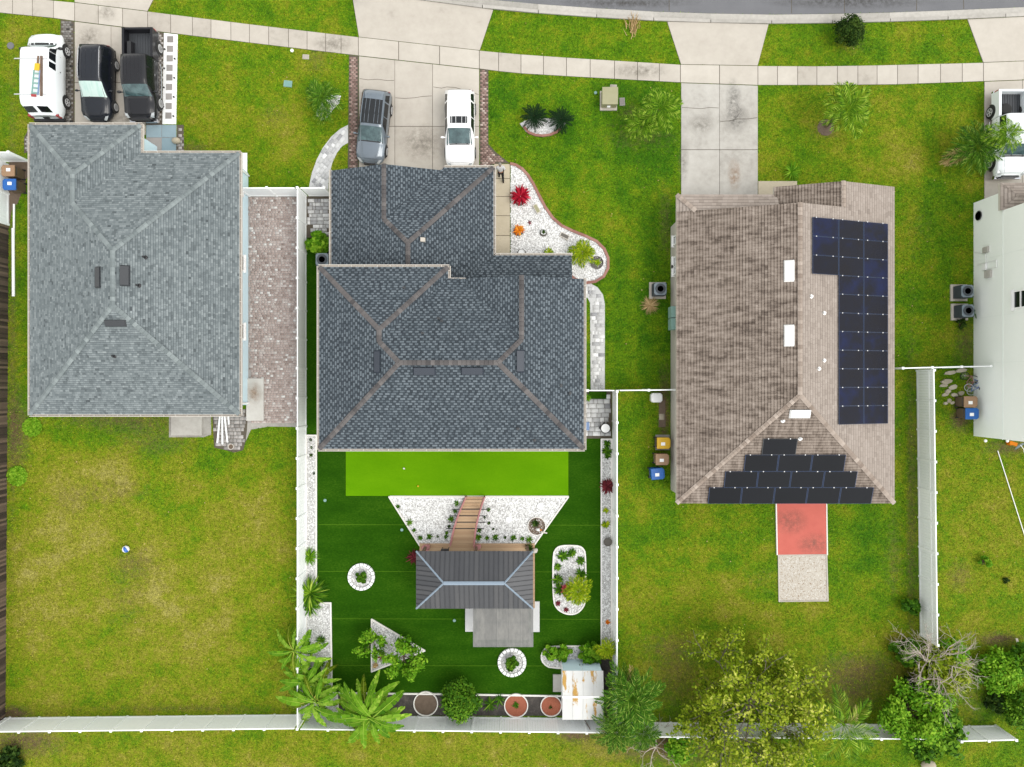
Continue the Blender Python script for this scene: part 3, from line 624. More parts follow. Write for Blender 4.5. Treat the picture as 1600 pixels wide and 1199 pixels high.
ringbed('round bed ringed with white edging stones below the gazebo lean-to', 800, 1035, .74, 'gravel', 'gravel_base', 'stone')
ringbed('round white-rimmed bed of bare grey soil against the back fence', 665.5, 1099.5, .74, 'gravel', 'soil', dens=0)
ringbed('round white-rimmed bed of red mulch with small plant against the back fence', 806.5, 1102.5, .72, 'gravel', 'redmulch', dens=0)
ringbed('round white-rimmed bed of red mulch beside the shed', 861, 1103, .64, 'gravel', 'redmulch', dens=0)
ringbed('round rimmed soil planter with bird ornament in the white gravel', 838.5, 822.5, .56, 'gravel', 'soil', dens=0)
edge(rs_, poly([(1212, 788), (1213.5, 867)]), .07, .12, closed=False); edge(rs_, poly([(1290.5, 788), (1291.5, 867)]), .07, .12, closed=False)
gt = slab1('gravel_patio', 'tan gravel rectangle below the red painted patio slab', [(1216, 867.5), (1291, 867.5), (1293, 939), (1217, 940)], M['gravel_tan'], .03, 'gravel')
gpl = poly([(1216, 867.5), (1291, 867.5), (1293, 939), (1217, 940)]); stones(gt, gpl, 380, .04, M['gravel_tan'], .03, mean=.55); edge(gt, gpl, .08, .07, M['concrete'])
bc = poly([(812, 194), (822, 207), (838, 213), (855, 213), (872, 207), (884, 194), (868, 186), (830, 186)])
cb, _ = bed('gravel_bed', 'crescent of white gravel under the two dark cycads on the front lawn', bc, world=True, edges=False)
edge(cb, poly([(819, 200), (826, 208.5), (837, 212.5), (848, 213.5), (859, 212), (869, 208), (876, 202)]), .14, .13, M['edge_red'], closed=False)
wb = poly([(494, 180), (500, 163), (512, 152), (524, 148), (532, 152), (530, 162), (522, 170), (512, 184), (503, 190)])
bed('gravel_bed', 'small patch of white gravel under the dark palm on the front left lawn', wb, world=True, edges=False, dens=200)

# ---------------------------------------------------------------- fences
def fence(label, a, b, h=1.83, mid=None, n=None, world=False, name='vinyl_fence', group='white vinyl fences', ends=(1, 1), lat=False):
    A = Vector((*(a if world else P2(*a)), 0)); B = Vector((*(b if world else P2(*b)), 0)); d = B - A; Ln = d.length; n = n or max(1, round(Ln / 1.86)); d.normalize(); rz = math.atan2(d.y, d.x)
    o = empty(name, A, label, 'fence', group)
    s = Ln / n
    for i in range(n + 1):
        if (i == 0 and not ends[0]) or (i == n and not ends[1]): continue
        p = A + d * (s * i); q = MB().box((p.x, p.y, h / 2 + .02), (.12, .12, h + .04), rz, random.uniform(.4, .9)).build('post', M['vinyl'], o)
        MB().box((p.x, p.y, h + .06), (.15, .15, .04), rz, .8).box((p.x, p.y, h + .1), (.13, .13, .05), rz, .8, .15).build('cap', M['vinyl'], q)
    for i in range(n):
        c = A + d * (s * (i + .5)); r = random.uniform(.25, .75)
        m = MB(); nb = 10; w = (s - .13) / nb
        for k in range(nb):
            t = A + d * (s * i + .065 + w * (k + .5)); m.box((t.x, t.y, h * .5 - .02), (w - .006, .026, h - .16), rz, r + random.uniform(-.08, .08))
        m.build('panel', M['vinyl'], o)
        MB().box((c.x, c.y, h - .05), (s - .12, .06, .12), rz, .9).build('top_rail', M['vinyl'], o)
        MB().box((c.x, c.y, .1), (s - .12, .06, .14), rz, .7).build('bottom_rail', M['vinyl'], o)
        if mid: MB().box((c.x, c.y, mid), (s - .12, .055, .1), rz, .9).build('middle_rail', M['vinyl'], o)
    return o
fence('white vinyl fence between the reddish side patio and the middle house', (478.5, 307), (478.5, 1117))
fence('short white vinyl fence with gate between the left house and the long side fence', (390, 307), (475.5, 307), n=2, ends=(1, 0))
fence('short white vinyl fence piece closing the side yard left of the middle house', (481.5, 307), (519, 307), n=1, ends=(0, 1))
fence('short white vinyl fence at the front left corner beside the two bins', (-30, 253.5), (46, 253.5), n=2)
fence('white vinyl fence piece along the left edge above the brown wooden fence', (14, 256), (14, 352), n=2, ends=(0, 1))
fence('white vinyl back fence behind the left house lawn', (-30, 1122.5), (475, 1117), ends=(1, 0))
fence('white vinyl back fence behind the turf garden and shed', (481.5, 1118), (955, 1123.5), ends=(0, 0))
fence('white vinyl fence along the right side of the turf garden', (957.5, 612), (957.5, 1124))
fence('thin white vinyl fence with gate between middle and brown roofed houses', (913, 610.5), (954.5, 610.5), n=1, ends=(1, 0))
fence('white vinyl fence piece reaching the left wall of the brown roofed house', (960.5, 610.5), (1049, 609.5), n=2, ends=(0, 1))
fence('white vinyl back fence half hidden under the large yellow green tree', (961, 1129), (1440, 1133), ends=(0, 1))
fence('pale white vinyl fence running down the right of the brown roofed house', (1432, 580), (1437.5, 992), mid=1.32)
fence('white vinyl fence between the brown roofed house and the pale two-storey house', (1385, 577), (1517, 574), n=3)
fence('short white vinyl fence piece at the bottom right among the bushes', (1473, 1136), (1555, 1134), n=2)
wf = empty('wooden_fence', (*P2(14, 354), 0), 'weathered dark brown wooden plank fence along the left edge', 'fence')
A = Vector(P2(13.5, 354)); B = Vector(P2(8.5, 1124)); d = (B - A); n = int(d.length / .145); d2 = d.normalized(); rz = math.atan2(d2.y, d2.x)
for i in range(n):
    q = A + d2 * (.145 * (i + .5)); h = 1.8 + random.uniform(-.05, .04)
    MB().box((q.x + random.uniform(-.012, .012), q.y, h / 2), (.138, .022, h), rz + random.uniform(-.03, .03), random.choice((.0, .1, .3, .6, .95))).build('plank', M['wood_dark'], wf)
for z in (.35, 1.45):
    c = (A + B) / 2; MB().box((c.x - .05, c.y, z), (d.length, .04, .09), rz, .4).build('rail', M['wood_dark'], wf)

# ---------------------------------------------------------------- houses
PITCH = .36; EZ = 2.7
def slope(parent, pts, mat, e=.15, style='rand', wid=.3, mats=None):
    pts = [Vector(p) for p in pts]
    nrm = Vector((0, 0, 0))
    for i in range(len(pts)):
        a, b = pts[i], pts[(i + 1) % len(pts)]; nrm += a.cross(b)
    nrm.normalize()
    if nrm.z < 0: nrm = -nrm; pts = pts[::-1]
    u = Vector((0, 0, 1)).cross(nrm).normalized(); v = nrm.cross(u).normalized(); o = pts[0]
    q = [((p - o).dot(u), (p - o).dot(v)) for p in pts]; vmin = min(a[1] for a in q); vmax = max(a[1] for a in q)
    def cross_(vv):
        xs = []
        for i in range(len(q)):
            (x1, y1), (x2, y2) = q[i], q[(i + 1) % len(q)]
            if (y1 > vv) != (y2 > vv): xs.append(x1 + (x2 - x1) * (vv - y1) / (y2 - y1))
        return sorted(xs)
    m = MB(); row = 0; vv = vmin
    ro = 0.
    while vv < vmax:
        vh = min(vv + e, vmax); lo = cross_(vv + 1e-4); hi = cross_(vh - 1e-4); mi = cross_((vv + vh) / 2)
        if len(lo) != len(hi) or len(lo) != len(mi): lo = hi = mi
        for k in range(0, len(lo) - 1, 2):
            a0, b0, a1, b1 = lo[k], lo[k + 1], hi[k], hi[k + 1]; uu = min(a0, a1) - random.uniform(0, wid)
            if style == 'dash': j0 = int(math.floor((min(a0, a1) - ro) / wid)) - 1; jt = {}; uu = ro + j0 * wid
            j = 0
            while uu < max(b0, b1):
                if style == 'dash':
                    dark = j % 2; nx_ = ro + (j0 + j // 2) * wid + (wid if dark else wid * .56) + random.uniform(-.05, .05); w = max(.04, nx_ - uu); r = random.uniform(.1, .42) if dark else random.uniform(.55, .95)
                elif style == 'plain':
                    w = wid * random.uniform(.8, 1.2); r = min(1, max(0, random.gauss(.62, .06)))
                else:
                    w = wid * random.choice((.4, .55, .75, .95)); r = min(1, max(0, random.gauss(.56, .17)))
                j += 1
                l0, l1 = max(uu, a0), min(uu + w - .006, b0); h0, h1 = max(uu, a1), min(uu + w - .006, b1); uu += w
                if l1 - l0 < .01 and h1 - h0 < .01: continue
                l1 = max(l1, l0); h1 = max(h1, h0)
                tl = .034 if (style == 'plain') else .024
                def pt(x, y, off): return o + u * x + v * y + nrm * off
                if True:   # upper band and lip of each tab darkened: course shade painted into the colour
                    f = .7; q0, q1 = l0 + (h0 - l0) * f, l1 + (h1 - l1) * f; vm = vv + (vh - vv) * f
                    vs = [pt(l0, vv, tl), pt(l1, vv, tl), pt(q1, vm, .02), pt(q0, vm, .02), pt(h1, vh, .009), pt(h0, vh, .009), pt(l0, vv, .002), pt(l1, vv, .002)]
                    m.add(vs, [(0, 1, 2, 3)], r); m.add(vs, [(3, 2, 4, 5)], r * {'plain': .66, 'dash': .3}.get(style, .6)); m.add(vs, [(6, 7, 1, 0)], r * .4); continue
                vs = [pt(l0, vv, tl), pt(l1, vv, tl), pt(h1, vh, .009), pt(h0, vh, .009), pt(l0, vv, .002), pt(l1, vv, .002)]
                m.add(vs, [(0, 1, 2, 3)], r); m.add(vs, [(4, 5, 1, 0)], r * .5)
        vv += e; row += 1; ro += wid * random.choice((.33, .5, .62))
    if mats: mat = (mats[0] if nrm.x > 0 else M['shCx']) if abs(nrm.x) > abs(nrm.y) else mats[1]
    m.build('shingles', mat, parent, kind='stuff')
def caps(parent, segs, mat, w=.14, step=.24, sl=.27):
    m = MB()
    for a, b in segs:
        a, b = Vector(a), Vector(b); d = b - a; L_ = d.length; d.normalize(); s = Vector((-d.y, d.x, 0)).normalized(); n = max(1, int(L_ / step)); st = L_ / n
        for i in range(n):
            p = a + d * (st * i); q = a + d * (st * (i + 1.12)); up = Vector((0, 0, 1)); r = min(1, max(0, random.gauss(.5, .25)))
            dn = Vector((0, 0, -w * sl))
            vs = [p + s * w + dn + up * .075, p + up * .09, p - s * w + dn + up * .075, q + s * w + dn + up * .045, q + up * .055, q - s * w + dn + up * .045,
                  p + s * w + dn + up * .01, p + up * .03, p - s * w + dn + up * .01]
            m.add(vs, [(0, 3, 4, 1), (1, 4, 5, 2)], r); m.add(vs, [(6, 0, 1, 7), (7, 1, 2, 8)], r * .4)
    m.build('ridge_caps', mat, parent, kind='stuff')
def roof(house, faces, capsegs, mat, capmat, outline, soffit, style='rand', e=.135, wid=.26, name='roof'):
    m = MB()
    for f in faces: m.add(f, [tuple(range(len(f)))], .45)
    r = m.build(name, mat, house)
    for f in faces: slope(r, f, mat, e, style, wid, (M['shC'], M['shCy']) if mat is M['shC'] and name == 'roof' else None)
    caps(r, capsegs, capmat)
    MB().prism(outline, EZ - .2, EZ - .012, .5).build('fascia', soffit, r)
    return r
def gutter(parent, a, b, out, mat, z=EZ - .03, w=.13):
    a, b = Vector((*a, 0)), Vector((*b, 0)); d = (b - a); L_ = d.length; d.normalize(); rz = math.atan2(d.y, d.x); o = Vector((*out, 0)); c = (a + b) / 2
    m = MB(); 
    for off, t in ((w, .035), (.02, .02)):
        q = c + o * off; m.box((q.x, q.y, z - .03), (L_ + w, t, .12), rz, .7)
    q = c + o * (w / 2); m.box((q.x, q.y, z - .1), (L_ + w, w, .02), rz, .25)
    k = int(L_ / .75)
    for i in range(k + 1):
        q = a + d * (L_ * (i + .5) / (k + 1)) + o * (w / 2); m.box((q.x, q.y, z + .03), (.03, w, .012), rz, .8)
    m.build('gutter', mat, parent)
def onroof(faces, px, py):
    """height of the topmost roof slope seen at a photo position"""
    best = None
    for f in faces:
        n = Vector((0, 0, 0)); q = [Vector(p) for p in f]
        for i in range(len(q)): n += q[i].cross(q[(i + 1) % len(q)])
        z = q[0].z
        for _ in range(12):
            x, y, _z = P(px, py, z); z = q[0].z - ((x - q[0].x) * n.x + (y - q[0].y) * n.y) / n.z
        if pip([p[:2] for p in f], np.array([x]), np.array([y]))[0] and (best is None or z > best): best = z
    return best
def vent(parent, px0, py0, px1, py1, z, nx, ny, mat, name='roof_vent', h=.12):
    if isinstance(z, list): z = onroof(z, (px0 + px1) / 2, (py0 + py1) / 2) + .06
    a, b = P(px0, py0, z), P(px1, py1, z); x0, x1 = sorted((a[0], b[0])); y0, y1 = sorted((a[1], b[1])); cx, cy = (x0 + x1) / 2, (y0 + y1) / 2
    m = MB(); vs = []
    for t, sc_ in ((0, 1.0), (h, .88)):
        for ax, ay in ((-1, -1), (1, -1), (1, 1), (-1, 1)):
            x = cx + ax * (x1 - x0) / 2 * sc_; y = cy + ay * (y1 - y0) / 2 * sc_; vs.append((x, y, z - ((x - cx) * nx + (y - cy) * ny) * PITCH + t - .02))
    m.add(vs, [(3, 2, 1, 0), (4, 5, 6, 7), (0, 1, 5, 4), (1, 2, 6, 5), (2, 3, 7, 6), (3, 0, 4, 7)]).build(name, mat, parent)
def pipe(parent, px, py, z, mat, r=.06, h=.28):
    if isinstance(z, list): z = onroof(z, px, py)
    x, y, _ = P(px, py, z); MB().lathe([(r * 2.4, -.08), (r * 2.2, .02), (r, .05), (r, h), (r * .7, h)], (x, y, z), 10).build('vent_pipe', mat, parent)
def walls(house, pl, mat, z1=EZ - .15, name='wall', z0=-.1): 
    hard(pl); return MB().prism(pl, z0, z1).build(name, mat, house)
def window(house, c, w, h, side, zc=1.5, frame='white'):
    """window on a wall facing +x / -x / +y / -y at c"""
    nx, ny = {'+x': (1, 0), '-x': (-1, 0), '+y': (0, 1), '-y': (0, -1)}[side]; rz = math.atan2(ny, nx) + PI / 2
    f = MB()
    for dz in (-h / 2, 0, h / 2): f.box((c[0] + nx * .04, c[1] + ny * .04, zc + dz), (w + .1, .1, .07), rz)
    for s in (-1, 1):
        f.box((c[0] + nx * .04 - ny * s * w / 2, c[1] + ny * .04 + nx * s * w / 2, zc), (.07, .098, h + .06), rz)
    p = MB().box((c[0] + nx * .02, c[1] + ny * .02, zc), (w, .03, h), rz).build('window', M['glass'], house)
    f.build('frame', M[frame], p); MB().box((c[0] + nx * .08, c[1] + ny * .08, zc - h / 2 - .07), (w + .25, .2, .06), rz).build('sill', M[frame], p)
def hz(d, p=PITCH): return EZ + d * p
# ---- house A (left)
xl, xr, yt, yn, ys = -29.47, -16.67, 15.81, 14.09, -1.88; xg = P2(220, 200, EZ)[0]
hA = empty('house', (-23, 6, 0), 'single-storey pale blue house with light grey shingle hip roof at the left', 'house')
w2 = (xr - xl) / 2; xc = (xl + xr) / 2; zr = hz(w2); A1 = (xc, yn - w2, zr); A2 = (xc, ys + w2, zr)
wg = (xg - xl) / 2; xgc = (xl + xg) / 2; zg = hz(wg); G1 = (xgc, yt - wg, zg)
# garage ridge runs back until it meets the main front-left hip
G2 = (xgc, yn - wg, zg)
SW, SE, NE, NG = (xl, ys, EZ), (xr, ys, EZ), (xr, yn, EZ), (xg, yn, EZ); FL, FR = (xl, yt, EZ), (xg, yt, EZ)
V1 = G2
facesA = [[SW, FL, G1, G2, A1, A2][::-1], [FL, FR, G1], [FR, (xg, yn, EZ), G2, G1], [NG, NE, A1, G2], [NE, SE, A2, A1], [SE, SW, A2]]
outA = [(xl, ys), (xr, ys), (xr, yn), (xg, yn), (xg, yt), (xl, yt)]
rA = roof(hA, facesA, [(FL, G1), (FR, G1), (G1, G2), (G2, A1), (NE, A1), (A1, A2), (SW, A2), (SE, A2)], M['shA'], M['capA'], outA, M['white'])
walls(hA, [(xl + .4, ys + .5), (xr - .5, ys + .5), (xr - .5, yn - .4), (xg - .4, yn - .4), (xg - .4, yt - .4), (xl + .4, yt - .4)], M['wallA'])
for a, b, o in (((xl, ys), (xl, yt), (-1, 0)), ((xl, yt), (xg, yt), (0, 1)), ((xg, yt), (xg, yn), (1, 0)), ((xg, yn), (xr, yn), (0, 1)), ((xr, yn), (xr, ys), (1, 0)), ((xr, ys), (xl, ys), (0, -1))): gutter(rA, a, b, o, M['cream'])
for y in (408, 512): window(hA, (xr - .5, P2(0, y)[1] - .35), .9, 1.2, '+x')
def gauge(hs, x, y, z, s): MB().box((x, y, z), s).build('meter_box', M['white'], hs)
for y, z in ((312, 1.2), (318, 1.6)): gauge(hA, xr - .44, P2(0, y)[1], z, (.14, .3, .4))
MB().tube([(xr - .42, ys + .62, .1), (xr - .42, ys + .62, 2.5)], .05, 8).build('downspout', M['white'], hA)
MB().tube([(xr - .42, yn - .6, .1), (xr - .42, yn - .6, 2.5)], .05, 8).build('downspout', M['white'], hA)
vent(rA, 148, 417, 158, 451, facesA, -1, 0, M['darkmetal']); vent(rA, 189, 415, 202, 448, facesA, 1, 0, M['darkmetal']); vent(rA, 163, 501, 197, 511, facesA, 0, -1, M['darkmetal'])
for x, y, z in ((227, 403, 4.35), (217, 447, 4.5), (179, 557, 4.1)): pipe(rA, x, y, facesA, M['black'])
MB().box((xl + wg, yt - .385, 1.1), (4.9, .06, 2.1), 0, .7).build('garage_door', M['white'], hA)
MB().box((-20.5, yn - .385, 1.02), (1.0, .06, 2.05), 0, .4).build('door', M['blueslab'], hA)
for x in (-27.6, -24.6): window(hA, (x, ys + .5), 1.2, 1.2, '-y')
MB().box((-21.4, ys + .48, 1.05), (2.4, .06, 2.05), 0, .5).build('sliding_door', M['glass'], hA)
for x in (-19.0,): window(hA, (x, yn - .4), 1.4, 1.2, '+y')
# ---- house B (middle)
hB = empty('house', (-4, 3, 0), 'two-storey middle house with slate blue shingle roof and taupe ridge caps', 'house')
EZ = 5.4   # two storeys
xl, xr, ys, yn = -11.02, 4.10, -3.73, 6.0; dp = (yn - ys) / 2; zr = hz(dp); yr = ys + dp
R1, R2 = (xl + dp, yr, zr), (xr - dp, yr, zr); SW, SE = (xl, ys, EZ), (xr, ys, EZ)
# left front hip
xb, yb = -3.66, 6.66; wb_ = (xb - xl) / 2; zb = hz(wb_); xbc = xl + wb_; B1 = (xbc, yb - wb_, zb); B2 = (xbc, yn - wb_, zb)
# right front gable
yg = 5.97; xgl = -3.04; wgb = (xr - xgl) / 2; xgr = xr - wgb; zgb = hz(wgb); K1 = (xgr, yg, zgb); K2 = (xgr, yn - wgb, zgb)
facesB = [[SW, (xl, yb, EZ), B1, B2, R1][::-1], [(xl, yb, EZ), (xb, yb, EZ), B1], [(xb, yb, EZ), (xb, yn, EZ), B2, B1],
          [(xb, yn, EZ), (xgl, yg + .06, EZ), K2, R2, R1, B2], [(xgl, yg, EZ), K1, K2], [K1, (xr, yg, EZ), SE, R2, K2], [SE, SW, R1, R2]]
outB = [(xl, ys), (xr, ys), (xr, yg), (xb, yg), (xb, yb), (xl, yb)]
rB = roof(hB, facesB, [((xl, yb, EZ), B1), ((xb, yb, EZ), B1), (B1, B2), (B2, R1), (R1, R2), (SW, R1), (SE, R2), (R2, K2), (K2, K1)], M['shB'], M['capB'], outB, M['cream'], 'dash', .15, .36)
EZ = 2.7
# garage block
gl, gr, gy = -11.04, -1.135, 13.2; gw = (gr - gl) / 2; gcx = gl + gw; zg = hz(gw); G1 = (gcx, gy - gw, zg); ye = 6.25
gx = -7.6; hw = gx - gl; zh = hz(hw); gy0 = 13.02; H1 = (gx, gy0, zh); H2 = (gx, gy - hw, zh); xv = gx + hw
facesG = [[(gl, ye, EZ), (gcx, ye, zg), G1, H2, H1, (gl, gy0, EZ)], [H1, (xv, gy0, EZ), (xv, gy, EZ), H2], [(xv, gy, EZ), (gr, gy, EZ), G1, H2], [(gr, gy, EZ), (gr, 7.83, EZ), (gr - 2.25, 5.58, EZ + 2.25 * PITCH), (gcx, 5.58, zg), G1]]
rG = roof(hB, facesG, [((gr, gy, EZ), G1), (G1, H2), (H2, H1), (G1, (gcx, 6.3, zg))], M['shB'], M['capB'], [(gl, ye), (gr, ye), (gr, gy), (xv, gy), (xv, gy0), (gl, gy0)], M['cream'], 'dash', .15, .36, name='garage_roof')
# porch roof
facesP = [[(gr, 7.83, EZ), (3.64, 7.83, EZ), (3.64, 5.58, EZ + 2.25 * PITCH), (gr - 2.25, 5.58, EZ + 2.25 * PITCH)]]
rP = roof(hB, facesP, [], M['shB'], M['capB'], [(gr, 6.6), (3.64, 6.6), (3.64, 7.83), (gr, 7.83)], M['cream'], 'dash', .15, .36, name='porch_roof')
walls(hB, [(xl + .35, ys + .4), (xr - .3, ys + .4), (xr - .3, yg - .35), (xb - .3, yg - .35), (xb - .3, yb - .35), (xl + .35, yb - .35)], M['wallB'], 5.25)
walls(hB, [(gl + .35, 6.33), (gr - .35, 6.33), (gr - .35, gy - .35), (gl + .35, gy - .35)], M['wallB'], name='garage_wall')
MB().add([(gl + .35, gy0 - .06, EZ - .1), (xv - .3, gy0 - .06, EZ - .1), (gx, gy0 - .06, zh - .12)], [(0, 1, 2)]).build('gable', M['wallB'], hB)
MB().add([(xgl + .3, yg - .06, 5.3), (xr - .3, yg - .06, 5.3), (xgr, yg - .06, zgb - .12)], [(0, 1, 2)]).build('gable', M['wallB'], hB)
for x in (-.7, 3.35): MB().box((x, 7.5, 1.27), (.25, .25, 2.5)).build('porch_post', M['cream'], hB)
MB().prism([(-1.4, 6.0), (3.6, 6.0), (3.6, 7.75), (-1.4, 7.75)], -.05, .1).build('porch_floor', M['beige'], hB)
for a, b, o in (((xl, ys), (xl, yb), (-1, 0)), ((xl, yb), (xb, yb), (0, 1)), ((xb, yb), (xb, yn - .1), (1, 0)), ((xb + .1, yn - .1), (xb + .95, yn - .1), (0, 1)), ((xr, yg), (xr, ys), (1, 0)), ((xr, ys), (xl, ys), (0, -1))): gutter(rB, a, b, o, M['cream'], 5.37)
for a, b, o in (((gl, 6.9), (gl, gy0), (-1, 0)), ((xv + .1, gy), (gr, gy), (0, 1)), ((gr, gy), (gr, 7.9), (1, 0))): gutter(rG, a, b, o, M['cream'])
gutter(rP, (gr + .1, 7.83), (3.64, 7.83), (0, 1), M['cream'])
for x in (-9.4, -6.6, -.8, 2.2): window(hB, (x, ys + .4), 1.1, 1.3, '-y', 4.0)
for x in (-8.6, 1.8): window(hB, (x, ys + .4), 1.3, 1.3, '-y', 1.5)
for y in (-1.6, 2.6): window(hB, (xr - .3, y), .9, 1.2, '+x', 4.0); window(hB, (xl + .35, y), .9, 1.2, '-x', 4.0)
for x in (-9.2, -5.8): window(hB, (x, yb - .35), 1.1, 1.1, '+y', 4.55)
MB().box((-3.2, ys + .38, 1.06), (2.6, .06, 2.1), 0, .5).build('sliding_door', M['glass'], hB)
MB().box((gcx + .4, gy - .33, 1.1), (4.9, .06, 2.1), 0, .7).build('garage_door', M['white'], hB)
MB().box((-10, gy - .33, 1.1), (.9, .06, 2.0), 0, .5).build('door', M['white'], hB); MB().box((.4, yg - .33, 1.05), (1.0, .06, 2.05), 0, .5).build('door', M['brown'], hB)
vent(rB, 584, 548, 594.5, 584, facesB, -1, 0, M['slatemetal']); vent(rB, 645, 575, 681, 587.5, facesB, 0, -1, M['slatemetal']); vent(rB, 720, 575, 756, 587, facesB, 0, -1, M['slatemetal']); vent(rB, 807, 547, 819.5, 583, facesB, 1, 0, M['slatemetal'])
for x, y, z in ((631, 451, 3.1), (685, 499, 3.5), (690, 503, 3.55), (660, 522, 3.8), (876, 603, 3.4), (890, 615, 3.2), (809, 670, 3.3), (835, 688, 3.0)): pipe(rB, x, y, facesB, M['darkmetal'], .05, .25)
vent(rG, 657, 372, 664.5, 379, facesG, 1, 0, M['concrete'], 'flue_box', .14)
# ---- house C (right, brown)
PC = .32
def hc(d): return EZ + d * PC
hC = empty('house', (17, 2, 0), 'single-storey house with brown shingle roof carrying dark solar panels', 'house')
xl, xr, ys, yn = 10.06, 23.37, -7.32, 10.49; w2 = (xr - xl) / 2; xc = (xl + xr) / 2; zr = hc(w2); A1 = (xc, yn, zr); A2 = (xc, ys + w2, zr)
gxr = 3.67; gxc = xr - gxr; zg = hc(gxr); gy = 12.02; gx0 = xc - (gxr - (xr - gxc)) ; gx0 = gxc - gxr; J1 = (gxc, gy, zg); J2 = (gxc, yn, zg)
py_ = 11.55; pd = py_ - yn
facesC = [[(xl, ys, EZ), A2, A1, (xl, yn, EZ)], [A1, A2, (xr, ys, EZ), (xr, gy, EZ), J1, J2], [(xl, ys, EZ), (xr, ys, EZ), A2], [J1, (gx0, gy, EZ), (gx0, yn, EZ), J2]]
outC = [(xl, ys), (xr, ys), (xr, gy), (gx0, gy), (gx0, yn), (xl, yn)]
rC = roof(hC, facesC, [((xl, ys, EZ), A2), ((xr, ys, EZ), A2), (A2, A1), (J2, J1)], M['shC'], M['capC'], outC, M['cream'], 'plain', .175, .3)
facesL = [[(xl, py_, EZ - .02), (gx0 + .2, py_, EZ - .02), (gx0 + .2, yn, hc(pd) - .02), (xl + pd, yn, hc(pd) - .02)], [(xl, py_, EZ - .02), (xl + pd, yn, hc(pd) - .02), (xl, yn, EZ - .02)]]
roof(hC, facesL, [((xl, py_, EZ), (xl + pd, yn, hc(pd)))], M['shC'], M['capC'], [(xl, yn), (gx0 - .05, yn), (gx0 - .05, py_), (xl, py_)], M['cream'], 'plain', .2, .3, name='porch_roof')
MB().add([(xl, yn - .03, EZ - .05), (gxc, yn - .03, zg), A1[:1] + (yn - .03, zr - .05)], [(0, 1, 2)]).build('gable', M['wallB'], hC)
MB().add([(gx0 + .1, gy - .06, EZ - .05), (xr - .1, gy - .06, EZ - .05), (gxc, gy - .06, zg - .05)], [(0, 1, 2)]).build('gable', M['wallB'], hC)
walls(hC, [(xl + .27, ys + .4), (xr - .35, ys + .4), (xr - .35, gy - .4), (gx0 + .3, gy - .4), (gx0 + .3, yn - .3), (xl + .27, yn - .3)], M['wallB'])
for y in (383, 415, 428): window(hC, (xl + .27, P2(0, y)[1]), .5, .9, '-x')
for y0 in (492, 510):
    a = P2(1049, y0); MB().box((xl + .1, a[1], 1.2), (.35, .7, .8), 0, .6).build('awning', M['teal'], hC)
for x, y, z in ((1267, 464, 4.5), (1287, 490, 4.25), (1287, 564, 4.25), (1279, 577, 4.35), (1223, 658, 4.3), (1250, 686, 4.0)): pipe(rC, x, y, facesC, M['white'], .06, .22)
vent(rC, 1226, 407, 1240, 441, facesC, -1, 0, M['white'], 'skylight', .14); vent(rC, 1226, 508, 1240, 542, facesC, -1, 0, M['white'], 'skylight', .14); vent(rC, 1233.5, 641, 1267, 654.5, facesC, 0, -1, M['white'], 'skylight', .14)
def panel(parent, pts, mat, fmat, off=.12):
    """pts: four corners on the slope, lifted above it"""
    v = [Vector(p) + Vector((0, 0, off)) for p in pts]; c = sum(v, Vector()) / 4
    w = [c + (q - c) * .985 for q in v]; i_ = [c + (q - c) * .955 for q in v]; dn = Vector((0, 0, -.05)); up = Vector((0, 0, .004))
    g = MB().add([q for q in i_] + [q + dn for q in i_], [(0, 1, 2, 3), (7, 6, 5, 4)], random.uniform(.4, .6)).build('solar_panel', mat, parent)
    m = MB(); vs = [q + up for q in w] + [q + up for q in i_] + [q + dn for q in w]
    m.add(vs, [(0, 1, 5, 4), (1, 2, 6, 5), (2, 3, 7, 6), (3, 0, 4, 7), (8, 9, 1, 0), (9, 10, 2, 1), (10, 11, 3, 2), (11, 8, 0, 3)]); m.build('frame', fmat, g)
    cl = MB()
    for t in (.14, .78):
        q = w[0] + (w[1] - w[0]) * t; cl.box((q.x, q.y, q.z + .02), (.055, .055, .03))
    cl.build('clamp', M['silver'], g)
def onE(px, py):
    z = 4.0
    for _ in range(6): x, y, _z = P(px, py, z); z = EZ + (xr - x) * PC
    return (x, y, z)
def onS(px, py):
    z = 3.5
    for _ in range(6): x, y, _z = P(px, py, z); z = EZ + (y - ys) * PC
    return (x, y, z)
X0, X1, X2, X3 = [onE(x, 400)[0] for x in (1268, 1309, 1348, 1386)]; ytop = onE(1330, 346)[1]; ybot = onE(1360, 663)[1]; dy = (ytop - ybot) / 11
def eE(x, y): return (x, y, EZ + (xr - x) * PC)
for (xa, xb_, nn) in ((X0, X1, 3), (X1, X2, 11), (X2, X3, 11)):
    for i in range(nn):
        y0 = ytop - dy * i; panel(hC, [eE(xa, y0), eE(xb_, y0), eE(xb_, y0 - dy), eE(xa, y0 - dy)], M['solar'], M['solar_frame'])
def eS(x, y): return (x, y, EZ + (y - ys) * PC)
for (xa, xb_, ya, yb_, nn) in ((1190, 1244, 686, 711, 1), (1162, 1319, 711, 737, 3), (1131, 1337, 737, 762, 4), (1106, 1362, 762, 787.5, 5)):
    a = onS(xa, (ya + yb_) / 2)[0]; b = onS(xb_, (ya + yb_) / 2)[0]; y0 = onS(1230, ya)[1]; y1 = onS(1230, yb_)[1]
    for i in range(nn):
        x0 = a + (b - a) * i / nn; x1 = a + (b - a) * (i + 1) / nn; panel(hC, [eS(x0, y0), eS(x1, y0), eS(x1, y1), eS(x0, y1)], M['solar_blk'], M['darkmetal'] if nn < 2 else M['solar_frame'])
for x in (12.2, 20.6): window(hC, (x, ys + .4), 1.3, 1.2, '-y')
for y in (-3.5, 1.5, 6.5): window(hC, (xr - .35, y), 1.0, 1.1, '+x')
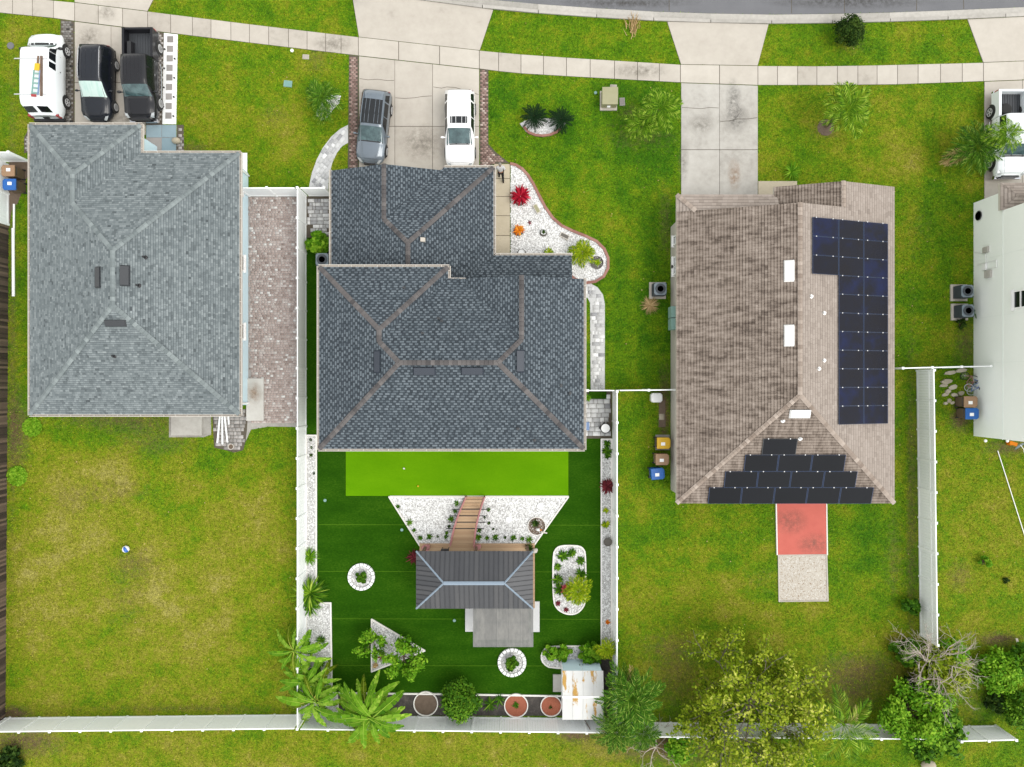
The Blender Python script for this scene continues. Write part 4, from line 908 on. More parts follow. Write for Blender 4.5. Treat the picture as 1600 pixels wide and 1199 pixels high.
MB().box((16.8, ys + .38, 1.06), (2.6, .06, 2.1), 0, .5).build('sliding_door', M['glass'], hC)
MB().box((gxc + .2, gy - .37, 1.1), (4.8, .06, 2.1), 0, .7).build('garage_door', M['white'], hC); MB().box((12.5, yn - .28, 1.05), (1.0, .06, 2.05), 0, .5).build('door', M['brown'], hC)
# ---- house D (right edge, two storeys)
hD = empty('house', (36, 4, 0), 'pale grey-green two-storey house wall at the right edge', 'house')
dx0, dx1, dyt, dyb = 30.05, 43, 10.6, -3.42
walls(hD, [(dx0, dyb), (dx1, dyb), (dx1, dyt), (dx0, dyt)], M['wallD'], 5.9)
walls(hD, [(dx0, dyt + .002), (dx1, dyt + .002), (dx1, 11.75), (dx0, 11.75)], M['wallD'], 2.6, 'garage_wall')
for z in (2.62,): MB().prism([(dx0 - .02, dyb - .02), (dx0 + .01, dyb - .02), (dx0 + .01, dyt), (dx0 - .02, dyt)], z, z + .05, .1).build('belt_course', M['wallD'], hD)
for y in (7.9, 4.2, 1.3): MB().box((dx0 - .004, y, 2.9), (.012, .02, 5.8), 0, .0).build('control_joint', M['wallD'], hD)
def hip(hs, x0, x1, y0, y1, z, p, mat, cap, nm='roof', zoff=0):
    w = min(x1 - x0, y1 - y0) / 2; zz = z + w * p
    if x1 - x0 > y1 - y0: a, b = (x0 + w, (y0 + y1) / 2, zz), (x1 - w, (y0 + y1) / 2, zz)
    else: a, b = ((x0 + x1) / 2, y0 + w, zz), ((x0 + x1) / 2, y1 - w, zz)
    q = [(x0, y0, z), (x1, y0, z), (x1, y1, z), (x0, y1, z)]
    fs = [[q[0], q[1], b, a], [q[1], q[2], b], [q[2], q[3], a, b], [q[3], q[0], a]] if x1 - x0 > y1 - y0 else [[q[0], q[1], a], [q[1], q[2], b, a], [q[2], q[3], b], [q[3], q[0], a, b]]
    m = MB(); [m.add(f, [tuple(range(len(f)))], .45) for f in fs]; r = m.build(nm, mat, hs)
    MB().prism([c[:2] for c in q], z - .18, z - .012).build('fascia', M['cream'], r); return r, fs
r_, fs = hip(hD, dx0 - .4, dx1 + .4, dyb - .4, dyt + .4, 6.0, .36, M['shC'], M['capC'])
r_, fs = hip(hD, dx0 - .2, dx1, dyt + .01, 13.4 if False else 12.25, 2.72, .36, M['shC'], M['capC'], 'garage_roof')
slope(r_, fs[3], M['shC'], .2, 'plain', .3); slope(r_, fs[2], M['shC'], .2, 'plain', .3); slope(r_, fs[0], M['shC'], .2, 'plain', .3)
window(hD, (dx0, P2(0, 475)[1] * .9 + .3), 1.0, 1.1, '-x', 4.2)
for (px, py, s) in ((1542, 391, (.14, .35, .45)), (1540, 418, (.12, .4, .3)), (1546, 429, (.2, .45, .5))):
    z = H * (1 - (dx0 - 0) * FPX / H / ((px - 800) * 1.0) * 1.0 * (H / H)); z = H - dx0 * FPX / (px - 800); y = (600 - py) * (H - z) / FPX
    MB().box((dx0 - .07, y, z), s).build('meter_box', M['white'] if s[2] < .4 else M['concrete_w'], hD)
for x in (33, 36.5, 40): window(hD, (x, dyb), 1.1, 1.2, '-y', 4.3); window(hD, (x, dyb), 1.1, 1.2, '-y', 1.5)
MB().tube([(dx0 - .05, 7.65, .4), (dx0 - .05, 7.65, 2.2), (dx0 - .05, 7.2, 2.2), (dx0 - .05, 7.2, 1.0)], .025, 6).build('conduit', M['white'], hD)
MB().tube([(dx0 - .05, 8.6, .1), (dx0 - .05, 8.2, 1.2), (dx0 - .05, 7.2, 1.3)], .025, 6).build('conduit', M['white'], hD)
hs = MB()
for k in range(4): hs.lathe([(.28 - .02 * k, -.025), (.31 - .02 * k, 0), (.28 - .02 * k, .025), (.25 - .02 * k, 0)], (0, 0, 0), 18, axis='x')
hs = hs.build('hose_reel', M['black'], hD, local=True); hs.location = (dx0 - .06 - 36, P2(0, 341)[1] - 4.0, 0.55)
# ---------------------------------------------------------------- vehicles (local: +y is the nose, z up)
class Loft:
    """body shell lofted through stations (y, zsill, zbelt, ztop, wsill, wbelt, wtop)"""
    def __init__(s, st, crown=.03): s.st = st; s.crown = crown; s.g = [s.prof(q) for q in st]
    def prof(s, q):
        y, zs, zb, zt, ws, wb, wt = q
        return [Vector((ws * .9, y, zs)), Vector((ws, y, zs + .1)), Vector((wb, y, zs + .5 * (zb - zs))), Vector((wb * .975, y, zb)), Vector((wt * 1.0, y, zt - .07)), Vector((wt * .93, y, zt - .015)), Vector((wt * .55, y, zt + s.crown * .7)), Vector((0, y, zt + s.crown))]
    def ev(s, a, t, sg=1):
        a = min(max(a, 0), len(s.g) - 1); t = min(max(t, 0), 7); i = min(int(a), len(s.g) - 2); j = min(int(t), 6); fa, ft = a - i, t - j
        p = (s.g[i][j] * (1 - ft) + s.g[i][j + 1] * ft) * (1 - fa) + (s.g[i + 1][j] * (1 - ft) + s.g[i + 1][j + 1] * ft) * fa
        return Vector((p.x * sg, p.y, p.z))
    def nrm(s, a, t, sg):
        e = .02; d = s.ev(a + e, t, 1) - s.ev(a - e, t, 1); f = s.ev(a, t + e, 1) - s.ev(a, t - e, 1); n = d.cross(f)
        if n.length < 1e-9: n = Vector((1, 0, 0))
        n.normalize()
        if n.x < -1e-4 or n.z < -.3: n = -n
        return Vector((n.x * sg, n.y, n.z))
    def body(s):
        m = MB(); n = len(s.g); vs = []; W = 15
        for g in s.g: vs += [p for p in g] + [Vector((-p.x, p.y, p.z)) for p in g[-2::-1]]
        fs = []
        for i in range(n - 1):
            for j in range(W - 1): fs.append((i * W + j, i * W + j + 1, (i + 1) * W + j + 1, (i + 1) * W + j))
            fs.append((i * W + W - 1, i * W, (i + 1) * W, (i + 1) * W + W - 1))
        fs.append(tuple(range(W))); fs.append(tuple(range((n - 1) * W, n * W))[::-1])
        return m.add(vs, fs)
    def side(s, lo, hi, t0, t1, sg, off=.012, n=4, k=3):
        """patch on the flank; lo/hi = (station at t0, station at t1)"""
        m = MB(); vs = []
        for i in range(n + 1):
            for j in range(k + 1):
                b = j / k; a = (lo[0] + (lo[1] - lo[0]) * b) * (1 - i / n) + (hi[0] + (hi[1] - hi[0]) * b) * (i / n); t = t0 + (t1 - t0) * b
                vs.append(s.ev(a, t, sg) + s.nrm(a, t, sg) * off)
        return m.add(vs, [(i * (k + 1) + j, (i + 1) * (k + 1) + j, (i + 1) * (k + 1) + j + 1, i * (k + 1) + j + 1) for i in range(n) for j in range(k)])
    def top(s, a0, a1, w0, w1, off=.012, n=4, k=8):
        """patch across the top, w = how far down the profile it reaches on each side (0..3.9)"""
        m = MB(); vs = []
        for i in range(n + 1):
            a = a0 + (a1 - a0) * i / n; w = w0 + (w1 - w0) * i / n
            for j in range(k + 1):
                u = -1 + 2 * j / k; sg = 1 if u >= 0 else -1; t = 7 - abs(u) * w
                vs.append(s.ev(a, t, sg) + s.nrm(a, min(t, 6.9), sg) * off)
        return m.add(vs, [(i * (k + 1) + j, (i + 1) * (k + 1) + j, (i + 1) * (k + 1) + j + 1, i * (k + 1) + j + 1) for i in range(n) for j in range(k)])
def wheels(root, hw, yf, yr, r=.36, w=.25, rimm='silver'):
    for sx in (-1, 1):
        for y in (yf, yr):
            x = sx * (hw - w / 2 + .035)
            t = MB().lathe([(r * .62, -w / 2), (r * .93, -w / 2), (r, -w * .33), (r, w * .33), (r * .93, w / 2), (r * .62, w / 2)], (x, y, r), 26, axis='x').build('wheel', M['rubber'], root, True, local=True)
            m = MB(); xo = x + sx * (w / 2 - .004)
            m.lathe([(r * .64, -.02), (r * .64, .025), (r * .54, .025), (r * .54, -.02)], (xo, y, r), 22, axis='x')
            for k in range(5):
                a = 2 * PI * k / 5; c = (xo + sx * .005, y + math.cos(a) * r * .3, r + math.sin(a) * r * .3)
                ca, sa = math.cos(a), math.sin(a); vs = []
                for dx in (-.012, .012):
                    for l, q in ((-.28, -.06), (.28, -.09), (.28, .09), (-.28, .06)):
                        vs.append((c[0] + dx, c[1] + (l * ca - q * sa) * r, c[2] + (l * sa + q * ca) * r))
                m.add(vs, [(0, 1, 2, 3), (7, 6, 5, 4), (0, 1, 5, 4), (1, 2, 6, 5), (2, 3, 7, 6), (3, 0, 4, 7)])
            m.lathe([(.07, -.02), (.06, .03)], (xo, y, r), 10, axis='x')
            m.build('rim', M[rimm], t, local=True)
            MB().lathe([(r * .62, -.01), (r * .62, .0)], (x + sx * (w / 2 - .002), y, r), 18, axis='x').build('brake_disc', M['black'], t, local=True)
            # dark wheel arch
            m = MB(); vs = []; R0 = r * 1.2; nn = 14
            for i in range(nn + 1):
                a = PI * 1.08 * i / nn - PI * .04
                vs += [(sx * (hw + .004), y + R0 * math.cos(a), r + R0 * math.sin(a)), (sx * (hw - .13), y + R0 * math.cos(a), r + R0 * math.sin(a)), (sx * (hw + .004), y + r * .9 * math.cos(a), r + r * .9 * math.sin(a))]
            m.add(vs, [f for i in range(nn) for f in ((3 * i, 3 * i + 3, 3 * i + 4, 3 * i + 1), (3 * i, 3 * i + 2, 3 * i + 5, 3 * i + 3))])
            m.build('wheel_arch', M['black'], root, local=True)
def mirror(root, y, z, hw, mat, s=1.0):
    for sx in (-1, 1):
        m = MB(); m.ball((sx * (hw + .16 * s), y, z), (.13 * s, .07 * s, .09 * s), 8); m.box((sx * (hw + .02), y, z - .03), (.16, .05, .05)); m.build('mirror', mat, root, True, local=True)
def lamps(root, L_, front, rear):
    for sg in (-1, 1):
        L_.side((front[0], front[0] + .1), (front[1], front[1]), front[2], front[3], sg, .014).build('headlight', M['lamp_clear'], root, local=True)
        if rear: L_.side((rear[0], rear[0]), (rear[1], rear[1]), rear[2], rear[3], sg, .014).build('taillight', M['lamp_red'], root, local=True)
def car(label, x, y, rz, Ln, hw, hgt, paint, cat='car', name='parked_car', kind='suv', wb=(1.35, -1.35), glass='windscreen', extra=None):
    o = empty(name, (x, y, 0.045), label, cat, 'vehicles parked on the driveways', rz)
    h = Ln / 2; zh = hgt * .63
    st = [(-h, .42, .7, .78, hw * .68, hw * .72, hw * .6), (-h + .07, .32, .86, .98, hw * .84, hw * .88, hw * .74), (-h + .13, .3, zh * .98, hgt * .72, hw * .95, hw * .97, hw * .77), (-h + .34, .3, zh, hgt * .955, hw * .975, hw, hw * .71), (-h + .75, .28, zh, hgt * .99, hw * .98, hw, hw * .73),
          (-.6, .26, zh * .98, hgt, hw * .98, hw, hw * .75), (-.02 * h, .26, zh * .96, hgt * .975, hw * .98, hw, hw * .74), (h * .05, .26, zh * .955, hgt * .95, hw * .98, hw, hw * .735), (h * .44, .27, zh * .9, zh * .985, hw * .98, hw * .99, hw * .8),
          (h * .5, .28, zh * .87, zh * .965, hw * .98, hw * .985, hw * .82), (h - .55, .3, zh * .83, zh * .9, hw * .96, hw * .97, hw * .78), (h - .24, .32, zh * .76, zh * .84, hw * .85, hw * .88, hw * .66), (h - .07, .36, zh * .62, zh * .7, hw * .66, hw * .7, hw * .5), (h, .42, zh * .48, zh * .54, hw * .48, hw * .5, hw * .34)]
    L_ = Loft(st); b = L_.body().build('body', paint, o, True, local=True)
    L_.top(7.12, 7.97, 3.0, 3.3).build('windscreen', M[glass], o, True, local=True)
    L_.top(2.1, 2.95, 2.9, 2.6).build('rear_window', M['glass'], o, True, local=True)
    for sg in (-1, 1):
        for lo, hi in (((3.1, 3.5), (4.15, 4.15)), ((4.25, 4.25), (5.2, 5.2)), ((5.3, 5.3), (7.45, 6.9))):
            L_.side(lo, hi, 3.12, 3.86, sg).build('side_window', M['glass'], o, True, local=True)
        L_.side((2.0, 2.0), (11.3, 11.3), .0, 1.05, sg, .01, 12).build('sill_trim', M['black'], o, True, local=True)
        for a in (4.2, 5.25, 7.3): L_.side((a, a), (a + .012, a + .012), 1.1, 3.05, sg, .004, 1).build('door_seam', M['black'], o, local=True)
        for a in (4.35, 5.5): L_.side((a, a), (a + .1, a + .1), 2.55, 2.68, sg, .03, 1).build('door_handle', M['chrome'] if paint not in (M['p_white'],) else paint, o, local=True)
        m = MB(); m.tube([L_.ev(a, 4.75, sg) + Vector((0, 0, .05 if i not in (0, 5) else .0)) for i, a in enumerate(np.linspace(3.3, 6.6, 6))], .032, 6); m.build('roof_rail', M['chrome'] if kind == 'rail' else paint, o, local=True)
        L_.top(8.9, 11.3, .01, .01)
        L_.side((10.9, 11.1), (12.4, 12.1), 3.1, 4.3, sg, .012).build('headlight', M['lamp_clear'], o, local=True)
        L_.side((.6, .6), (2.2, 2.3), 2.9, 3.6, sg, .012).build('taillight', M['lamp_red'], o, local=True)
        hd = MB(); pts = [L_.ev(a, 5.5 + .3 * i, sg) + Vector((0, 0, .008)) for i, a in enumerate((9.0, 10, 11))]; hd.tube(pts, .012, 4); hd.build('bonnet_crease', paint, o, local=True)
    rb = MB()
    for u in (-.62, -.25, .25, .62): rb.tube([L_.ev(a, 7 - abs(u) * 1.9, 1 if u > 0 else -1) + Vector((0, 0, .004)) for a in np.linspace(3.6, 6.6, 6)], .014, 5)
    rb.build('roof_rib', paint, o, True, local=True)
    for a in (6.93, 10.98): L_.top(a, a + .03, 2.6, 2.6, .006, 1).build('panel_gap', M['black'], o, local=True)
    g = MB(); g.box((0, h - .03, .55), (hw * .8, .12, .2)); g.build('grille', M['black'], o, local=True)
    MB().box((0, h - .01, .36), (hw * .9, .1, .1), 0, .5).build('bumper', M['chrome'] if kind == 'rail' else M['black'], o, local=True)
    MB().box((0, -h + .02, .52), (hw * 1.5, .12, .16)).build('rear_bumper', M['black'], o, local=True)
    w = MB()
    for x0, x1 in ((-.6, .0), (.05, .6)):
        q = [L_.ev(8.05, 7 - abs(a) * 3, 1 if a > 0 else -1) + Vector((0, 0, .02)) for a in (x0, x1)]; q[0] += Vector((0, .02, 0)); q[1] += Vector((0, -.16, .05)); w.tube(q, .012, 4)
    w.build('wiper', M['black'], o, local=True)
    L_.top(7.98, 8.35, 3.2, 3.2, .006).build('cowl', M['black'], o, local=True)
    mirror(o, h * .27, zh * 1.02, hw * .97, paint)
    wheels(o, hw, wb[0], wb[1])
    if extra: extra(o, L_)
    return o
def roofglass(a0, a1, w, mat='glass'):
    def f(o, L_): L_.top(a0, a1, w, w, .008, 8).build('sunroof', M[mat], o, True, local=True)
    return f
car('black sport utility car with silver shade behind its windscreen on the left driveway', -26.5, 19.2, PI - .02, 4.75, .95, 1.76, M['p_black'], kind='rail', wb=(1.36, -1.34), glass='sunshade')
def greyx(o, L_): L_.top(4.15, 6.85, 2.0, 2.0, .01, 8).build('glass_roof', M['glass'], o, True, local=True)
car('metallic grey car with dark glass roof parked at an angle on the middle driveway', -8.86, 16.42, PI - .115, 4.65, .93, 1.62, M['p_grey'], wb=(1.36, -1.3), extra=greyx)
car('white sport utility car with small dark sunroof on the middle driveway', -3.33, 16.28, PI + .0, 4.9, .96, 1.72, M['p_white'], wb=(1.4, -1.4), extra=roofglass(5.3, 6.2, 1.55))
def pickup(label, x, y, rz, Ln, hw, hgt, paint, wb, bedlen=1.8, spare=False, rimm='silver'):
    o = empty('pickup_truck', (x, y, .045), label, 'pickup truck', 'vehicles parked on the driveways', rz)
    h = Ln / 2; zh = hgt * .64; yb = -h + bedlen
    st = [(yb + .02, .45, zh, hgt * .93, hw * .96, hw * .985, hw * .77), (yb + .1, .42, zh, hgt * .985, hw * .97, hw * .99, hw * .78), (yb + .5, .4, zh, hgt, hw * .97, hw * .99, hw * .8), (yb + 1.5, .4, zh, hgt * .99, hw * .97, hw * .99, hw * .8), (yb + 1.85, .4, zh, hgt * .96, hw * .97, hw * .99, hw * .79),
          (yb + 2.5, .42, zh * .95, zh * 1.0, hw * .97, hw * .99, hw * .86), (h - .9, .45, zh * .92, zh * .98, hw * .97, hw * .98, hw * .86), (h - .4, .45, zh * .9, zh * .955, hw * .95, hw * .97, hw * .82), (h - .16, .45, zh * .82, zh * .89, hw * .9, hw * .93, hw * .7), (h - .03, .45, zh * .62, zh * .7, hw * .78, hw * .82, hw * .55)]
    L_ = Loft(st); L_.body().build('cab', paint, o, True, local=True)
    L_.top(4.1, 4.95, 3.0, 3.35).build('windscreen', M['windscreen'], o, True, local=True)
    for sg in (-1, 1):
        for lo, hi in (((.5, .9), (2.25, 2.25)), ((2.35, 2.35), (4.55, 4.1))): L_.side(lo, hi, 3.12, 3.86, sg).build('side_window', M['glass'], o, True, local=True)
        for a in (2.3, 4.4): L_.side((a, a), (a + .012, a + .012), .6, 3.05, sg, .004, 1).build('door_seam', M['black'], o, local=True)
        for a in (1.2, 2.5): L_.side((a, a), (a + .12, a + .12), 2.55, 2.7, sg, .03, 1).build('door_handle', M['chrome'], o, local=True)
        L_.side((7.1, 7.2), (8.5, 8.3), 3.0, 4.2, sg, .012).build('headlight', M['lamp_clear'], o, local=True)
        MB().tube([(sg * (hw + .05), yb + .1, .42), (sg * (hw + .1), yb + .5, .4), (sg * (hw + .1), yb + 2.1, .4), (sg * (hw + .03), yb + 2.4, .42)], .035, 8).build('side_step', M['chrome'], o, local=True)
        # bed side
        MB().prism([(sg * hw * .985, -h + .08), (sg * hw * .985, yb), (sg * (hw - .16), yb), (sg * (hw - .16), -h + .08)], .5, zh * 1.02).box((sg * (hw - .09), (yb - h) / 2 + .02, zh * 1.02 + .02), (.15, bedlen - .1, .04)).build('bed_side', paint, o, local=True)
        MB().box((sg * (hw - .07), -h + .09, .95), (.12, .06, .36)).build('taillight', M['lamp_red'], o, local=True)
    MB().box((0, -h + .11, (.5 + zh) / 2), (hw * 1.66, .1, zh - .46)).box((0, -h + .11, zh), (hw * 1.64, .13, .03)).build('tailgate', paint, o, local=True)
    MB().box((0, (yb - h) / 2, .62), (hw * 1.7, bedlen - .1, .05), 0, .8).build('bed_floor', M['darkmetal'], o, local=True)
    m = MB()
    for k in range(9): m.box((-hw * .68 + hw * 1.36 * k / 8, (yb - h) / 2, .655), (.06, bedlen - .25, .03), 0, .9)
    m.build('bed_liner', M['darkmetal'], o, local=True)
    MB().box((0, -h + .02, .5), (hw * 1.85, .16, .16)).build('rear_bumper', M['chrome'], o, local=True)
    MB().box((0, h - .02, .52), (hw * 1.75, .2, .2)).build('bumper', M['chrome'], o, local=True); MB().box((0, h - .02, .78), (hw * 1.1, .1, .24)).build('grille', M['black'], o, local=True)
    rb = MB()
    for u in (-.75, -.45, -.15, .15, .45, .75): rb.tube([L_.ev(a, 7 - abs(u) * 1.9, 1 if u > 0 else -1) + Vector((0, 0, .004)) for a in np.linspace(.6, 3.6, 5)], .016, 5)
    for u in (-.5, .5): rb.tube([L_.ev(a, 7 - abs(u) * 2.6, 1 if u > 0 else -1) + Vector((0, 0, .004)) for a in np.linspace(5.3, 7.8, 5)], .02, 5)
    rb.build('panel_rib', paint, o, True, local=True)
    L_.top(7.9, 7.95, 2.8, 2.8, .006, 1).build('panel_gap', M['black'], o, local=True)
    w = MB(); [w.tube([L_.ev(5.05, 7 - abs(a) * 3, 1 if a > 0 else -1) + Vector((0, 0, .02)), L_.ev(4.8, 7 - abs(a + .55) * 3, 1 if a + .55 > 0 else -1) + Vector((0, 0, .05))], .012, 4) for a in (-.6, .04)]; w.build('wiper', M['black'], o, local=True)
    L_.top(4.97, 5.25, 3.2, 3.2, .006).build('cowl', M['black'], o, local=True)
    mirror(o, yb + 2.2, zh * 1.05, hw * .97, M['black'] if paint is not M['p_vanwhite'] else M['p_vanwhite'], 1.25)
    wheels(o, hw, wb[0], wb[1], .4, .27, rimm)
    return o
pickup('black pickup truck with empty open bed beside the white stepping strip', -23.68, 19.72, PI + .01, 5.75, .99, 1.86, M['p_char'], (1.68, -1.86), 1.95)
MB().box((-24.3, 21.3, .95), (.3, 1.0, .4), 0, .6, .85).build('tool_case', M['black'], label='dark case lying in the open bed of the black pickup', cat='case')
pickup('light blue-white pickup truck with open bed at the right edge under the palm', 31.78, 15.95, PI, 5.5, .96, 1.78, M['p_vanwhite'], (1.8, -1.52), 1.75)
sp = MB().lathe([(.2, -.12), (.33, -.12), (.37, -.06), (.37, .06), (.33, .12), (.2, .12)], (31.5, 17.5, .86), 26).build('spare_tyre', M['rubber'], label='black spare wheel lying in the bed of the light blue pickup', cat='tyre', smooth=True)
MB().lathe([(.2, -.03), (.21, .05), (.12, .06), (.05, .03)], (31.5, 17.5, .86), 20).build('rim', M['darkmetal'], sp)
def van():
    o = empty('cargo_van', (-29.72, 19.62, .045), 'white cargo van with ladder rack on its roof beside the left driveway', 'van', 'vehicles parked on the driveways', .0)
    hw = 1.02; h = 2.7; t = 2.12
    st = [(-h + .08, .5, 1.0, 1.08, hw * .93, hw * .96, hw * .84), (-h + .46, .4, 1.28, t * .97, hw * .97, hw * .985, hw * .79), (-h + .8, .38, 1.3, t, hw * .98, hw, hw * .82), (0, .38, 1.3, t, hw * .98, hw, hw * .82), (1.05, .38, 1.28, t * .985, hw * .98, hw, hw * .81), (1.25, .38, 1.26, t * .96, hw * .98, hw, hw * .8),
          (1.8, .4, 1.16, 1.24, hw * .98, hw * .99, hw * .84), (2.3, .42, 1.04, 1.12, hw * .95, hw * .97, hw * .8), (h - .12, .45, .86, .96, hw * .9, hw * .92, hw * .7), (h, .5, .7, .76, hw * .78, hw * .82, hw * .5)]
    L_ = Loft(st, .05); L_.body().build('body', M['p_vanwhite'], o, True, local=True)
    L_.top(5.08, 5.92, 3.0, 3.35).build('windscreen', M['windscreen'], o, True, local=True); L_.top(5.95, 6.25, 3.2, 3.2, .006).build('cowl', M['black'], o, local=True)
    for sg in (-1, 1):
        for lo, hi in (((4.35, 4.4), (5.5, 5.15)), ((3.55, 3.6), (4.2, 4.2)), ((3.05, 3.1), (3.45, 3.45))): L_.side(lo, hi, 3.15, 3.8, sg).build('side_window', M['glass'], o, True, local=True)
        for a in (3.0, 4.28): L_.side((a, a), (a + .012, a + .012), .6, 3.9, sg, .004, 1).build('door_seam', M['silver'], o, local=True)
        for a in (3.1, 4.2): L_.side((a, a), (a + .06, a + .06), 2.3, 2.5, sg, .02, 1).build('door_handle', M['black'], o, local=True)
        L_.side((8.0, 8.0), (8.7, 8.7), 2.9, 4.0, sg, .012).build('headlight', M['lamp_clear'], o, local=True)
        MB().box((sg * hw * .86, -h + .1, .95), (.16, .16, .4)).build('taillight', M['lamp_red'], o, local=True)
    for sx in (-1, 1):
        q = [L_.ev(.3, 6.75, sx), L_.ev(.3, 4.9, sx), L_.ev(.8, 4.9, sx), L_.ev(.8, 6.75, sx)]; MB().add([p + Vector((0, -.03, .015)) for p in q], [(0, 1, 2, 3)]).build('rear_window', M['glass'], o, local=True)
    MB().box((0, -h + .05, .82), (.36, .06, .16)).build('number_plate', M['black'], o, local=True)
    MB().box((0, -h + .02, .5), (hw * 1.9, .22, .2)).build('rear_bumper', M['black'], o, local=True); MB().box((0, h - .04, .52), (hw * 1.5, .12, .2)).build('bumper', M['black'], o, local=True)
    mirror(o, 1.5, 1.35, hw, M['black'], 1.3); wheels(o, hw, 1.78, -1.5, .38, .26)
    # ladder rack: two cross bars with drop arms and a long tray
    for y in (.45, -1.75): MB().box((0, y, t + .13), (2.0, .05, .05), 0, .3).tube([(-1.0, y, t + .13), (-1.2, y + .08, t - .1)], .02, 5).build('rack_bar', M['silver'], o, local=True)
    MB().box((.66, -.65, t + .18), (.07, 2.5, .05)).box((.75, -.65, t + .18), (.03, 2.5, .05)).build('rack_rail', M['brown'], o, local=True)
    l = empty('step_ladder', (-29.72 + .4, 19.62 - .6, t + .23), 'blue and yellow step ladder lying on the roof rack of the white van', 'ladder', rz=-.09)
    for x in (-.19, .19): MB().box((x, -.45, 0), (.06, 1.5, .06), 0, .5).build('rail', M['teal'] if x < 0 else M['ltblue'], l, local=True)
    for i in range(5): MB().box((0, -1.1 + i * .3, .01), (.34, .09, .04)).build('rung', M['teal'], l, local=True)
    MB().box((0, .5, .02), (.3, .42, .06), 0, .8).build('top_cap', M['bin_yellow'], l, local=True); MB().box((0, .95, .0), (.1, .5, .05)).build('brace', M['brown'], l, local=True); MB().box((-.05, -1.28, .02), (.3, .16, .06)).build('foot', M['lamp_red'], l, local=True)
van()

# ---------------------------------------------------------------- bins, machines, small things
def wbin(label, px, py, rz, lid, z=0.0, body='bin_body'):
    x, y = P2(px, py); o = empty('wheeled_bin', (x, y, z), label, 'bin', 'wheeled bins', rz)
    MB().box((0, 0, .5), (.62, .68, .92), 0, .5, 1.0).build('body', M[body], o, local=True)
    b = o.children[0] if o.children else None
    m = MB(); m.prism([(-.36, -.4), (.36, -.4), (.36, .34), (.28, .42), (-.28, .42), (-.36, .34)], .97, 1.05, .5, .03); m.box((0, .41, 1.0), (.5, .08, .05)).build('lid', M[lid], o, local=True)
    MB().box((.05, -.02, 1.057), (.2, .26, .008), 0, .9).build('sticker', M['white'], o, local=True)
    MB().tube([(-.25, -.42, .95), (-.25, -.5, .98), (.25, -.5, .98), (.25, -.42, .95)], .02, 6).build('handle', M['black'], o, local=True)
    for s in (-1, 1): MB().lathe([(.11, -.03), (.12, 0), (.11, .03)], (s * .3, -.34, .12), 14, axis='x').build('wheel', M['rubber'], o, local=True)
    return o
wbin('tan-lidded bin by the short fence at the left edge', 31, 275, PI / 2, 'bin_brown')
wbin('blue-lidded bin by the short fence at the left edge', 33, 296, PI / 2, 'bin_blue')
wbin('yellow-lidded bin against the left wall of the brown roofed house', 1031, 691, -PI / 2, 'bin_yellow')
wbin('tan-lidded bin between the yellow and blue ones beside the brown roofed house', 1029, 716, -PI / 2, 'bin_brown', body='bin_brown')
wbin('blue-lidded bin below the tan and yellow ones beside the brown roofed house', 1022, 738, -PI / 2 + .08, 'bin_blue', body='bin_blue')
wbin('tan-lidded bin against the pale two-storey wall beside the bicycles', 1500, 628, -PI / 2, 'bin_brown')
wbin('blue-lidded bin against the pale two-storey wall below the tan one', 1502, 646, -PI / 2, 'bin_blue')
wbin('blue bin on the grass verge cut by the top edge of the photo', 551, -11, .1, 'bin_blue', body='bin_blue')
def acunit(label, px, py, s=.78, h=.8, pad=True, rz=0.):
    x, y = P2(px, py); o = empty('air_conditioner', (x, y, 0), label, 'air conditioner', 'outdoor air conditioners', rz)
    if pad: MB().box((0, 0, .05), (s + .3, s + .3, .1), 0, .6).build('pad', M['concrete'], o, local=True)
    MB().box((0, 0, .1 + h / 2), (s, s, h)).build('body', M['ac'], o, local=True)
    m = MB()
    for i in range(9):
        for sx in (-1, 1): m.box((sx * (s / 2 + .006), 0, .2 + i * h / 10), (.012, s * .9, .03), 0, .8).box((0, sx * (s / 2 + .006), .2 + i * h / 10), (s * .9, .012, .03), 0, .8)
    m.build('louvres', M['ac'], o, local=True)
    m = MB(); r = s * .4; c8 = [(s / 2 * a, s / 2 * b) for a, b in ((-1, -.7), (-.7, -1), (.7, -1), (1, -.7), (1, .7), (.7, 1), (-.7, 1), (-1, .7))]
    m.prism(c8, h + .1, h + .13, .5); t = m.build('top_cover', M['ac_top'], o, local=True)
    MB().lathe([(r, h + .131), (r, h + .136)], (0, 0, 0), 24).build('fan_opening', M['darkmetal'], t, local=True)
    m = MB()
    for k in range(4):
        a = k * PI / 2 + .4; m.add([(math.cos(a) * .08, math.sin(a) * .08, h + .14), (math.cos(a - .15) * r * .95, math.sin(a - .15) * r * .95, h + .14), (math.cos(a + .5) * r * .95, math.sin(a + .5) * r * .95, h + .152), (math.cos(a + .9) * .1, math.sin(a + .9) * .1, h + .15)], [(0, 1, 2, 3)])
    m.lathe([(.1, h + .14), (.08, h + .16)], (0, 0, 0), 12); m.build('fan', M['ac_top'], t, local=True)
    m = MB()
    for q in (.6, 1.03): m.lathe([(r * q - .006, h + .165), (r * q + .006, h + .165), (r * q + .006, h + .175), (r * q - .006, h + .175)], (0, 0, 0), 24)
    m.build('grille', M['ac'], t, local=True)
acunit('grey air conditioner on a pad left of the brown roofed house', 1027, 455)
acunit('upper dark grey air conditioner against the pale two-storey wall', 1497, 458.5); acunit('lower dark grey air conditioner against the pale two-storey wall', 1498, 488.5)
acunit('air conditioner half under the left eave of the middle house', 509, 410, .8, .75)
tb = empty('utility_box', (*P2(950.5, 159), 0), 'olive green electric utility box on a pad on the front lawn', 'utility box')
MB().box((-.0, -.0, .06), (1.1, 1.25, .12)).build('pad', M['concrete'], tb, local=True)
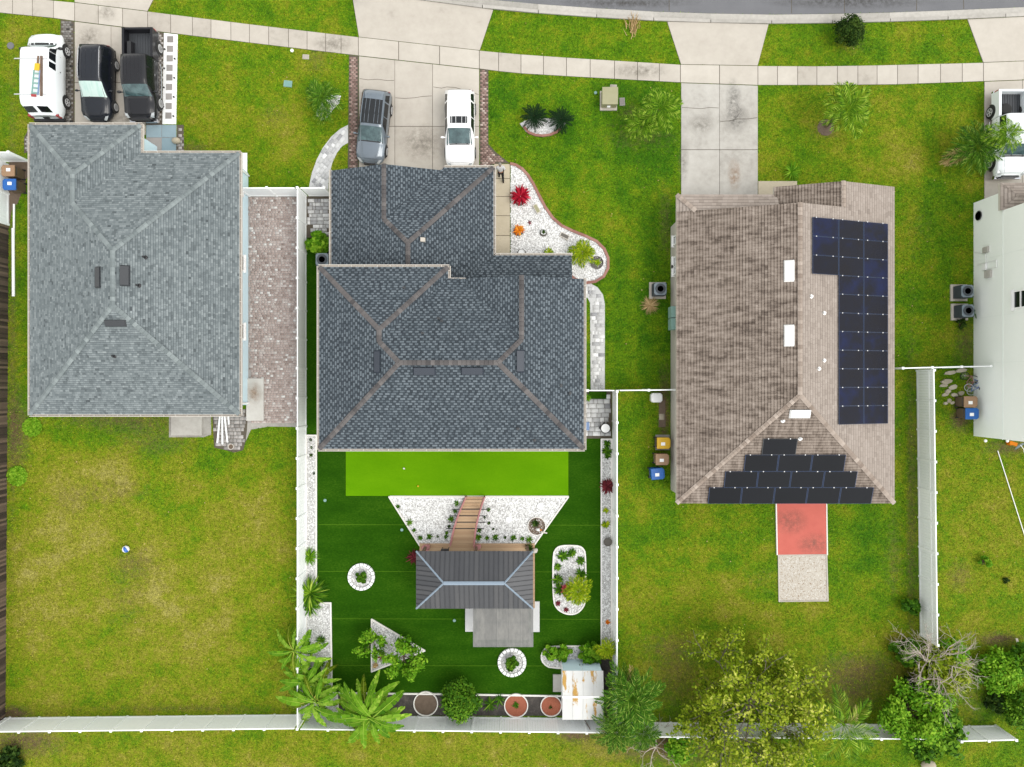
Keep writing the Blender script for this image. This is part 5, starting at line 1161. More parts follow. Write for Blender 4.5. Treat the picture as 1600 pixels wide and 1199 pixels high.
MB().box((0, .02, .45), (.95, 1.0, .68)).build('cabinet', M['olive'], tb, local=True); MB().add([(-.5, -.52, .8), (.5, -.52, .8), (.5, .1, .9), (-.5, .1, .9), (.5, .56, .86), (-.5, .56, .86), (-.5, -.52, .74), (.5, -.52, .74), (.5, .56, .78), (-.5, .56, .78)], [(0, 1, 2, 3), (3, 2, 4, 5), (6, 7, 1, 0), (4, 8, 9, 5), (7, 8, 4, 2, 1), (9, 6, 0, 3, 5)]).build('lid', M['olive'], tb, local=True)
MB().box((-.05, -.56, .5), (.2, .08, .14)).build('latch', M['white'], tb, local=True)
def lid(label, px, py, w, d, mat, rz=0., rnd=False, z=.05):
    x, y = P2(px, py); m = MB()
    hard([(x - w / 2, y - d / 2), (x + w / 2, y - d / 2), (x + w / 2, y + d / 2), (x - w / 2, y + d / 2)])
    if rnd: m.lathe([(w / 2, -.02), (w / 2, z), (w * .42, z + .02), (w * .3, z + .015)], (x, y, 0), 18)
    else:
        m.box((x, y, z / 2), (w, d, z + .02), rz, .5, .95); m.box((x, y, z + .013), (w * .8, d * .8, .006), rz, .2)
    return m.build('utility_cover', mat, label=label, cat='utility cover')
lid('pale rectangular utility cover near the sidewalk on the left front lawn', 478, 90, .42, .3, M['concrete'], -.05)
lid('teal rectangular utility cover on the left front lawn', 450, 132, .55, .42, M['teal'], -.1)
lid('small white round cover by the sidewalk on the left front lawn', 456.5, 80, .22, .22, M['white'], rnd=True)
lid('grey rectangular utility cover just above the olive utility box', 958.5, 137, .44, .3, M['concrete'], -.03)
lid('grey blue utility cover right of the olive utility box', 972, 160, .36, .52, M['paver_grey'], .05)
lid('small teal round cover left of the olive utility box', 930.5, 146, .2, .2, M['teal'], rnd=True)
lid('dark grey round cover on the grass left of the white van', 17, 72.5, .45, .45, M['asphalt'], rnd=True)
lid('white round stepping stone at right of the bridge in the gravel', 795, 812.5, .42, .42, M['white'], rnd=True, z=.08)
lid('white round stepping stone above the rimmed soil planter', 844, 791, .42, .42, M['white'], rnd=True, z=.08)
for l, px, py in (('pale sprinkler cap on the turf near the left gravel strip', 508, 782.5), ('pale sprinkler cap on the turf left of the white gravel garden', 628, 828.5), ('pale sprinkler cap on the turf below the gazebo roof', 710, 970)): lid(l, px, py, .2, .2, M['teal'], rnd=True)
for l, px, py in (('left small white golf hole cup on the lime putting strip', 631.5, 732.5), ('right small yellow golf ball on the lime putting strip', 653.5, 760)): 
    x, y = P2(px, py); MB().ball((x, y, .09), (.065, .065, .065), 10).build('golf_ball', M['white'] if px < 640 else M['bin_yellow'], label=l, cat='ball', smooth=True)
x, y = P2(199.5, 857.5); bo = empty('beach_ball', (x, y, .22), 'white blue and orange beach ball on the left back lawn', 'ball')
for k in range(6):
    m = MB(); vs = []
    for i in range(9):
        for j in range(4):
            th = PI * i / 8; ph = 2 * PI * (k + j / 3) / 6; vs.append((.22 * math.sin(th) * math.cos(ph), .22 * math.cos(th), .22 * math.sin(th) * math.sin(ph)))
    m.add(vs, [(i * 4 + j, (i + 1) * 4 + j, (i + 1) * 4 + j + 1, i * 4 + j + 1) for i in range(8) for j in range(3)]); q = m.build('gore', (M['white'], M['blue'], M['white'], M['white'], M['lf_orange'], M['white'])[k], bo, True, local=True)
bo.rotation_euler = (.4, .3, 0.5)
x, y = P2(23, 320); MB().tube([(*P2(23, 320), .06), (*P2(22.5, 392), .06)], .06, 8, .9).tube([(*P2(22.2, 358), .1), (*P2(22.4, 464), .08)], .09, 8, .9).build('gutter_pipe', M['white'], label='long white gutter pipes lying on the ground by the wooden fence', cat='pipe')
def bar(label, a, b, w, z0, z1, mat, name, cat, hh=.05, group=None):
    A, B = Vector(P(*a, z0)), Vector(P(*b, z1)); d = B - A; s = Vector((-d.y, d.x, 0)).normalized() * w / 2; u = Vector((0, 0, hh))
    return MB().add([A - s, A + s, B + s, B - s, A - s + u, A + s + u, B + s + u, B - s + u], [(3, 2, 1, 0), (4, 5, 6, 7), (0, 1, 5, 4), (1, 2, 6, 5), (2, 3, 7, 6), (3, 0, 4, 7)], .7).build(name, mat, label=label, cat=cat, group=group)
for i, (a, b, l) in enumerate((((345, 640), (340, 693), 'leftmost white gutter strip on the rough paver patch'), ((347.5, 640), (348, 695), 'second white gutter strip from the left on the rough paver patch'), ((350, 640), (356, 692), 'third white gutter strip from the left on the rough paver patch'), ((356.5, 640), (358, 664), 'short white gutter strip at right on the rough paver patch'))):
    bar(l, a, b, .1, .06 + .01 * i, .05, M['white'], 'gutter_strip', 'gutter', .06, 'white gutter strips')
x, y = P2(363.5, 698); pp = MB().lathe([(.14, 0), (.19, .25), (.2, .28), (.16, .28), (.14, .2)], (x, y, .03), 16).build('flower_pot', M['cream'], label='cream round pot on the rough paver patch', cat='pot'); MB().lathe([(.15, .22), (.02, .24)], (x, y, .03), 12).build('soil', M['soil'], pp)
x, y = P2(277, 222); MB().ball((x, y, .16), (.3, .22, .2), 10).build('boulder', M['stone'], label='tan boulder beside the blue porch slab', cat='boulder', smooth=True)
# gazebo
gx0, gx1, gy0, gy1 = -5.88, 1.29, -13.8, -10.27; GZ = 2.6; gp = .4
gz = empty('gazebo', ((gx0 + gx1) / 2, (gy0 + gy1) / 2, 0), 'gazebo with dark grey standing seam metal hip roof and light blue trim', 'gazebo')
w = (gy1 - gy0) / 2; zr = GZ + w * gp; R1 = (gx0 + w, (gy0 + gy1) / 2, zr); R2 = (gx1 - w, (gy0 + gy1) / 2, zr)
def seampanels(A, B, roofz, inward, n):
    """roof sheets between eave points A,B rising along inward; each sheet a piece with a raised seam"""
    A, B = Vector(A), Vector(B); I = Vector(inward); Ln = (B - A).length; d = (B - A).normalized()
    for i in range(n):
        s0, s1 = Ln * i / n, Ln * (i + 1) / n
        def run(s): return min(w, s, Ln - s)
        def pt(s, r, o=0.): q = A + d * s + I * r; return (q.x, q.y, GZ + r * gp + o)
        mid = [s for s in (w, Ln - w) if s0 < s < s1]
        e0, e1 = s0 + .004, s1 - .004; top = [pt(e1, run(e1))] + [pt(s, run(s)) for s in sorted(mid, reverse=True)] + [pt(e0, run(e0))]
        if Ln / 2 > s0 and Ln / 2 < s1 and Ln <= 2 * w + .01: top.insert(1, pt(Ln / 2, run(Ln / 2)))
        base = [pt(e0, 0), pt(e1, 0)]; m = MB(); pl = base + top; m.add(pl, [tuple(range(len(pl)))], random.uniform(.3, .7))
        if i:
            a, b = pt(s0, 0), pt(s0, run(s0)); dv = d * .014; u = Vector((0, 0, .045)); a, b = Vector(a), Vector(b)
            m.add([a - dv, a + dv, b + dv, b - dv, a - dv + u, a + dv + u, b + dv + u, b - dv + u], [(4, 5, 6, 7), (0, 4, 7, 3), (5, 1, 2, 6), (0, 1, 5, 4)], .1)
        m.build('roof_sheet', M['gz_roof'], gz)
seampanels((gx0, gy1, 0), (gx1, gy1, 0), 0, (0, -1, 0), 24); seampanels((gx1, gy0, 0), (gx0, gy0, 0), 0, (0, 1, 0), 24)
seampanels((gx0, gy0, 0), (gx0, gy1, 0), 0, (1, 0, 0), 12); seampanels((gx1, gy1, 0), (gx1, gy0, 0), 0, (-1, 0, 0), 12)
def strip(a, b, w_, mat, nm, up=.05):
    a, b = Vector(a), Vector(b); d = (b - a); s = Vector((-d.y, d.x, 0)).normalized() * w_; u = Vector((0, 0, up)); dn = Vector((0, 0, -.03))
    MB().add([a - s + u + dn, a + u + u * .4, a + s + u + dn, b - s + u + dn, b + u + u * .4, b + s + u + dn], [(0, 1, 4, 3), (1, 2, 5, 4)]).build(nm, mat, gz)
strip(R1, R2, .11, M['gz_trim'], 'ridge_cap')
for c, r in (((gx0, gy0, GZ), R1), ((gx0, gy1, GZ), R1), ((gx1, gy0, GZ), R2), ((gx1, gy1, GZ), R2)): strip(c, r, .055, M['gz_trim'], 'hip_cap')
MB().prism([(gx0 + .03, gy0 + .03), (gx1 - .03, gy0 + .03), (gx1 - .03, gy1 - .03), (gx0 + .03, gy1 - .03)], GZ - .12, GZ - .02).build('eave_beam', M['darkmetal'], gz)
for x in (gx0 + .3, (gx0 + gx1) / 2, gx1 - .3):
    for y in (gy0 + .3, gy1 - .3): MB().box((x, y, 1.3), (.16, .16, 2.4)).build('post', M['brown'], gz)
dk = empty('deck', ((gx0 + gx1) / 2, -12, 0), 'tan wooden deck under the gazebo roof', 'deck')
dx_0, dx_1, dyt_, dyb_ = P2(656, 0)[0], P2(835.5, 0)[0], P2(0, 849)[1], P2(0, 952)[1]; n = int((dyt_ - dyb_) / .145)
for i in range(n): MB().box(((dx_0 + dx_1) / 2, dyt_ - .145 * (i + .5), .13), (dx_1 - dx_0, .138, .04), 0, random.uniform(.3, .8)).build('deck_board', M['wood_tan'], dk)
MB().prism([(dx_0 + .05, dyb_ + .05), (dx_1 - .05, dyb_ + .05), (dx_1 - .05, dyt_ - .05), (dx_0 + .05, dyt_ - .05)], .0, .1).build('deck_frame', M['wood_tan'], dk)
# lean-to roof
lt = empty('lean_to_roof', (*P2(785, 985), 0), 'flat smoked corrugated lean-to roof joined below the gazebo', 'roof')
lx0, lx1 = P2(739, 0, 2.3)[0], P2(832.5, 0, 2.3)[0]; ly1, ly0 = gy0 + .5, P2(0, 1012.5, 2.3)[1]; n = 5; ww = (lx1 - lx0) / n
for i in range(n):
    m = MB(); k = 20; vs = []
    for j in range(k + 1):
        x = lx0 + ww * i + (ww + .03) * j / k; z = .008 * (j % 2) + .004 * (i % 2); vs += [(x, ly1, 2.36 + z), (x, ly0, 2.22 + z)]
    m.add(vs, [(2 * j, 2 * j + 1, 2 * j + 3, 2 * j + 2) for j in range(k)], random.uniform(.35, .65)); m.build('corrugated_sheet', M['polycarb'], lt)
for y in (ly0 + .15, (ly0 + ly1) / 2, ly1 - .3): MB().box(((lx0 + lx1) / 2, y, 2.12), (lx1 - lx0 - .1, .07, .12)).build('beam', M['white'], lt)
for x in (lx0 + .15, lx1 - .15): MB().box((x, ly0 + .15, 1.05), (.1, .1, 2.1)).build('post', M['white'], lt)
MB().prism(poly([(745, 950), (826, 950), (826, 1000), (745, 1000)]), .0, .05, .4).build('floor', M['concrete'], lt)
def stoneslab(label, pts, mat, z=.1): pl = poly(pts); return MB().prism(pl, .0, z, .6, .015).build('stone_slab', mat, label=label, cat='slab')
stoneslab('white stone slab left of the smoked lean-to roof', [(727, 950), (741, 950), (741, 987), (727, 987)], M['paver_white']); stoneslab('white stone slab right of the smoked lean-to roof', [(830, 940), (843, 940), (843, 987.5), (830, 987.5)], M['paver_white']); stoneslab('grey concrete step beside the left wall of the white shed', [(864, 1054), (877, 1054), (877, 1081), (864, 1081)], M['concrete_w'])
# bridge
br = empty('garden_bridge', (*P2(731, 812), 0), 'small tan wooden footbridge with faded red handrails across the white gravel', 'bridge')
B0, B1 = Vector(P2(743, 776)), Vector(P2(723, 849)); nb = 15
def bz(t): return .1 + .28 * math.sin(PI * t)
def bp(t):
    q = B0.lerp(B1, t); q.x += -.12 * math.sin(PI * t); return q
ang = math.atan2((B1 - B0).y, (B1 - B0).x) + PI / 2
for i in range(nb):
    t = (i + .5) / nb; q = bp(t); wdt = 1.22 + .35 * t; MB().box((q.x, q.y, bz(t)), (wdt, (B1 - B0).length / nb - .014, .04), random.uniform(-.01, .01) , random.uniform(.35, .9)).build('plank', M['wood_tan'], br)
for s in (-1, 1):
    pts = [];
    for i in range(9):
        t = i / 8; q = bp(t); pts.append((q.x + s * (.6 + .16 * t), q.y, bz(t) + .55))
    MB().tube(pts, .05, 6).build('handrail', M['wood_red'], br); MB().tube([(a, b, c - .52) for a, b, c in pts], .06, 6).build('stringer', M['wood_red'], br)
    for i in (0, 2, 4, 6, 8): MB().box((pts[i][0], pts[i][1], pts[i][2] - .28), (.08, .08, .66), 0, .6).build('post', M['wood_red'], br)
for i in range(4):
    t = .26 + .135 * i; q = bp(t); MB().box((q.x, q.y, bz(t) + .045), (2.45, .05, .05), 0, .1).build('cross_beam', M['black'], br)
# things on the deck edge
def blob(label, px, py, r, mat, name, cat, z=.15, sq=.7): x, y = P2(px, py); m = MB(); m.ball((x, y, z + r * sq), (r, r * .8, r * sq), 10); m.ball((x + r * .5, y + r * .3, z + r * sq * .8), (r * .6, r * .6, r * .5), 8); return m.build(name, mat, label=label, cat=cat, smooth=True)
blob('pinkish rock on the left end of the tan deck', 666, 855, .28, M['wood_red'], 'rock', 'rock'); blob('pinkish rock beside the lower right end of the bridge', 746, 854, .24, M['wood_red'], 'rock', 'rock'); blob('pale stone at the right corner of the gazebo', 835, 860, .2, M['cream'], 'rock', 'rock')
def chair(label, px, py, rz=0.):
    x, y = P2(px, py); o = empty('metal_chair', (x, y, .15), label, 'chair', rz=rz)
    MB().box((0, 0, .45), (.48, .46, .04)).build('seat', M['black'], o, local=True); MB().box((0, .22, .72), (.48, .04, .5)).build('backrest', M['black'], o, local=True)
    for a in (-.2, .2):
        for b in (-.2, .2): MB().box((a, b, .22), (.04, .04, .44)).build('leg', M['black'], o, local=True)
chair('dark metal chair half under the front edge of the gazebo roof', 697, 860)
# shed
sx0, sx1, sy0, sy1 = 3.2, 5.62, -20.9, -17.98
sh = empty('garden_shed', ((sx0 + sx1) / 2, (sy0 + sy1) / 2, 0), 'white metal garden shed with rust-streaked roof in the corner of the turf', 'shed')
hard([(sx0, sy0), (sx1, sy0), (sx1, sy1), (sx0, sy1)])
MB().prism([(sx0, sy0), (sx1, sy0), (sx1, sy1), (sx0, sy1)], 0, 1.86).build('wall', M['vinyl'], sh)
sc_y = (sy0 + sy1) / 2
for a, b, i in ((sy1 + .08, sc_y, 0), (sy0 - .06, sc_y, 1)):
    for k in range(4):
        x0 = sx0 - .06 + (sx1 - sx0 + .12) * k / 4; x1 = sx0 - .06 + (sx1 - sx0 + .12) * (k + 1) / 4
        m = MB(); m.add([(x0, a, 1.9), (x1, a, 1.9), (x1, b, 2.12), (x0, b, 2.12)], [(0, 1, 2, 3)], random.uniform(.5, .8)); m.build('roof_sheet', M['rust'], sh)
        m = MB(); m.add([(x1 - .02, a, 1.9), (x1, a, 1.93), (x1, b, 2.15), (x1 - .02, b, 2.12)], [(0, 1, 2, 3)], .9); m.build('roof_seam', M['rust'], sh)
MB().box(((sx0 + sx1) / 2, sc_y, 2.13), (sx1 - sx0 + .14, .12, .02), 0, .9).build('ridge_cap', M['white'], sh)
for s in (-1, 1):
    d_ = MB().box(((sx0 + sx1) / 2 + s * .61, sy1 + .02, .92), (1.17, .04, 1.74), 0, .4).build('door', M['wallA'], sh); MB().box(((sx0 + sx1) / 2 + s * .1, sy1 + .05, .95), (.03, .04, .2)).build('handle', M['black'], d_)
bar('brown timber leaning behind the white shed, nearer the red mulch bed', (888, 1126), (893, 1146), .16, .2, 1.7, M['brown'], 'timber', 'timber'); bar('second brown timber leaning behind the white shed, nearer the palms', (912, 1125), (922, 1142), .2, .2, 1.5, M['brown'], 'timber', 'timber')
# pots, planters and bits in the front bed
def pot(label, px, py, r, h=.3, mat='pot', rim='white', ring=True):
    x, y = P2(px, py); o = empty('planter', (x, y, .03), label, 'planter')
    if ring: MB().lathe([(r * 1.5, 0), (r * 1.5, .03), (r * 1.0, .05)], (0, 0, 0), 20, .3).build('stone_ring', M['pot'], o, local=True)
    MB().lathe([(r * .7, 0), (r, h), (r * 1.08, h), (r * 1.08, h * .9), (r * .95, h * .9)], (0, 0, 0), 20).build('pot', M[rim], o, local=True)
    MB().lathe([(r * .96, h * .85), (.02, h * .88)], (0, 0, 0), 16).build('soil', M['soil'], o, local=True)
    return x, y, .03 + h * .9
def plant(name, label, x, y, z, n, ln, wd, mat, up=.7, droop=.7, cat='plant', seg=4, stem=0, group=None, jit=.25):
    """rosette of arching strap leaves"""
    vs = []; fs = []; rr = []
    for i in range(n):
        a = 2 * PI * i / n * 2.4 + random.uniform(-.3, .3); l = ln * random.uniform(1 - jit, 1 + jit); u = up * random.uniform(.4, 1.5); rr.append(min(1, max(0, random.gauss(.5, .25)))); b = len(vs)
        ca, sa = math.cos(a), math.sin(a)
        for k in range(seg + 1):
            t = k / seg; rad = l * t; zz = l * (u * t - droop * t * t) + stem * (1 - .3 * random.random()) ; ww = wd * math.sin(PI * min(.97, .12 + .86 * t)) * .5
            for s in (-1, 1): vs.append((x + ca * rad - sa * ww * s, y + sa * rad + ca * ww * s, max(.02, z + zz)))
        fs += [(b + 2 * k, b + 2 * k + 1, b + 2 * k + 3, b + 2 * k + 2) for k in range(seg)]
    V = np.array(vs); T = np.array(fs); return fastmesh(name, V, T, np.repeat(rr, seg), mat, label=label, cat=cat, group=group)
def dome(name, label, px, py, r, n, mat, leaf=.09, h=None, z=.0, cat='bush', group=None, parent=None, world=None, pname=None, flat=.8, trunk=True):
    """leafy bush: leaf-sized faces in clumps through a rounded crown, on a few stems"""
    h = h or r * 1.3
    if world: x, y = world
    else: x, y = P2(px, py, z + h * .6)
    o = empty(name, (x, y, z), label, cat, group)
    nc = max(8, int(n / 45)); th = rng.uniform(0, 2 * PI, nc); cz = rng.uniform(-.25, 1, nc); rad = np.sqrt(np.clip(1 - cz * cz, 0, 1)) * rng.uniform(.45, 1.0, nc)
    cc = np.stack([np.cos(th) * rad * r * .86, np.sin(th) * rad * r * .86, h * (.45 + .5 * cz * rng.uniform(.6, 1, nc))], 1); cs = r * rng.uniform(.16, .34, nc); crn = rng.normal(0, .14, nc)
    idx = rng.integers(0, nc, n); d = rng.normal(0, 1, (n, 3)); d /= np.linalg.norm(d, axis=1)[:, None]; c = cc[idx] + d * cs[idx][:, None] * rng.uniform(.5, 1.05, (n, 1)); c[:, 2] = np.clip(c[:, 2], .03, None)
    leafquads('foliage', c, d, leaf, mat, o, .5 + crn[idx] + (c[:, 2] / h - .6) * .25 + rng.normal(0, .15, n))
    if trunk:
        m = MB()
        for k in range(5):
            a = 2 * PI * k / 5; m.tube([(x, y, z), (x + math.cos(a) * r * .2, y + math.sin(a) * r * .2, z + h * .35), (x + math.cos(a) * r * .5, y + math.sin(a) * r * .5, z + h * .65)], [.03 + r * .03, .02 + r * .015, .01], 5)
        m.build('stems', M['bark'], o)
    return o
def leafquads(name, c, d, leaf, mat, parent, rnd, elong=1.8):
    n = len(c); s = leaf * rng.uniform(.6, 1.4, n); up = np.array([0, 0, 1.]); nrm = d * .6 + up * .7 + rng.normal(0, .45, (n, 3)); nrm /= np.linalg.norm(nrm, axis=1)[:, None]
    t = np.cross(nrm, rng.normal(0, 1, (n, 3))); t /= np.linalg.norm(t, axis=1)[:, None] + 1e-9; b = np.cross(nrm, t); org = np.array(ORG[parent]) if not isinstance(parent, tuple) else 0
    V = np.zeros((n, 4, 3)); V[:, 0] = c - t * (s * elong / 2)[:, None]; V[:, 1] = c + b * (s / 2)[:, None] + nrm * (s * .12)[:, None]; V[:, 2] = c + t * (s * elong / 2)[:, None]; V[:, 3] = c - b * (s / 2)[:, None] + nrm * (s * .12)[:, None]
    return fastmesh(name, (V + org).reshape(-1, 3), np.arange(4 * n).reshape(-1, 4), np.clip(rnd, 0, 1), mat, parent, kind='stuff')
# ---------------------------------------------------------------- plants
def frond_mesh(name, mat, nl=40, llen=.32, lw=.0105, rise=.45, fall=.8, vee=.35, dead=False):
    """one feather leaf, unit length along +x; built once per kind and shared"""
    m = MB(); pts = []
    for i in range(9):
        t = i / 8; pts.append((t * .95, 0, rise * t - fall * t * t))
    m.tube(pts, [.012 * (1 - .8 * i / 8) for i in range(9)], 4, .62)
    for i in range(nl):
        t = .14 + .86 * i / (nl - 1); p = Vector((t * .95, 0, rise * t - fall * t * t)); L_ = llen * (.35 + 1.0 * math.sin(PI * min(1, .15 + t * .8))) * random.uniform(.85, 1.1)
        for s in (-1, 1):
            a = (1.15 - .65 * t) * s + random.uniform(-.08, .08); dr = Vector((math.cos(a), math.sin(a), vee * random.uniform(.2, 1) - .15)).normalized(); q = p + dr * L_ * .6; e = p + dr * L_ + Vector((0, 0, -L_ * random.uniform(.15, .5))); sd = Vector((-dr.y, dr.x, 0)).normalized() * lw
            m.add([p, q - sd, e, q + sd], [(0, 1, 2, 3)], min(1, max(0, random.gauss(.48, .28))))
    me_o = m.build(name, mat, None); me = me_o.data; bpy.data.objects.remove(me_o); return me
FR = {k: frond_mesh('frond', M[k2], **kw) for k, k2, kw in (('palm', 'lf_palm', {}), ('bright', 'lf_palmb', {}), ('yellow', 'lf_palmy', dict(nl=26, lw=.019)), ('cycad', 'lf_cycad', dict(nl=34, llen=.13, lw=.012, rise=.3, fall=.4)), ('dead', 'lf_dead', dict(nl=20, llen=.25, rise=.2, fall=.7)), ('coco', 'lf_palmb', dict(nl=48, llen=.26, lw=.0085, rise=.5, fall=.75)), ('sago', 'lf_palm', dict(nl=44, llen=.2, lw=.0095, rise=.5, fall=.7)))}
def palm(name, label, base, crown, h, r, n, kind, dead=0, group='palms', cat='palm', trunk_r=.1, tilt=1.0, deadside=None):
    bx, by = P2(*base); cx, cy = P2(*crown, h); o = empty(name, (bx, by, 0), label, cat, group)
    m = MB(); pts = []; rad = []
    for i in range(9):
        t = i / 8; pts.append((bx + (cx - bx) * t ** 1.3, by + (cy - by) * t ** 1.3, h * t)); rad.append(trunk_r * (1.5 - .7 * t + (.1 if i % 2 else 0)))
    m.tube(pts, rad, 9); m.build('trunk', M['bark'], o, True)
    for i in range(n + dead):
        isd = i >= n; a = i * 2.39996 + random.uniform(-.2, .2); lev = (i % n) / n
        if isd and deadside is not None: a = deadside + random.uniform(-.6, .6)
        f = bpy.data.objects.new('frond', FR['dead' if isd else kind]); COL.objects.link(f); f.parent = o; ORG[f] = ORG[o]
        f.location = (cx - bx, cy - by, h); s = r * random.uniform(.85, 1.15) * (1.0 - .25 * (1 - lev))
        f.rotation_euler = (random.uniform(-.15, .15), (-.75 + .95 * lev) * tilt if not isd else .35, a); f.scale = (s, s, s)
    return o
def banana_leaf(k, mat):
    random.seed(100 + k); m = MB(); n = 16; rise, fall = .55 - .1 * k, .75 + .08 * k
    def c(t): return Vector((t, 0, rise * t - fall * t * t))
    m.tube([c(i / 8) + Vector((0, 0, .006)) for i in range(9)], [.014 * (1 - .85 * i / 8) for i in range(9)], 4, 1.0)
    for s in (-1, 1):
        t = .1
        while t < .98:
            dt = random.uniform(.05, .14); t1 = min(.99, t + dt); g = random.uniform(0, .008); wv = lambda q: .115 * (math.sin(PI * min(1, max(0, (q - .06) / .95))) ** .6) * random.uniform(.9, 1.08); w0, w1 = wv(t), wv(t1); dz = random.uniform(-.3, .05); sh_ = random.uniform(.0, .05)
            a, b = c(t), c(t1); m.add([a, b, b + Vector((sh_ - g, s * w1, w1 * dz)), a + Vector((sh_ + g, s * w0, w0 * dz))], [(0, 1, 2, 3)], min(1, max(0, random.gauss(.24 + .24 * (k % 3), .13)))); t = t1
    ob = m.build('leaf', mat); me = ob.data; bpy.data.objects.remove(ob); return me
BL = [banana_leaf(k, M['lf_banana']) for k in range(3)] ; BLD = banana_leaf(3, M['lf_olive'])
random.seed(21)
def banana(label, px, py, h, r, n, stems=1, yellow=0):
    x, y = P2(px, py); o = empty('banana_plant', (x, y, 0), label, 'banana plant', 'banana plants')
    for s in range(stems):
        a0 = random.uniform(0, 6.28); dx, dy = (math.cos(a0) * .45, math.sin(a0) * .45) if s else (0, 0); hh = h * random.uniform(.8, 1.05); m = MB(); m.tube([(x + dx * .6, y + dy * .6, 0), (x + dx, y + dy, hh * .6), (x + dx, y + dy, hh)], [.13, .1, .05], 8); m.build('stem', M['lf_green'], o, True)
        for i in range(n):
            f = bpy.data.objects.new('leaf', BLD if (i < yellow and s == stems - 1) else BL[i % 3]); COL.objects.link(f); f.parent = o; ORG[f] = ORG[o]; f.location = (dx, dy, hh - random.uniform(0, .25)); k = r * random.uniform(.75, 1.2); f.scale = (k, k * random.uniform(.8, 1.1), k); f.rotation_euler = (random.uniform(-.3, .3), random.uniform(-.45, .25), i * 2.39996 + a0)
    return o
def branchy(mb, p, d, L_, r, depth, tips, spread=.6, grav=.0, k=3):
    q = p + d * L_ * .5 + Vector((random.gauss(0, .07), random.gauss(0, .07), 0)) * L_; e = p + d * L_ + Vector((0, 0, grav * L_)); mb.tube([p, q, e], [r, r * .82, r * .62], 5, random.random(), cap=depth == 0)
    if depth == 0: tips.append(e); tips.append(q); return
    if depth <= 2: tips.append(e)
    for i in range(k):
        nd = (d + Vector((random.gauss(0, spread), random.gauss(0, spread), random.gauss(0, spread * .6)))).normalized(); branchy(mb, e if i < 2 else q, nd, L_ * random.uniform(.55, .85), r * .62, depth - 1, tips, spread, grav, k)
def tree(name, label, px, py, h, rr, depth, nleaf, leaf, mat, limbs=5, bark='bark', spread=.55, cl=.4, group='trees', up=.55, tr=.12, k=3, flatz=None, lo=.35, cat='tree'):
    x, y = P2(px, py); o = empty(name, (x, y, 0), label, cat, group); m = MB(); tips = []; base = Vector((x, y, 0)); f = base + Vector((random.uniform(-.1, .1), random.uniform(-.1, .1), h * lo)); m.tube([base, (base + f) / 2, f], [tr * 1.4, tr * 1.1, tr], 8, .4)
    for i in range(limbs):
        a = 2 * PI * i / limbs + random.uniform(-.3, .3); d = Vector((math.cos(a), math.sin(a), up * random.uniform(.5, 1.6))).normalized(); branchy(m, f, d, rr * random.uniform(.42, .58), tr * .6, depth, tips, spread, 0, k)
    tips = [Vector((t.x, t.y, max(.35, t.z))) for t in tips]
    m.build('trunk', M[bark], o)
    if nleaf:
        T = np.array([tuple(t) for t in tips]) - np.array((x, y, 0)); i = rng.integers(0, len(T), nleaf); d = rng.normal(0, 1, (nleaf, 3)); d /= np.linalg.norm(d, axis=1)[:, None]; c = T[i] + d * rng.uniform(.1, 1, (nleaf, 1)) * cl; c[:, 2] = np.clip(c[:, 2], .15, None); rv = rng.normal(0, .16, len(T)); zz = (c[:, 2] - c[:, 2].mean()) / (c[:, 2].std() + 1e-6)
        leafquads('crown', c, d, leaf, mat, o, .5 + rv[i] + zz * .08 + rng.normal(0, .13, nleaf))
    return o
# front lawns
palm('palm', 'dark green palm on white gravel on the left front lawn', (512, 168), (503, 154), 1.6, 1.25, 17, 'palm')
palm('palm', 'smaller bright palm shoot at the lower edge of the left front lawn palm', (507, 182), (505, 181), .6, .75, 10, 'bright')
palm('cycad', 'left of the two round dark green cycads on the front lawn', (835, 186), (834.5, 184), .55, .95, 38, 'cycad', group='cycads', cat='cycad', trunk_r=.14, tilt=.55)
palm('cycad', 'right of the two round dark green cycads on the front lawn', (875, 189), (876, 188), .55, .95, 38, 'cycad', group='cycads', cat='cycad', trunk_r=.14, tilt=.55)
palm('palm', 'larger yellow green palm beside the empty driveway', (1022, 182), (1031, 171), 1.9, 1.5, 15, 'bright')
palm('palm', 'smaller yellow green palm left of the larger one beside the empty driveway', (998, 205), (1003, 197), 1.3, 1.15, 14, 'bright')
palm('palm', 'leaning palm with bare trunk foot on the lawn left of the pickup', (1289, 199), (1322, 172), 2.2, 1.75, 15, 'bright')
x, y = P2(1290, 200); MB().lathe([(.55, 0), (.5, .04), (.3, .12), (.05, .16)], (x, y, 0), 14).build('soil_mound', M['soil'], label='bare soil mound at the foot of the leaning palm', cat='soil', kind='structure')
palm('palm', 'shaggy palm with dry brown lower fronds beside the light blue pickup', (1518, 238), (1523, 234), 1.7, 1.75, 20, 'palm', dead=12, deadside=3.7)
palm('palm', 'tall palm crown overhanging the cab of the light blue pickup', (1537, 232), (1571, 212), 3.4, 1.15, 18, 'bright')
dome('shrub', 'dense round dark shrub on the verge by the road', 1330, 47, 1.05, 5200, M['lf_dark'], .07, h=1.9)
x, y = P2(1235, 271); plant('fern', 'small bright fern beside the front of the brown roofed house', x, y, .1, 40, .55, .06, M['lf_bright'], .9, .8)
x, y = P2(989, 46); ds = MB()
for i in range(60): a = random.gauss(1.5, .35); x0 = x + random.gauss(0, .16); y0 = y + random.gauss(0, .35); ds.tube([(x0, y0, .05), (x0 + math.cos(a) * .5, y0 + math.sin(a) * .5, random.uniform(.05, .3))], [.02, .006], 4, random.random())
ds.build('dry_grass_clump', M['lf_dead'], label='dry straw heap on the verge near the road', cat='dry grass')
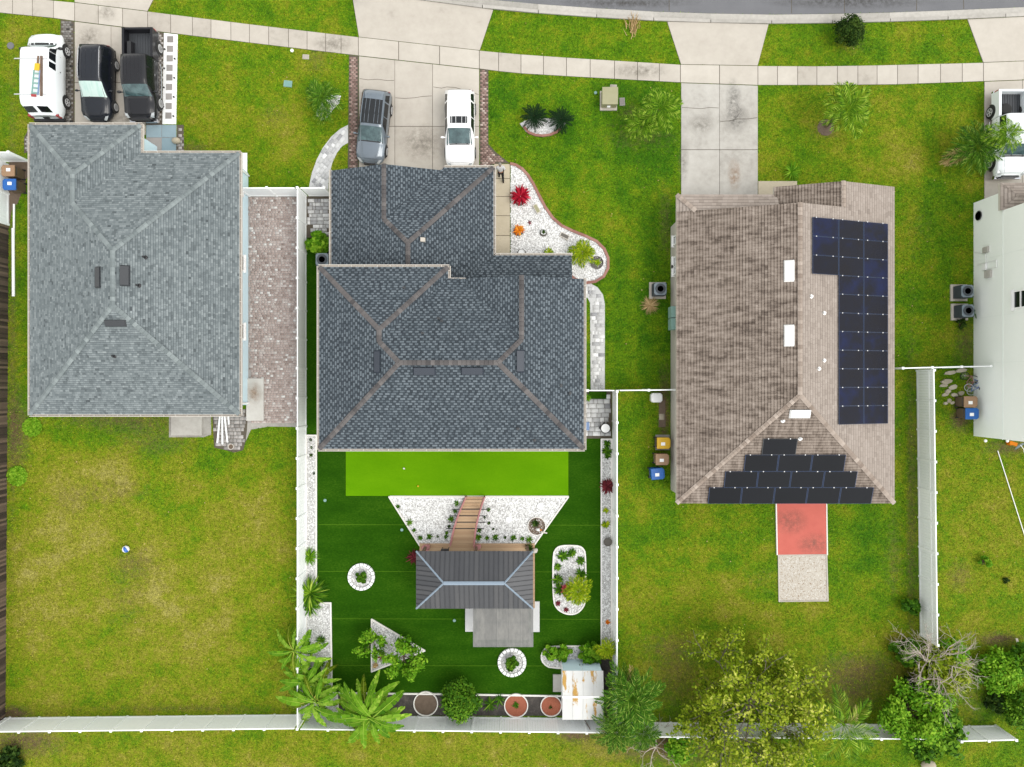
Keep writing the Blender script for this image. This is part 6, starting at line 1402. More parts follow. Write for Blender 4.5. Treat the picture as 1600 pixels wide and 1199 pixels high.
x, y = P2(1015, 478); plant('dry_grass_clump', 'dry brown grass clump below the air conditioner of the brown roofed house', x, y, .0, 130, .6, .025, M['lf_dead'], .6, .6, cat='dry grass')
dome('shrub', 'bright green shrub beside the left wall of the middle house garage', 496, 381, .82, 1700, M['lf_bright'], .15, h=1.2)
# front bed of the middle house
a = pot('grey stone planter holding the crimson plant', 812, 315, .22); plant('crimson_plant', 'large crimson cordyline in the white front bed', *P2(813, 310), .3, 90, .62, .1, M['lf_red'], .9, .6)
a = pot('grey stone planter holding the orange croton', 810, 362, .22, .22); plant('orange_croton', 'orange croton in the white front bed', a[0], a[1], a[2], 46, .36, .09, M['lf_orange'], .8, .5)
a = pot('small white rimmed planter in the middle of the front bed', 849, 365, .16, .3); plant('succulent', 'tiny grey green plant in the white rimmed planter', a[0], a[1], a[2], 16, .16, .05, M['lf_dark'], .9, .4)
a = pot('white rimmed planter half hidden by the porch roof', 815, 397, .2, .3); a = pot('grey planter with pale striped plant by the porch roof', 857, 397, .22, .2); plant('striped_plant', 'pale striped rosette by the porch roof edge', a[0], a[1], a[2], 24, .36, .06, M['lf_palmy'], .8, .5)
pot('grey planter half hidden behind the yellow green bush by the porch corner', 897, 397, .2, .2)
palm('areca_palm', 'yellow green bush palm at the right corner of the porch roof', (905, 399), (909, 396), .7, .85, 24, 'yellow', trunk_r=.05)
c = ringbed('round grey stone planter at the tip of the front bed', 932.5, 411.5, .38, 'gravel', 'pot', dens=0, emat='pot', eh=.14); plant('succulent', 'small yellow green rosette in the round grey planter', c[0], c[1], .12, 26, .26, .06, M['lf_palmy'], .8, .6)
for l, px, py, rz in (('upper small rectangular stone trough in the front bed', 838.5, 327.5, -1.05), ('lower small rectangular stone trough in the front bed', 882, 370, -.45)):
    x, y = P2(px, py); o = empty('trough_planter', (x, y, .03), l, 'planter', rz=rz); MB().box((0, 0, .06), (.62, .3, .12), 0, .8).build('trough', M['cream'], o, local=True); MB().box((0, 0, .121), (.52, .22, .01)).build('soil', M['olive'] if py < 350 else M['pot'], o, local=True)
plant('purple_plant', 'tiny purple plant in the front bed gravel', *P2(827.5, 349), .03, 16, .15, .06, M['lf_purple'], .6, .5); pot('tiny grey pot at the top of the front bed', 805.5, 276, .08, .12, ring=False)
# back garden
for px, py, r, l in ((485.5, 688, .11, 'first tiny dark plant at the top of the left gravel strip'), (487, 700, .1, 'second tiny dark plant from the top of the left gravel strip'), (486.5, 712, .13, 'third tiny dark plant from the top of the left gravel strip'), (491, 740, .1, 'fourth tiny dark plant from the top of the left gravel strip')): plant('small_plant', l, *P2(px, py), .04, 18, r, .05, M['lf_dark'], .7, .5)
plant('grass_clump', 'round bright grass clump in the left gravel strip', *P2(484, 870), .05, 170, .62, .03, M['lf_bright'], .9, .9)
plant('strap_leaf_plant', 'big arching strap-leaf plant in the left gravel strip', *P2(487, 925), .1, 150, 1.05, .07, M['lf_palmb'], .95, .8, stem=.2)
plant('strap_leaf_plant', 'second arching strap-leaf plant just below the big one in the left strip', *P2(487, 944), .1, 70, .8, .07, M['lf_palm'], .9, .8, stem=.1)
plant('grass_clump', 'small green tuft in the wide part of the left gravel strip', *P2(502, 1000), .04, 60, .36, .04, M['lf_palm'], .9, .7); plant('grass_clump', 'second small green tuft below the first in the left gravel strip', *P2(501, 1036), .04, 60, .36, .05, M['lf_palm'], .9, .7)
banana('upper banana plant over the left fence', 483, 1005, 2.2, 1.5, 9, 2, 2)
banana('middle banana clump at the corner of the two fences', 493, 1050, 1.8, 1.6, 8, 3, 1)
banana('yellowing banana clump at the bottom left corner of the turf garden', 500, 1078, 2.2, 1.8, 8, 3, 4)
banana('largest banana plant spreading over the back fence', 585, 1086, 2.8, 2.0, 13, 3, 2)
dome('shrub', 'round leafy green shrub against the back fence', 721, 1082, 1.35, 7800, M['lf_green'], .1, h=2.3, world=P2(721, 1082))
plant('small_plant', 'straggly green weed in the mulch right of the round shrub', *P2(766, 1100), .03, 34, .5, .07, M['lf_green'], .7, .5); plant('small_plant', 'second straggly weed in the mulch further right', *P2(780, 1093), .03, 26, .42, .06, M['lf_palm'], .7, .5)
plant('small_plant', 'tiny green plant in the centre of the red mulch bed', *P2(806, 1101), .06, 20, .22, .07, M['lf_green'], .8, .5); plant('small_plant', 'tiny dark plant in the red mulch bed beside the shed', *P2(860, 1105), .06, 12, .16, .04, M['lf_dark'], .8, .5)
dome('shrub', 'green bush in the white-stone ring left of the gazebo', 565, 903, .42, 750, M['lf_green'], .1, h=.6); dome('shrub', 'green bush in the white-stone ring below the lean-to', 800, 1037, .55, 1100, M['lf_green'], .1, h=.75)
tree('small_tree', 'small light tree over the upper corner of the triangular bed', 588, 995, 1.9, .95, 2, 1000, .1, M['lf_bright'], 5, cl=.26, tr=.05)
tree('small_tree', 'leafier tree over the right point of the triangular bed', 632, 1017, 2.4, 1.3, 2, 3200, .105, M['lf_bright'], 6, cl=.32, tr=.06, up=.8)
plant('red_star_plant', 'dark red star-shaped bromeliad in the triangular bed', *P2(597, 1026), .06, 13, .34, .06, M['lf_purple'], .5, .3); plant('small_plant', 'brown tuft at the lower corner of the triangular bed', *P2(587, 1040), .06, 34, .2, .05, M['lf_dead'], .9, .6)
for px, py, r, l in ((879, 869, .4, 'green leafy plant at the upper left of the tall rounded bed'), (893.5, 864, .32, 'green leafy plant at the upper right of the tall rounded bed'), (907, 876, .32, 'green leafy plant on the right rim of the tall rounded bed'), (871, 886, .26, 'small green plant on the left rim of the tall rounded bed'), (907, 897, .4, 'green leafy plant above the yellow palm in the tall rounded bed'), (871, 905, .36, 'green plant at mid left of the tall rounded bed'), (875, 921, .48, 'spiky green plant beside the pink one')): plant('leafy_plant', l, *P2(px, py), .06, 30, r, .1, M['lf_green'], .8, .6)
plant('pink_bromeliad', 'bright pink bromeliad in the tall rounded bed', *P2(885, 920), .22, 50, .4, .08, M['lf_pink'], .9, .6)
palm('areca_palm', 'yellow palm in the tall rounded bed', (899, 920), (903, 923), 1.0, .95, 26, 'yellow', trunk_r=.05)
for px, py, l in ((872, 943, 'upper brown tuft at the bottom of the tall rounded bed'), (884, 953, 'lower brown tuft at the bottom of the tall rounded bed')): plant('small_plant', l, *P2(px, py), .05, 30, .2, .04, M['lf_purple'], .8, .6)
dome('shrub', 'left green bush in the low rounded bed', 860, 1023, .55, 900, M['lf_bright'], .12, h=.8); dome('shrub', 'second green bush in the low rounded bed', 880, 1022, .55, 900, M['lf_bright'], .12, h=.8); dome('shrub', 'larger green bush right above the shed doors', 924, 1024, .78, 1700, M['lf_bright'], .13, h=1.1)
palm('areca_palm', 'yellow green palm squeezed between the shed bush and right fence', (945, 1014), (948, 1015), 1.2, .75, 20, 'yellow', trunk_r=.05)
for px, py, mt, r, n, l in ((948, 694, 'lf_green', .26, 24, 'first green plant at the top of the right gravel strip'), (948, 705, 'lf_green', .34, 30, 'second green plant from the top of the right gravel strip'), (949, 713, 'lf_green', .22, 20, 'third green plant from the top of the right gravel strip'), (949, 760, 'lf_purple', .48, 60, 'dark red leafy plant in the right gravel strip'), (946, 798, 'lf_palmy', .2, 16, 'small yellow green plant in the right gravel strip'), (946, 820, 'lf_palmy', .28, 24, 'larger yellow plant in the right gravel strip'), (949, 972, 'lf_orange', .16, 14, 'small orange brown plant low in the right gravel strip')): plant('small_plant', l, *P2(px, py), .05, n, r, .1, M[mt], .8, .5)
pot('round grey bowl planter in the right gravel strip', 949, 846.5, .26, .2, ring=False, rim='pot')
ORD = ('first', 'second', 'third', 'fourth', 'fifth', 'sixth', 'seventh', 'eighth', 'ninth', 'tenth', 'eleventh', 'twelfth')
def gl(i):
    if i < 4: return ORD[i] + ' small plant from the top along the left slanted edge of the bridge gravel'
    if i < 8: return ORD[i - 4] + ' small plant from the left in the bottom row left of the footbridge'
    if i < 12: return ORD[i - 8] + ' small plant from the top along the left rail of the footbridge'
    if i < 16: return ORD[i - 12] + ' small plant from the top right of the footbridge in the gravel'
    if i < 23: return ORD[i - 16] + ' small plant from the bridge in the bottom row right of it'
    return 'tiny dark plant close to the middle of the right bridge rail'
for i, (px, py, r) in enumerate(((622, 792, .13), (640, 817, .2), (647, 829, .12), (657, 841, .16), (671, 839, .2), (684, 839, .08), (697, 839, .14), (698, 833, .12), (713, 787, .18), (711, 799, .13), (705, 812, .2), (702, 823, .1), (763, 797, .12), (764, 818, .1), (749, 829, .14), (771, 827, .07), (747, 840, .22), (761, 841, .13), (774, 840, .2), (789, 840, .1), (802, 841, .2), (816, 842, .13), (827, 844, .26), (757, 809, .08))):
    plant('gravel_plant', gl(i), *P2(px, py), .04, 22, r * 1.15, .06, M['lf_green'] if r > .11 else M['lf_dark'], .8, .5, group='small plants around the bridge')
plant('dark_plant', 'dark plant at the left eave corner of the gazebo', *P2(647, 871), .05, 40, .5, .07, M['lf_purple'], .7, .5); plant('dark_plant', 'dark plant at the right front corner of the gazebo', *P2(827, 855), .2, 30, .3, .06, M['lf_dark'], .8, .5)
# ornament in the rimmed planter
x, y = P2(841, 827); o = empty('garden_ornament', (x, y, .05), 'orange and white bird ornament in the rimmed soil planter', 'ornament'); MB().ball((0, 0, .25), (.16, .1, .12), 10).build('body', M['white'], o, True, local=True); MB().ball((.14, .02, .4), (.07, .06, .07), 8).build('head', M['lf_orange'], o, True, local=True); MB().box((.05, -.06, .1), (.03, .03, .2)).build('leg', M['lf_orange'], o, local=True); MB().box((-.05, .04, .1), (.03, .03, .2)).build('leg', M['lf_orange'], o, local=True); MB().box((.38, -.22, .05), (.4, .08, .06), -.2, .8).build('perch', M['cream'], o, local=True)
plant('croton', 'orange and green croton in the rimmed soil planter', *P2(836, 818), .08, 26, .26, .07, M['lf_dark'], .8, .5)
# side corner of the middle house
x, y = P2(916, 666); o = empty('folding_chair', (x, y, .03), 'folded light blue chair against the right wall of the middle house', 'chair'); MB().box((0, 0, .42), (.3, .55, .05), 0, .5).build('seat', M['ltblue'], o, local=True); MB().box((-.12, 0, .6), (.05, .55, .4)).build('backrest', M['ltblue'], o, local=True)
for a in (-.25, .25): MB().tube([(-.1, a, 0), (.12, a, .45)], .02, 5).build('leg', M['black'], o, local=True); MB().tube([(.14, a, 0), (-.12, a, .7)], .02, 5).build('leg', M['black'], o, local=True)
x, y = P2(944, 669); o = empty('black_planter', (x, y, .03), 'large black pot with white ring on the paved corner by the right fence', 'planter'); MB().box((0, 0, .05), (.52, .52, .1), .8, .5).build('base', M['black'], o, local=True); MB().lathe([(.18, .1), (.3, .55), (.33, .6), (.28, .6), (.26, .5)], (0, 0, 0), 20).build('pot', M['black'], o, True, local=True); MB().lathe([(.28, .6), (.28, .62), (.22, .62), (.22, .58)], (0, 0, 0), 20).build('ring', M['white'], o, local=True)
plant('small_plant', 'small bright plant at the right wall of the middle house by the gate', *P2(917, 622), .05, 24, .28, .08, M['lf_bright'], .9, .5)
# side of the brown roofed house
x, y = P2(1024, 622); o = empty('plastic_tub', (x, y, 0), 'white round-cornered tub inside the side gate', 'tub'); MB().prism([(x + .36 * a, y + .3 * b) for a, b in ((-1, -.6), (-.7, -1), (.7, -1), (1, -.6), (1, .6), (.7, 1), (-.7, 1), (-1, .6))], 0, .5, .6, .05).build('tub', M['white'], o); MB().prism([(x + .2 * a, y + .16 * b) for a, b in ((-1, -1), (1, -1), (1, 1), (-1, 1))], .5, .53, .3).build('lid', M['white'], o)
pavers('paver_strip', 'broken stone stepping strip beside the left wall of the brown roofed house', poly([(1030, 625), (1039, 625), (1040, 668), (1029, 668)]), .36, .42, M['stone'], basemat=M['soil'])
slab1('concrete_pad', 'weathered paver pad under the yellow-lidded bin', [(1024, 680), (1046, 680), (1046, 704), (1024, 704)], M['paver_grey'], .04)
# right-hand plot
for i, (px, py, w_, d_, r) in enumerate(((1485, 583, .9, .3, .1), (1500, 580, .8, .28, .15), (1478, 597, .75, .35, .2), (1474, 603, .6, .25, .1), (1488, 606, .6, .35, .3), (1480, 612, .4, .25, .2), (1477, 617, .5, .22, .3), (1490, 618, .5, .3, -.2), (1500, 615, .4, .3, .4), (1483, 627, .35, .3, .6), (1487, 630, .3, .22, .1), (1476, 631, .22, .2, .4))):
    x, y = P2(px, py); pl = []
    for k in range(7): a = 2 * PI * k / 7; ex, ey = math.cos(a) * w_ / 2 * random.uniform(.8, 1.15), math.sin(a) * d_ / 2 * random.uniform(.8, 1.2); pl.append((x + ex * math.cos(r) - ey * math.sin(r), y + ex * math.sin(r) + ey * math.cos(r)))
    hard(pl); MB().prism(pl, 0, .07 + .05 * (i % 3), random.uniform(.3, .9), .015).build('flagstone', M['stone'], label=('widest', 'second widest', 'long angled', 'narrow left', 'square middle', 'small middle', 'thin lower left', 'lower middle', 'stubby right', 'lower small', 'lowest', 'leftmost tiny')[i] + ' pale flagstone in the heap beside the bicycles', cat='stone', group='heap of flagstones')
def bicycle(label, px, py, rz, tilt, fm, s=.8):
    x, y = P2(px, py); o = empty('bicycle', (x, y, .04), label, 'bicycle', rz=rz); o.rotation_euler = (tilt, 0, rz); o.scale = (s, s, s)
    for k, wx in enumerate((-.5, .5)):
        m = MB(); pr = [(.3 + .025 * math.cos(a), .025 * math.sin(a)) for a in np.linspace(0, 2 * PI, 7)]; vs = []; n = 22
        for i in range(n):
            a = 2 * PI * i / n
            for r_, h_ in pr[:-1]: vs.append((wx + r_ * math.cos(a), h_, .32 + r_ * math.sin(a)))
        m.add(vs, [(i * 6 + j, i * 6 + (j + 1) % 6, ((i + 1) % n) * 6 + (j + 1) % 6, ((i + 1) % n) * 6 + j) for i in range(n) for j in range(6)]); wl = m.build('wheel', M['rubber'] if k else M['silver'], o, local=True)
        sp_ = MB(); [sp_.tube([(wx, 0, .32), (wx + .29 * math.cos(a), 0, .32 + .29 * math.sin(a))], .005, 3) for a in np.linspace(0, 2 * PI, 13)[:-1]]; sp_.build('spokes', M['silver'], wl, local=True)
    m = MB(); A, B_, C_, D_ = (-.5, 0, .32), (-.15, 0, .75), (-.02, 0, .3), (.36, 0, .78)
    for p, q in ((A, B_), (A, C_), (B_, C_), (C_, D_), (B_, D_), (D_, (.5, 0, .32))): m.tube([p, q], .022, 6)
    m.build('frame', fm, o, local=True); MB().box((-.17, 0, .86), (.24, .12, .06)).tube([B_, (-.17, 0, .84)], .015, 5).build('saddle', M['black'], o, local=True); MB().tube([(.3, -.26, .98), (.36, 0, .95), (.3, .26, .98)], .015, 5).tube([D_, (.36, 0, .95)], .015, 5).build('handlebar', M['black'], o, local=True)
    MB().tube([(-.02, -.1, .2), (-.02, .1, .4)], .012, 4).box((-.02, -.13, .2), (.1, .05, .02)).box((-.02, .13, .4), (.1, .05, .02)).build('pedals', M['black'], o, local=True)
bicycle('pink-framed child bicycle leaning by the flagstone heap', 1503, 599, 1.9, 1.05, M['wood_red'], .8); bicycle('blue-framed bicycle leaning against the pale two-storey wall', 1512, 602, 1.35, .7, M['blue'], .8)
x, y = P2(1556, 697); o = empty('satellite_dish', (29.9 + 1.6, -3.55, 0), 'grey satellite dish on a bracket at the lower corner of the pale house', 'satellite dish')
MB().tube([(0, 0, .0), (0, 0, 2.1)], .03, 8).build('mast', M['silver'], o, local=True); m = MB(); m.lathe([(.02, 0), (.2, .03), (.36, .1), (.37, .11), (.2, .05)], (0, 0, 0), 20); d_ = m.build('dish', M['ac_top'], o, True, local=True); d_.location = (-.1, -.25, 2.15); d_.rotation_euler = (1.0, 0, .5); MB().tube([(0, -.2, 2.1), (.4, -.65, 2.0)], .018, 6).box((.42, -.68, 2.0), (.14, .2, .1), .3).build('feed_arm', M['white'], o, local=True); MB().tube([(0, 0, 2.1), (-.5, .12, 2.4)], .02, 6).build('strut', M['silver'], o, local=True)
for l, px in (('left small white flood lamp at the lower corner of the pale house', 1540), ('right small white flood lamp at the lower corner of the pale house', 1574)):
    X = (px - 800) * (H - 2.5) / FPX; MB().ball((X, -3.52, 2.5), (.09, .1, .09), 10).build('flood_lamp', M['white'], label=l, cat='lamp', smooth=True)
A_, B_ = P(1559, 705, .06), P(1612, 872, .06); MB().tube([A_, tuple((a * .55 + b * .45) for a, b in zip(A_, B_)), B_], .028, 8, .6).build('white_pipe', M['white'], label='long thin white pipe lying across the grass at the right', cat='pipe')
x, y = P2(1577, 693); MB().box((x, y, .35), (.5, .22, .08), -.3).box((x - .12, y, .2), (.2, .2, .36), .3).build('garden_tool', M['lf_orange'], label='orange tool by the lower wall of the pale house', cat='tool')
plant('small_plant', 'small dark plant squeezed behind the lower air conditioner', *P2(1522, 490), .1, 20, .35, .08, M['lf_green'], .8, .4)
dome('shrub', 'low dark bush below the two air conditioners', 1503, 508, .4, 420, M['lf_dark'], .09, h=.4); dome('shrub', 'lone small bush on the right-hand lawn', 1540, 880, .5, 420, M['lf_bright'], .1, h=.7); dome('shrub', 'small dark weed near the right edge of the lawn', 1574, 908, .22, 160, M['lf_dark'], .08, h=.25)
# bottom trees
palm('palm', 'big dark palm growing against the right fence below the shed', (975, 1072), (987, 1090), 3.2, 2.1, 30, 'sago', trunk_r=.16, dead=3)
palm('palm', 'lower palm crossing the bottom fence below the shed', (955, 1120), (962, 1141), 2.6, 1.55, 30, 'sago', trunk_r=.14, dead=4); palm('palm', 'small dark palm right of the lower palm at the bottom fence', (995, 1132), (1003, 1144), 2.0, 1.2, 20, 'palm', trunk_r=.12)
palm('palm', 'dark palm top above the shed corner at the right fence', (972, 1060), (974, 1066), 2.4, 1.3, 22, 'sago', trunk_r=.12)
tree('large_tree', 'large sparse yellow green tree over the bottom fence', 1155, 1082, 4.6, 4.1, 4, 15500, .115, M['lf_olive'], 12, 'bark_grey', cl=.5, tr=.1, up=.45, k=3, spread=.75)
dome('shrub', 'bright green bush at the bottom edge below the palms', 1065, 1168, 1.1, 3600, M['lf_bright'], .11, h=1.6)
tree('dead_brush', 'tangle of dry grey twigs at the bottom edge beside the palms', 1025, 1165, 1.0, 1.7, 3, 0, .1, None, 7, 'bark_pale', .7, tr=.05, up=.25, cat='dead tree')
palm('coconut_palm', 'young coconut palm with long fronds beside the large yellow tree', (1304, 1106), (1318, 1132), 2.6, 2.7, 8, 'coco', trunk_r=.12, tilt=.6, dead=1, deadside=.62)
tree('leafy_tree', 'dense green tree at the bottom right of centre', 1396, 1096, 3.6, 1.75, 3, 9500, .115, M['lf_bright'], 8, cl=.5, tr=.15, up=.6)
tree('leafy_tree', 'dark green tree behind the fence end at the bottom right', 1448, 1120, 3.2, 1.3, 2, 1700, .18, M['lf_green'], 7, cl=.5, tr=.1, up=.8)
tree('dead_tree', 'half-bare grey-branched tree at the end of the right fence', 1436, 1020, 3.6, 2.3, 4, 0, .1, None, 10, 'bark_pale', .6, tr=.07, up=.8, cat='dead tree')
dome('shrub', 'yellow green vine mass growing through the half-bare tree', 1476, 1050, 1.8, 6000, M['lf_olive'], .13, h=2.2); dome('shrub', 'green creeper patch on the right of the half-bare tree', 1490, 1026, 1.1, 1900, M['lf_bright'], .14, h=2.0)
dome('shrub', 'round dark bush against the left face of the right fence', 1425, 950, .62, 1100, M['lf_green'], .12, h=1.0); dome('shrub', 'dark green bush at the lower end of the right fence', 1419, 1020, 1.0, 1900, M['lf_green'], .15, h=1.4); dome('shrub', 'second dark bush behind the half-bare tree', 1432, 1085, 1.1, 1800, M['lf_dark'], .15, h=1.5)
dome('shrub', 'bright green hedge bush at the right edge', 1565, 1050, 1.5, 6000, M['lf_bright'], .11, h=1.6); dome('shrub', 'dark hedge bush in the right bottom corner', 1597, 1110, 1.3, 4200, M['lf_green'], .11, h=1.8); dome('shrub', 'dark bush just left of the right bottom corner', 1560, 1100, .75, 1100, M['lf_dark'], .14, h=1.0); dome('shrub', 'green bush on the right edge above the hedge', 1602, 1030, 1.0, 1800, M['lf_green'], .15, h=1.6)
dome('shrub', 'low green clump left of the short bottom fence', 1450, 1170, 1.0, 1700, M['lf_green'], .14, h=1.1); dome('shrub', 'dark bush in the bottom left corner outside the fence', 12, 1188, 1.0, 1500, M['lf_dark'], .14, h=.9)
x, y = P2(1448, 1194); MB().ball((x, y, .2), (.5, .35, .25), 10).build('boulder', M['stone'], label='pale boulder at the bottom edge right of centre', cat='boulder', smooth=True)
bar('grey plank lying at the edge of the right hedge', (1588, 998), (1591, 1009), .14, .2, .4, M['concrete'], 'plank', 'timber')
for l, px, py, r in (('bright weed patch behind the lower left corner of the left house', 52, 668, .6), ('bright round weed patch by the wooden fence', 28, 744, .62)):
    x, y = P2(px, py); n = 900; a = rng.uniform(0, 2 * PI, n); q = np.sqrt(rng.uniform(0, 1, n)) * r; o = empty('weed_patch', (x, y, 0), l, 'weeds'); c = np.stack([np.cos(a) * q, np.sin(a) * q, rng.uniform(.03, .12, n)], 1); d_ = np.tile(np.array([[0, 0, 1.]]), (n, 1)); leafquads('leaves', c, d_, .1, M['lf_bright'], o, rng.normal(.7, .15, n))
# ---------------------------------------------------------------- person beside the garage
def person():
    x, y = P2(783, 279); o = empty('person', (x, y, .05), 'person in white shirt and black trousers walking along the beige front walk', 'person', rz=.12)
    J = {'pel': (0, .12, .95, .13), 'ch': (0, .24, 1.3, .155), 'nk': (0, .32, 1.5, .06), 'hd': (0, .36, 1.6, .085), 'tp': (0, .37, 1.74, .06), 'lsh': (-.19, .28, 1.42, .07), 'lel': (-.27, .22, 1.13, .05), 'lwr': (-.24, .42, .95, .035), 'lha': (-.235, .49, .91, .038), 'rsh': (.19, .26, 1.42, .07), 'rel': (.28, .12, 1.15, .05), 'rwr': (.28, .22, .9, .035), 'rha': (.28, .26, .83, .038),
         'lhp': (-.1, .12, .88, .1), 'lkn': (-.11, .24, .5, .07), 'lan': (-.11, .12, .1, .05), 'lto': (-.11, .3, .05, .04), 'rhp': (.1, .1, .88, .1), 'rkn': (.11, -.03, .5, .07), 'ran': (.11, -.32, .16, .05), 'rto': (.11, -.18, .06, .04)}
    E = [('pel', 'ch'), ('ch', 'nk'), ('nk', 'hd'), ('hd', 'tp'), ('ch', 'lsh'), ('lsh', 'lel'), ('lel', 'lwr'), ('lwr', 'lha'), ('ch', 'rsh'), ('rsh', 'rel'), ('rel', 'rwr'), ('rwr', 'rha'), ('pel', 'lhp'), ('lhp', 'lkn'), ('lkn', 'lan'), ('lan', 'lto'), ('pel', 'rhp'), ('rhp', 'rkn'), ('rkn', 'ran'), ('ran', 'rto')]
    fing = []
    for s, hn in ((-1, 'lha'), (1, 'rha')):
        hx, hy, hz_, _ = J[hn]
        for k in range(5):
            a, b = hn + 'f%d' % k, hn + 'g%d' % k; off = (k - 2) * .019; ln = (.04, .052, .056, .05, .042)[k] if k else .035
            J[a] = (hx + (off if k else -s * .045), hy + .02, hz_ - ln * .8 - .02, .0095); J[b] = (hx + (off if k else -s * .05), hy + .045, hz_ - ln * 1.5 - .02, .008); E += [(hn, a), (a, b)]
    def skin(name, keys, edges, mat, grow=1.0, root_='pel', sub=2):
        me = bpy.data.meshes.new(name); ks = list(keys); me.from_pydata([J[k][:3] for k in ks], [(ks.index(a), ks.index(b)) for a, b in edges], []); me.materials.append(mat); ob = bpy.data.objects.new(name, me); COL.objects.link(ob); ob.parent = o; ORG[ob] = ORG[o]
        ob.modifiers.new('skin', 'SKIN').use_smooth_shade = True
        if not me.skin_vertices: 
            bpy.context.view_layer.objects.active = ob
        lay = me.skin_vertices[0] if me.skin_vertices else None
        if lay:
            for i, k in enumerate(ks): lay.data[i].radius = (J[k][3] * grow, J[k][3] * grow * (.78 if k in ('ch', 'pel') else 1)); lay.data[i].use_root = k == root_
        sb = ob.modifiers.new('sub', 'SUBSURF'); sb.levels = sub; sb.render_levels = sub; return ob
    skin('body', J.keys(), E, M['skin'])
    sh_ = ['pel', 'ch', 'lsh', 'lel', 'rsh', 'rel']; skin('shirt', sh_, [e for e in E if e[0] in sh_ and e[1] in sh_], M['shirt'], 1.22)
    tr_ = ['pel', 'lhp', 'lkn', 'lan', 'rhp', 'rkn', 'ran']; skin('trousers', tr_, [e for e in E if e[0] in tr_ and e[1] in tr_], M['trousers'], 1.2)
    MB().ball((0, .345, 1.69), (.105, .115, .1), 12).build('hair', M['hair'], o, True, local=True)
    for s, (a, b) in ((-1, ('lan', 'lto')), (1, ('ran', 'rto'))): p, q = Vector(J[a][:3]), Vector(J[b][:3]); MB().tube([p + Vector((0, -.06, -.06)), (p + q) / 2, q], [.05, .06, .045], 8).build('shoe', M['black'], o, True, local=True)
    f = MB(); f.ball((0, .47, 1.61), (.014, .02, .02), 6); [f.ball((s * .035, .45, 1.645), (.012, .008, .008), 6, .0) for s in (-1, 1)]; f.box((0, .455, 1.565), (.05, .012, .01)); f.ball((-.09, .36, 1.62), (.012, .025, .035), 6); f.ball((.09, .36, 1.62), (.012, .025, .035), 6); f.build('face', M['skin'], o, local=True)
person()
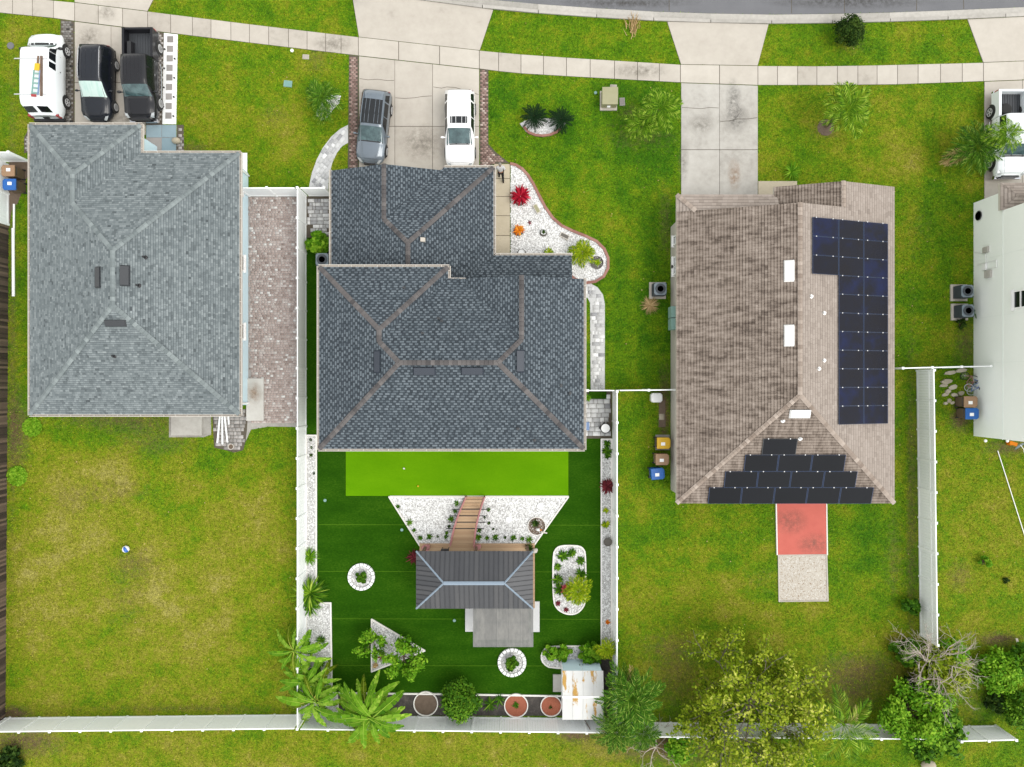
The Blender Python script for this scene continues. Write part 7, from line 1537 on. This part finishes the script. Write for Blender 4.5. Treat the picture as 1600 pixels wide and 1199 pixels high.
# ---------------------------------------------------------------- lawn: one sheet to the horizon, then grass blades over what is lawn
xs = np.concatenate([[-600, -250, -120, -70, -50], np.arange(-42, 42.01, .35), [50, 70, 120, 250, 600]]); ys_ = np.concatenate([[-600, -250, -120, -60, -40], np.arange(-32, 32.01, .35), [40, 60, 120, 250, 600]])
X, Y = np.meshgrid(xs, ys_); pxx = X * FPX / H + 800; pyy = 600 - Y * FPX / H
def zone(px, py):
    """how dry the turf is and where soil shows or tree and fence shade is painted in"""
    dry = np.full(px.shape, .33); soil_or_shade = np.zeros(px.shape)
    def bx(a, b, c, d, f=12): return 1 / (1 + np.exp(-(px - a) / f)) / (1 + np.exp((px - c) / f)) / (1 + np.exp(-(py - b) / f)) / (1 + np.exp((py - d) / f))
    def sp(x, y, rx, ry): return np.exp(-((px - x) / rx) ** 2 - ((py - y) / ry) ** 2)
    dry += .3 * bx(8, 700, 470, 1120, 20) + .10 * bx(280, 60, 550, 300) + .12 * bx(0, 20, 100, 230) + .25 * bx(-40, 1140, 1000, 1260, 8) + .18 * bx(960, 880, 1440, 1130, 25) + .2 * bx(1460, 690, 1620, 1030, 15) + .1 * bx(1190, 135, 1540, 300)
    dry += -.16 * bx(940, 140, 1060, 600, 15) - .12 * bx(750, 120, 1060, 260) + .16 * sp(250, 930, 45, 40) + .14 * sp(120, 860, 60, 50) - .14 * sp(260, 800, 60, 40) - .12 * sp(150, 1050, 60, 40) + .1 * sp(420, 830, 40, 60) + .12 * sp(330, 180, 40, 40) + .14 * sp(430, 200, 40, 30) + .2 * sp(960, 330, 20, 40) + .2 * sp(1400, 230, 30, 60) + .18 * sp(1060, 930, 60, 20) + .15 * sp(330, 980, 60, 90) - .2 * sp(400, 1000, 70, 90) + .2 * sp(150, 760, 70, 60) + .15 * sp(60, 950, 40, 120) - .2 * sp(330, 720, 120, 40) - .15 * bx(1290, 790, 1430, 950, 15)
    dry += .06 * np.sin(px / 6.5) * bx(790, 130, 1060, 600, 25) + .05 * np.sin(px / 7 + py / 60) * bx(1395, 140, 1540, 580, 15) + .05 * np.sin((px * .5 + py) / 9) * bx(8, 690, 470, 1120, 20) + .05 * np.sin(py / 7.5) * bx(960, 790, 1430, 1060, 25)
    for x, y, rx, ry, a in ((190, 655, 110, 16, .35), (240, 690, 70, 25, .26), (190, 770, 50, 25, .2), (215, 880, 35, 20, .26), (1190, 905, 40, 20, .14), (30, 680, 18, 60, .4), (20, 450, 8, 400, .3), (495, 90, 18, 30, .25), (430, 180, 25, 25, .2), (1000, 215, 60, 22, .22), (985, 175, 18, 12, .3), (300, 235, 25, 12, .35), (200, 935, 40, 60, .18), (110, 780, 40, 30, .2), (1060, 1060, 45, 60, .28), (1040, 1010, 60, 25, .15), (1330, 1080, 60, 40, .38), (1350, 1040, 80, 25, .25), (1425, 800, 7, 300, .4), (1400, 700, 6, 200, .15), (1500, 655, 16, 20, .6), (1500, 900, 20, 25, .3), (1050, 1165, 120, 30, .55), (900, 1150, 30, 8, .6), (40, 1160, 60, 25, .5), (1560, 1000, 35, 10, .6), (1520, 1100, 40, 40, .2), (1190, 400, 5, 5, 0), (1395, 880, 15, 60, .2), (1038, 640, 8, 60, .7), (1040, 350, 10, 60, .3), (1330, 72, 25, 14, .2), (1290, 205, 25, 14, .3), (300, 1108, 160, 6, .25), (20, 1115, 25, 10, .7), (460, 300, 8, 40, .0), (1510, 540, 20, 40, .35), (1440, 360, 20, 40, .12), (1578, 700, 40, 12, .5)): soil_or_shade += a * sp(x, y, rx, ry)  # soil spots, some of them tree and fence shade painted as brown
    return np.clip(dry, 0, 1), np.clip(soil_or_shade, 0, 1)
dry, soil_or_shade = zone(pxx, pyy); ny, nx = X.shape; idx = np.arange(nx * ny).reshape(ny, nx)
V = np.stack([X.ravel(), Y.ravel(), np.zeros(X.size)], 1); Q = np.stack([idx[:-1, :-1].ravel(), idx[:-1, 1:].ravel(), idx[1:, 1:].ravel(), idx[1:, :-1].ravel()], 1)
me = bpy.data.meshes.new('lawn'); me.vertices.add(len(V)); me.vertices.foreach_set('co', V.astype(np.float32).ravel()); me.loops.add(Q.size); me.loops.foreach_set('vertex_index', Q.astype(np.int32).ravel()); me.polygons.add(len(Q)); me.polygons.foreach_set('loop_start', np.arange(0, Q.size, 4, dtype=np.int32)); me.update(calc_edges=True); me.materials.append(M['grass'])
for nm, arr in (('dry', dry), ('soil_or_shade', soil_or_shade), ('rnd', np.full(X.shape, .38))): at = me.attributes.new(nm, 'FLOAT', 'POINT'); at.data.foreach_set('value', arr.ravel().astype(np.float32))
ob = bpy.data.objects.new('lawn', me); COL.objects.link(ob); tag(ob, 'green lawn ground running under and around all four plots', 'lawn', kind='structure')
N_ = 760000; gx = rng.uniform(-34.5, 34.5, N_); gy = rng.uniform(-26, 26, N_); keep = np.ones(N_, bool)
for pl in HARD:
    a = np.array(pl); c = (gx > a[:, 0].min()) & (gx < a[:, 0].max()) & (gy > a[:, 1].min()) & (gy < a[:, 1].max()) & keep; ii = np.where(c)[0]; keep[ii[pip(pl, gx[ii], gy[ii])]] = False
gx = gx[keep]; gy = gy[keep]; px = gx * FPX / H + 800; py = 600 - gy * FPX / H; dr, di = zone(px, py); k = rng.uniform(0, 1, len(gx)) > di * 1.1; gx, gy, dr, di = gx[k], gy[k], dr[k], di[k]; n = len(gx)
a = rng.uniform(0, 2 * PI, n); hgt = rng.uniform(.03, .075, n); w_ = rng.uniform(.012, .026, n); ln = rng.uniform(.03, .09, n); V = np.zeros((n, 3, 3))
V[:, 0, 0] = gx - np.sin(a) * w_; V[:, 0, 1] = gy + np.cos(a) * w_; V[:, 1, 0] = gx + np.sin(a) * w_; V[:, 1, 1] = gy - np.cos(a) * w_; V[:, 2, 0] = gx + np.cos(a) * ln; V[:, 2, 1] = gy + np.sin(a) * ln; V[:, 2, 2] = hgt; V[:, :2, 2] = .004
fastmesh('grass', V.reshape(-1, 3), np.arange(3 * n).reshape(-1, 3), np.clip(rng.normal(.58, .42, n), -.2, 1.6), M['grass'], extra={'dry': dr, 'soil_or_shade': di * .3}, label='short grass blades covering all the lawns', cat='grass', kind='stuff')
# small white weed flowers
n = 900; gx = rng.uniform(-34, 34, n); gy = rng.uniform(-26, 26, n); keep = np.ones(n, bool)
for pl in HARD: keep &= ~pip(pl, gx, gy)
gx, gy = gx[keep], gy[keep]; n = len(gx); s = rng.uniform(.01, .035, n) ; V = np.zeros((n, 4, 3))
for i, (a_, b_) in enumerate(((-1, -1), (1, -1), (1, 1), (-1, 1))): V[:, i, 0] = gx + a_ * s; V[:, i, 1] = gy + b_ * s * .8; V[:, i, 2] = .07
fastmesh('fallen_petals', V.reshape(-1, 3), np.arange(4 * n).reshape(-1, 4), rng.uniform(0, .8, n), M['lf_dead'], label='scattered pale petals and dry leaf bits on the lawns', cat='leaves', kind='stuff')
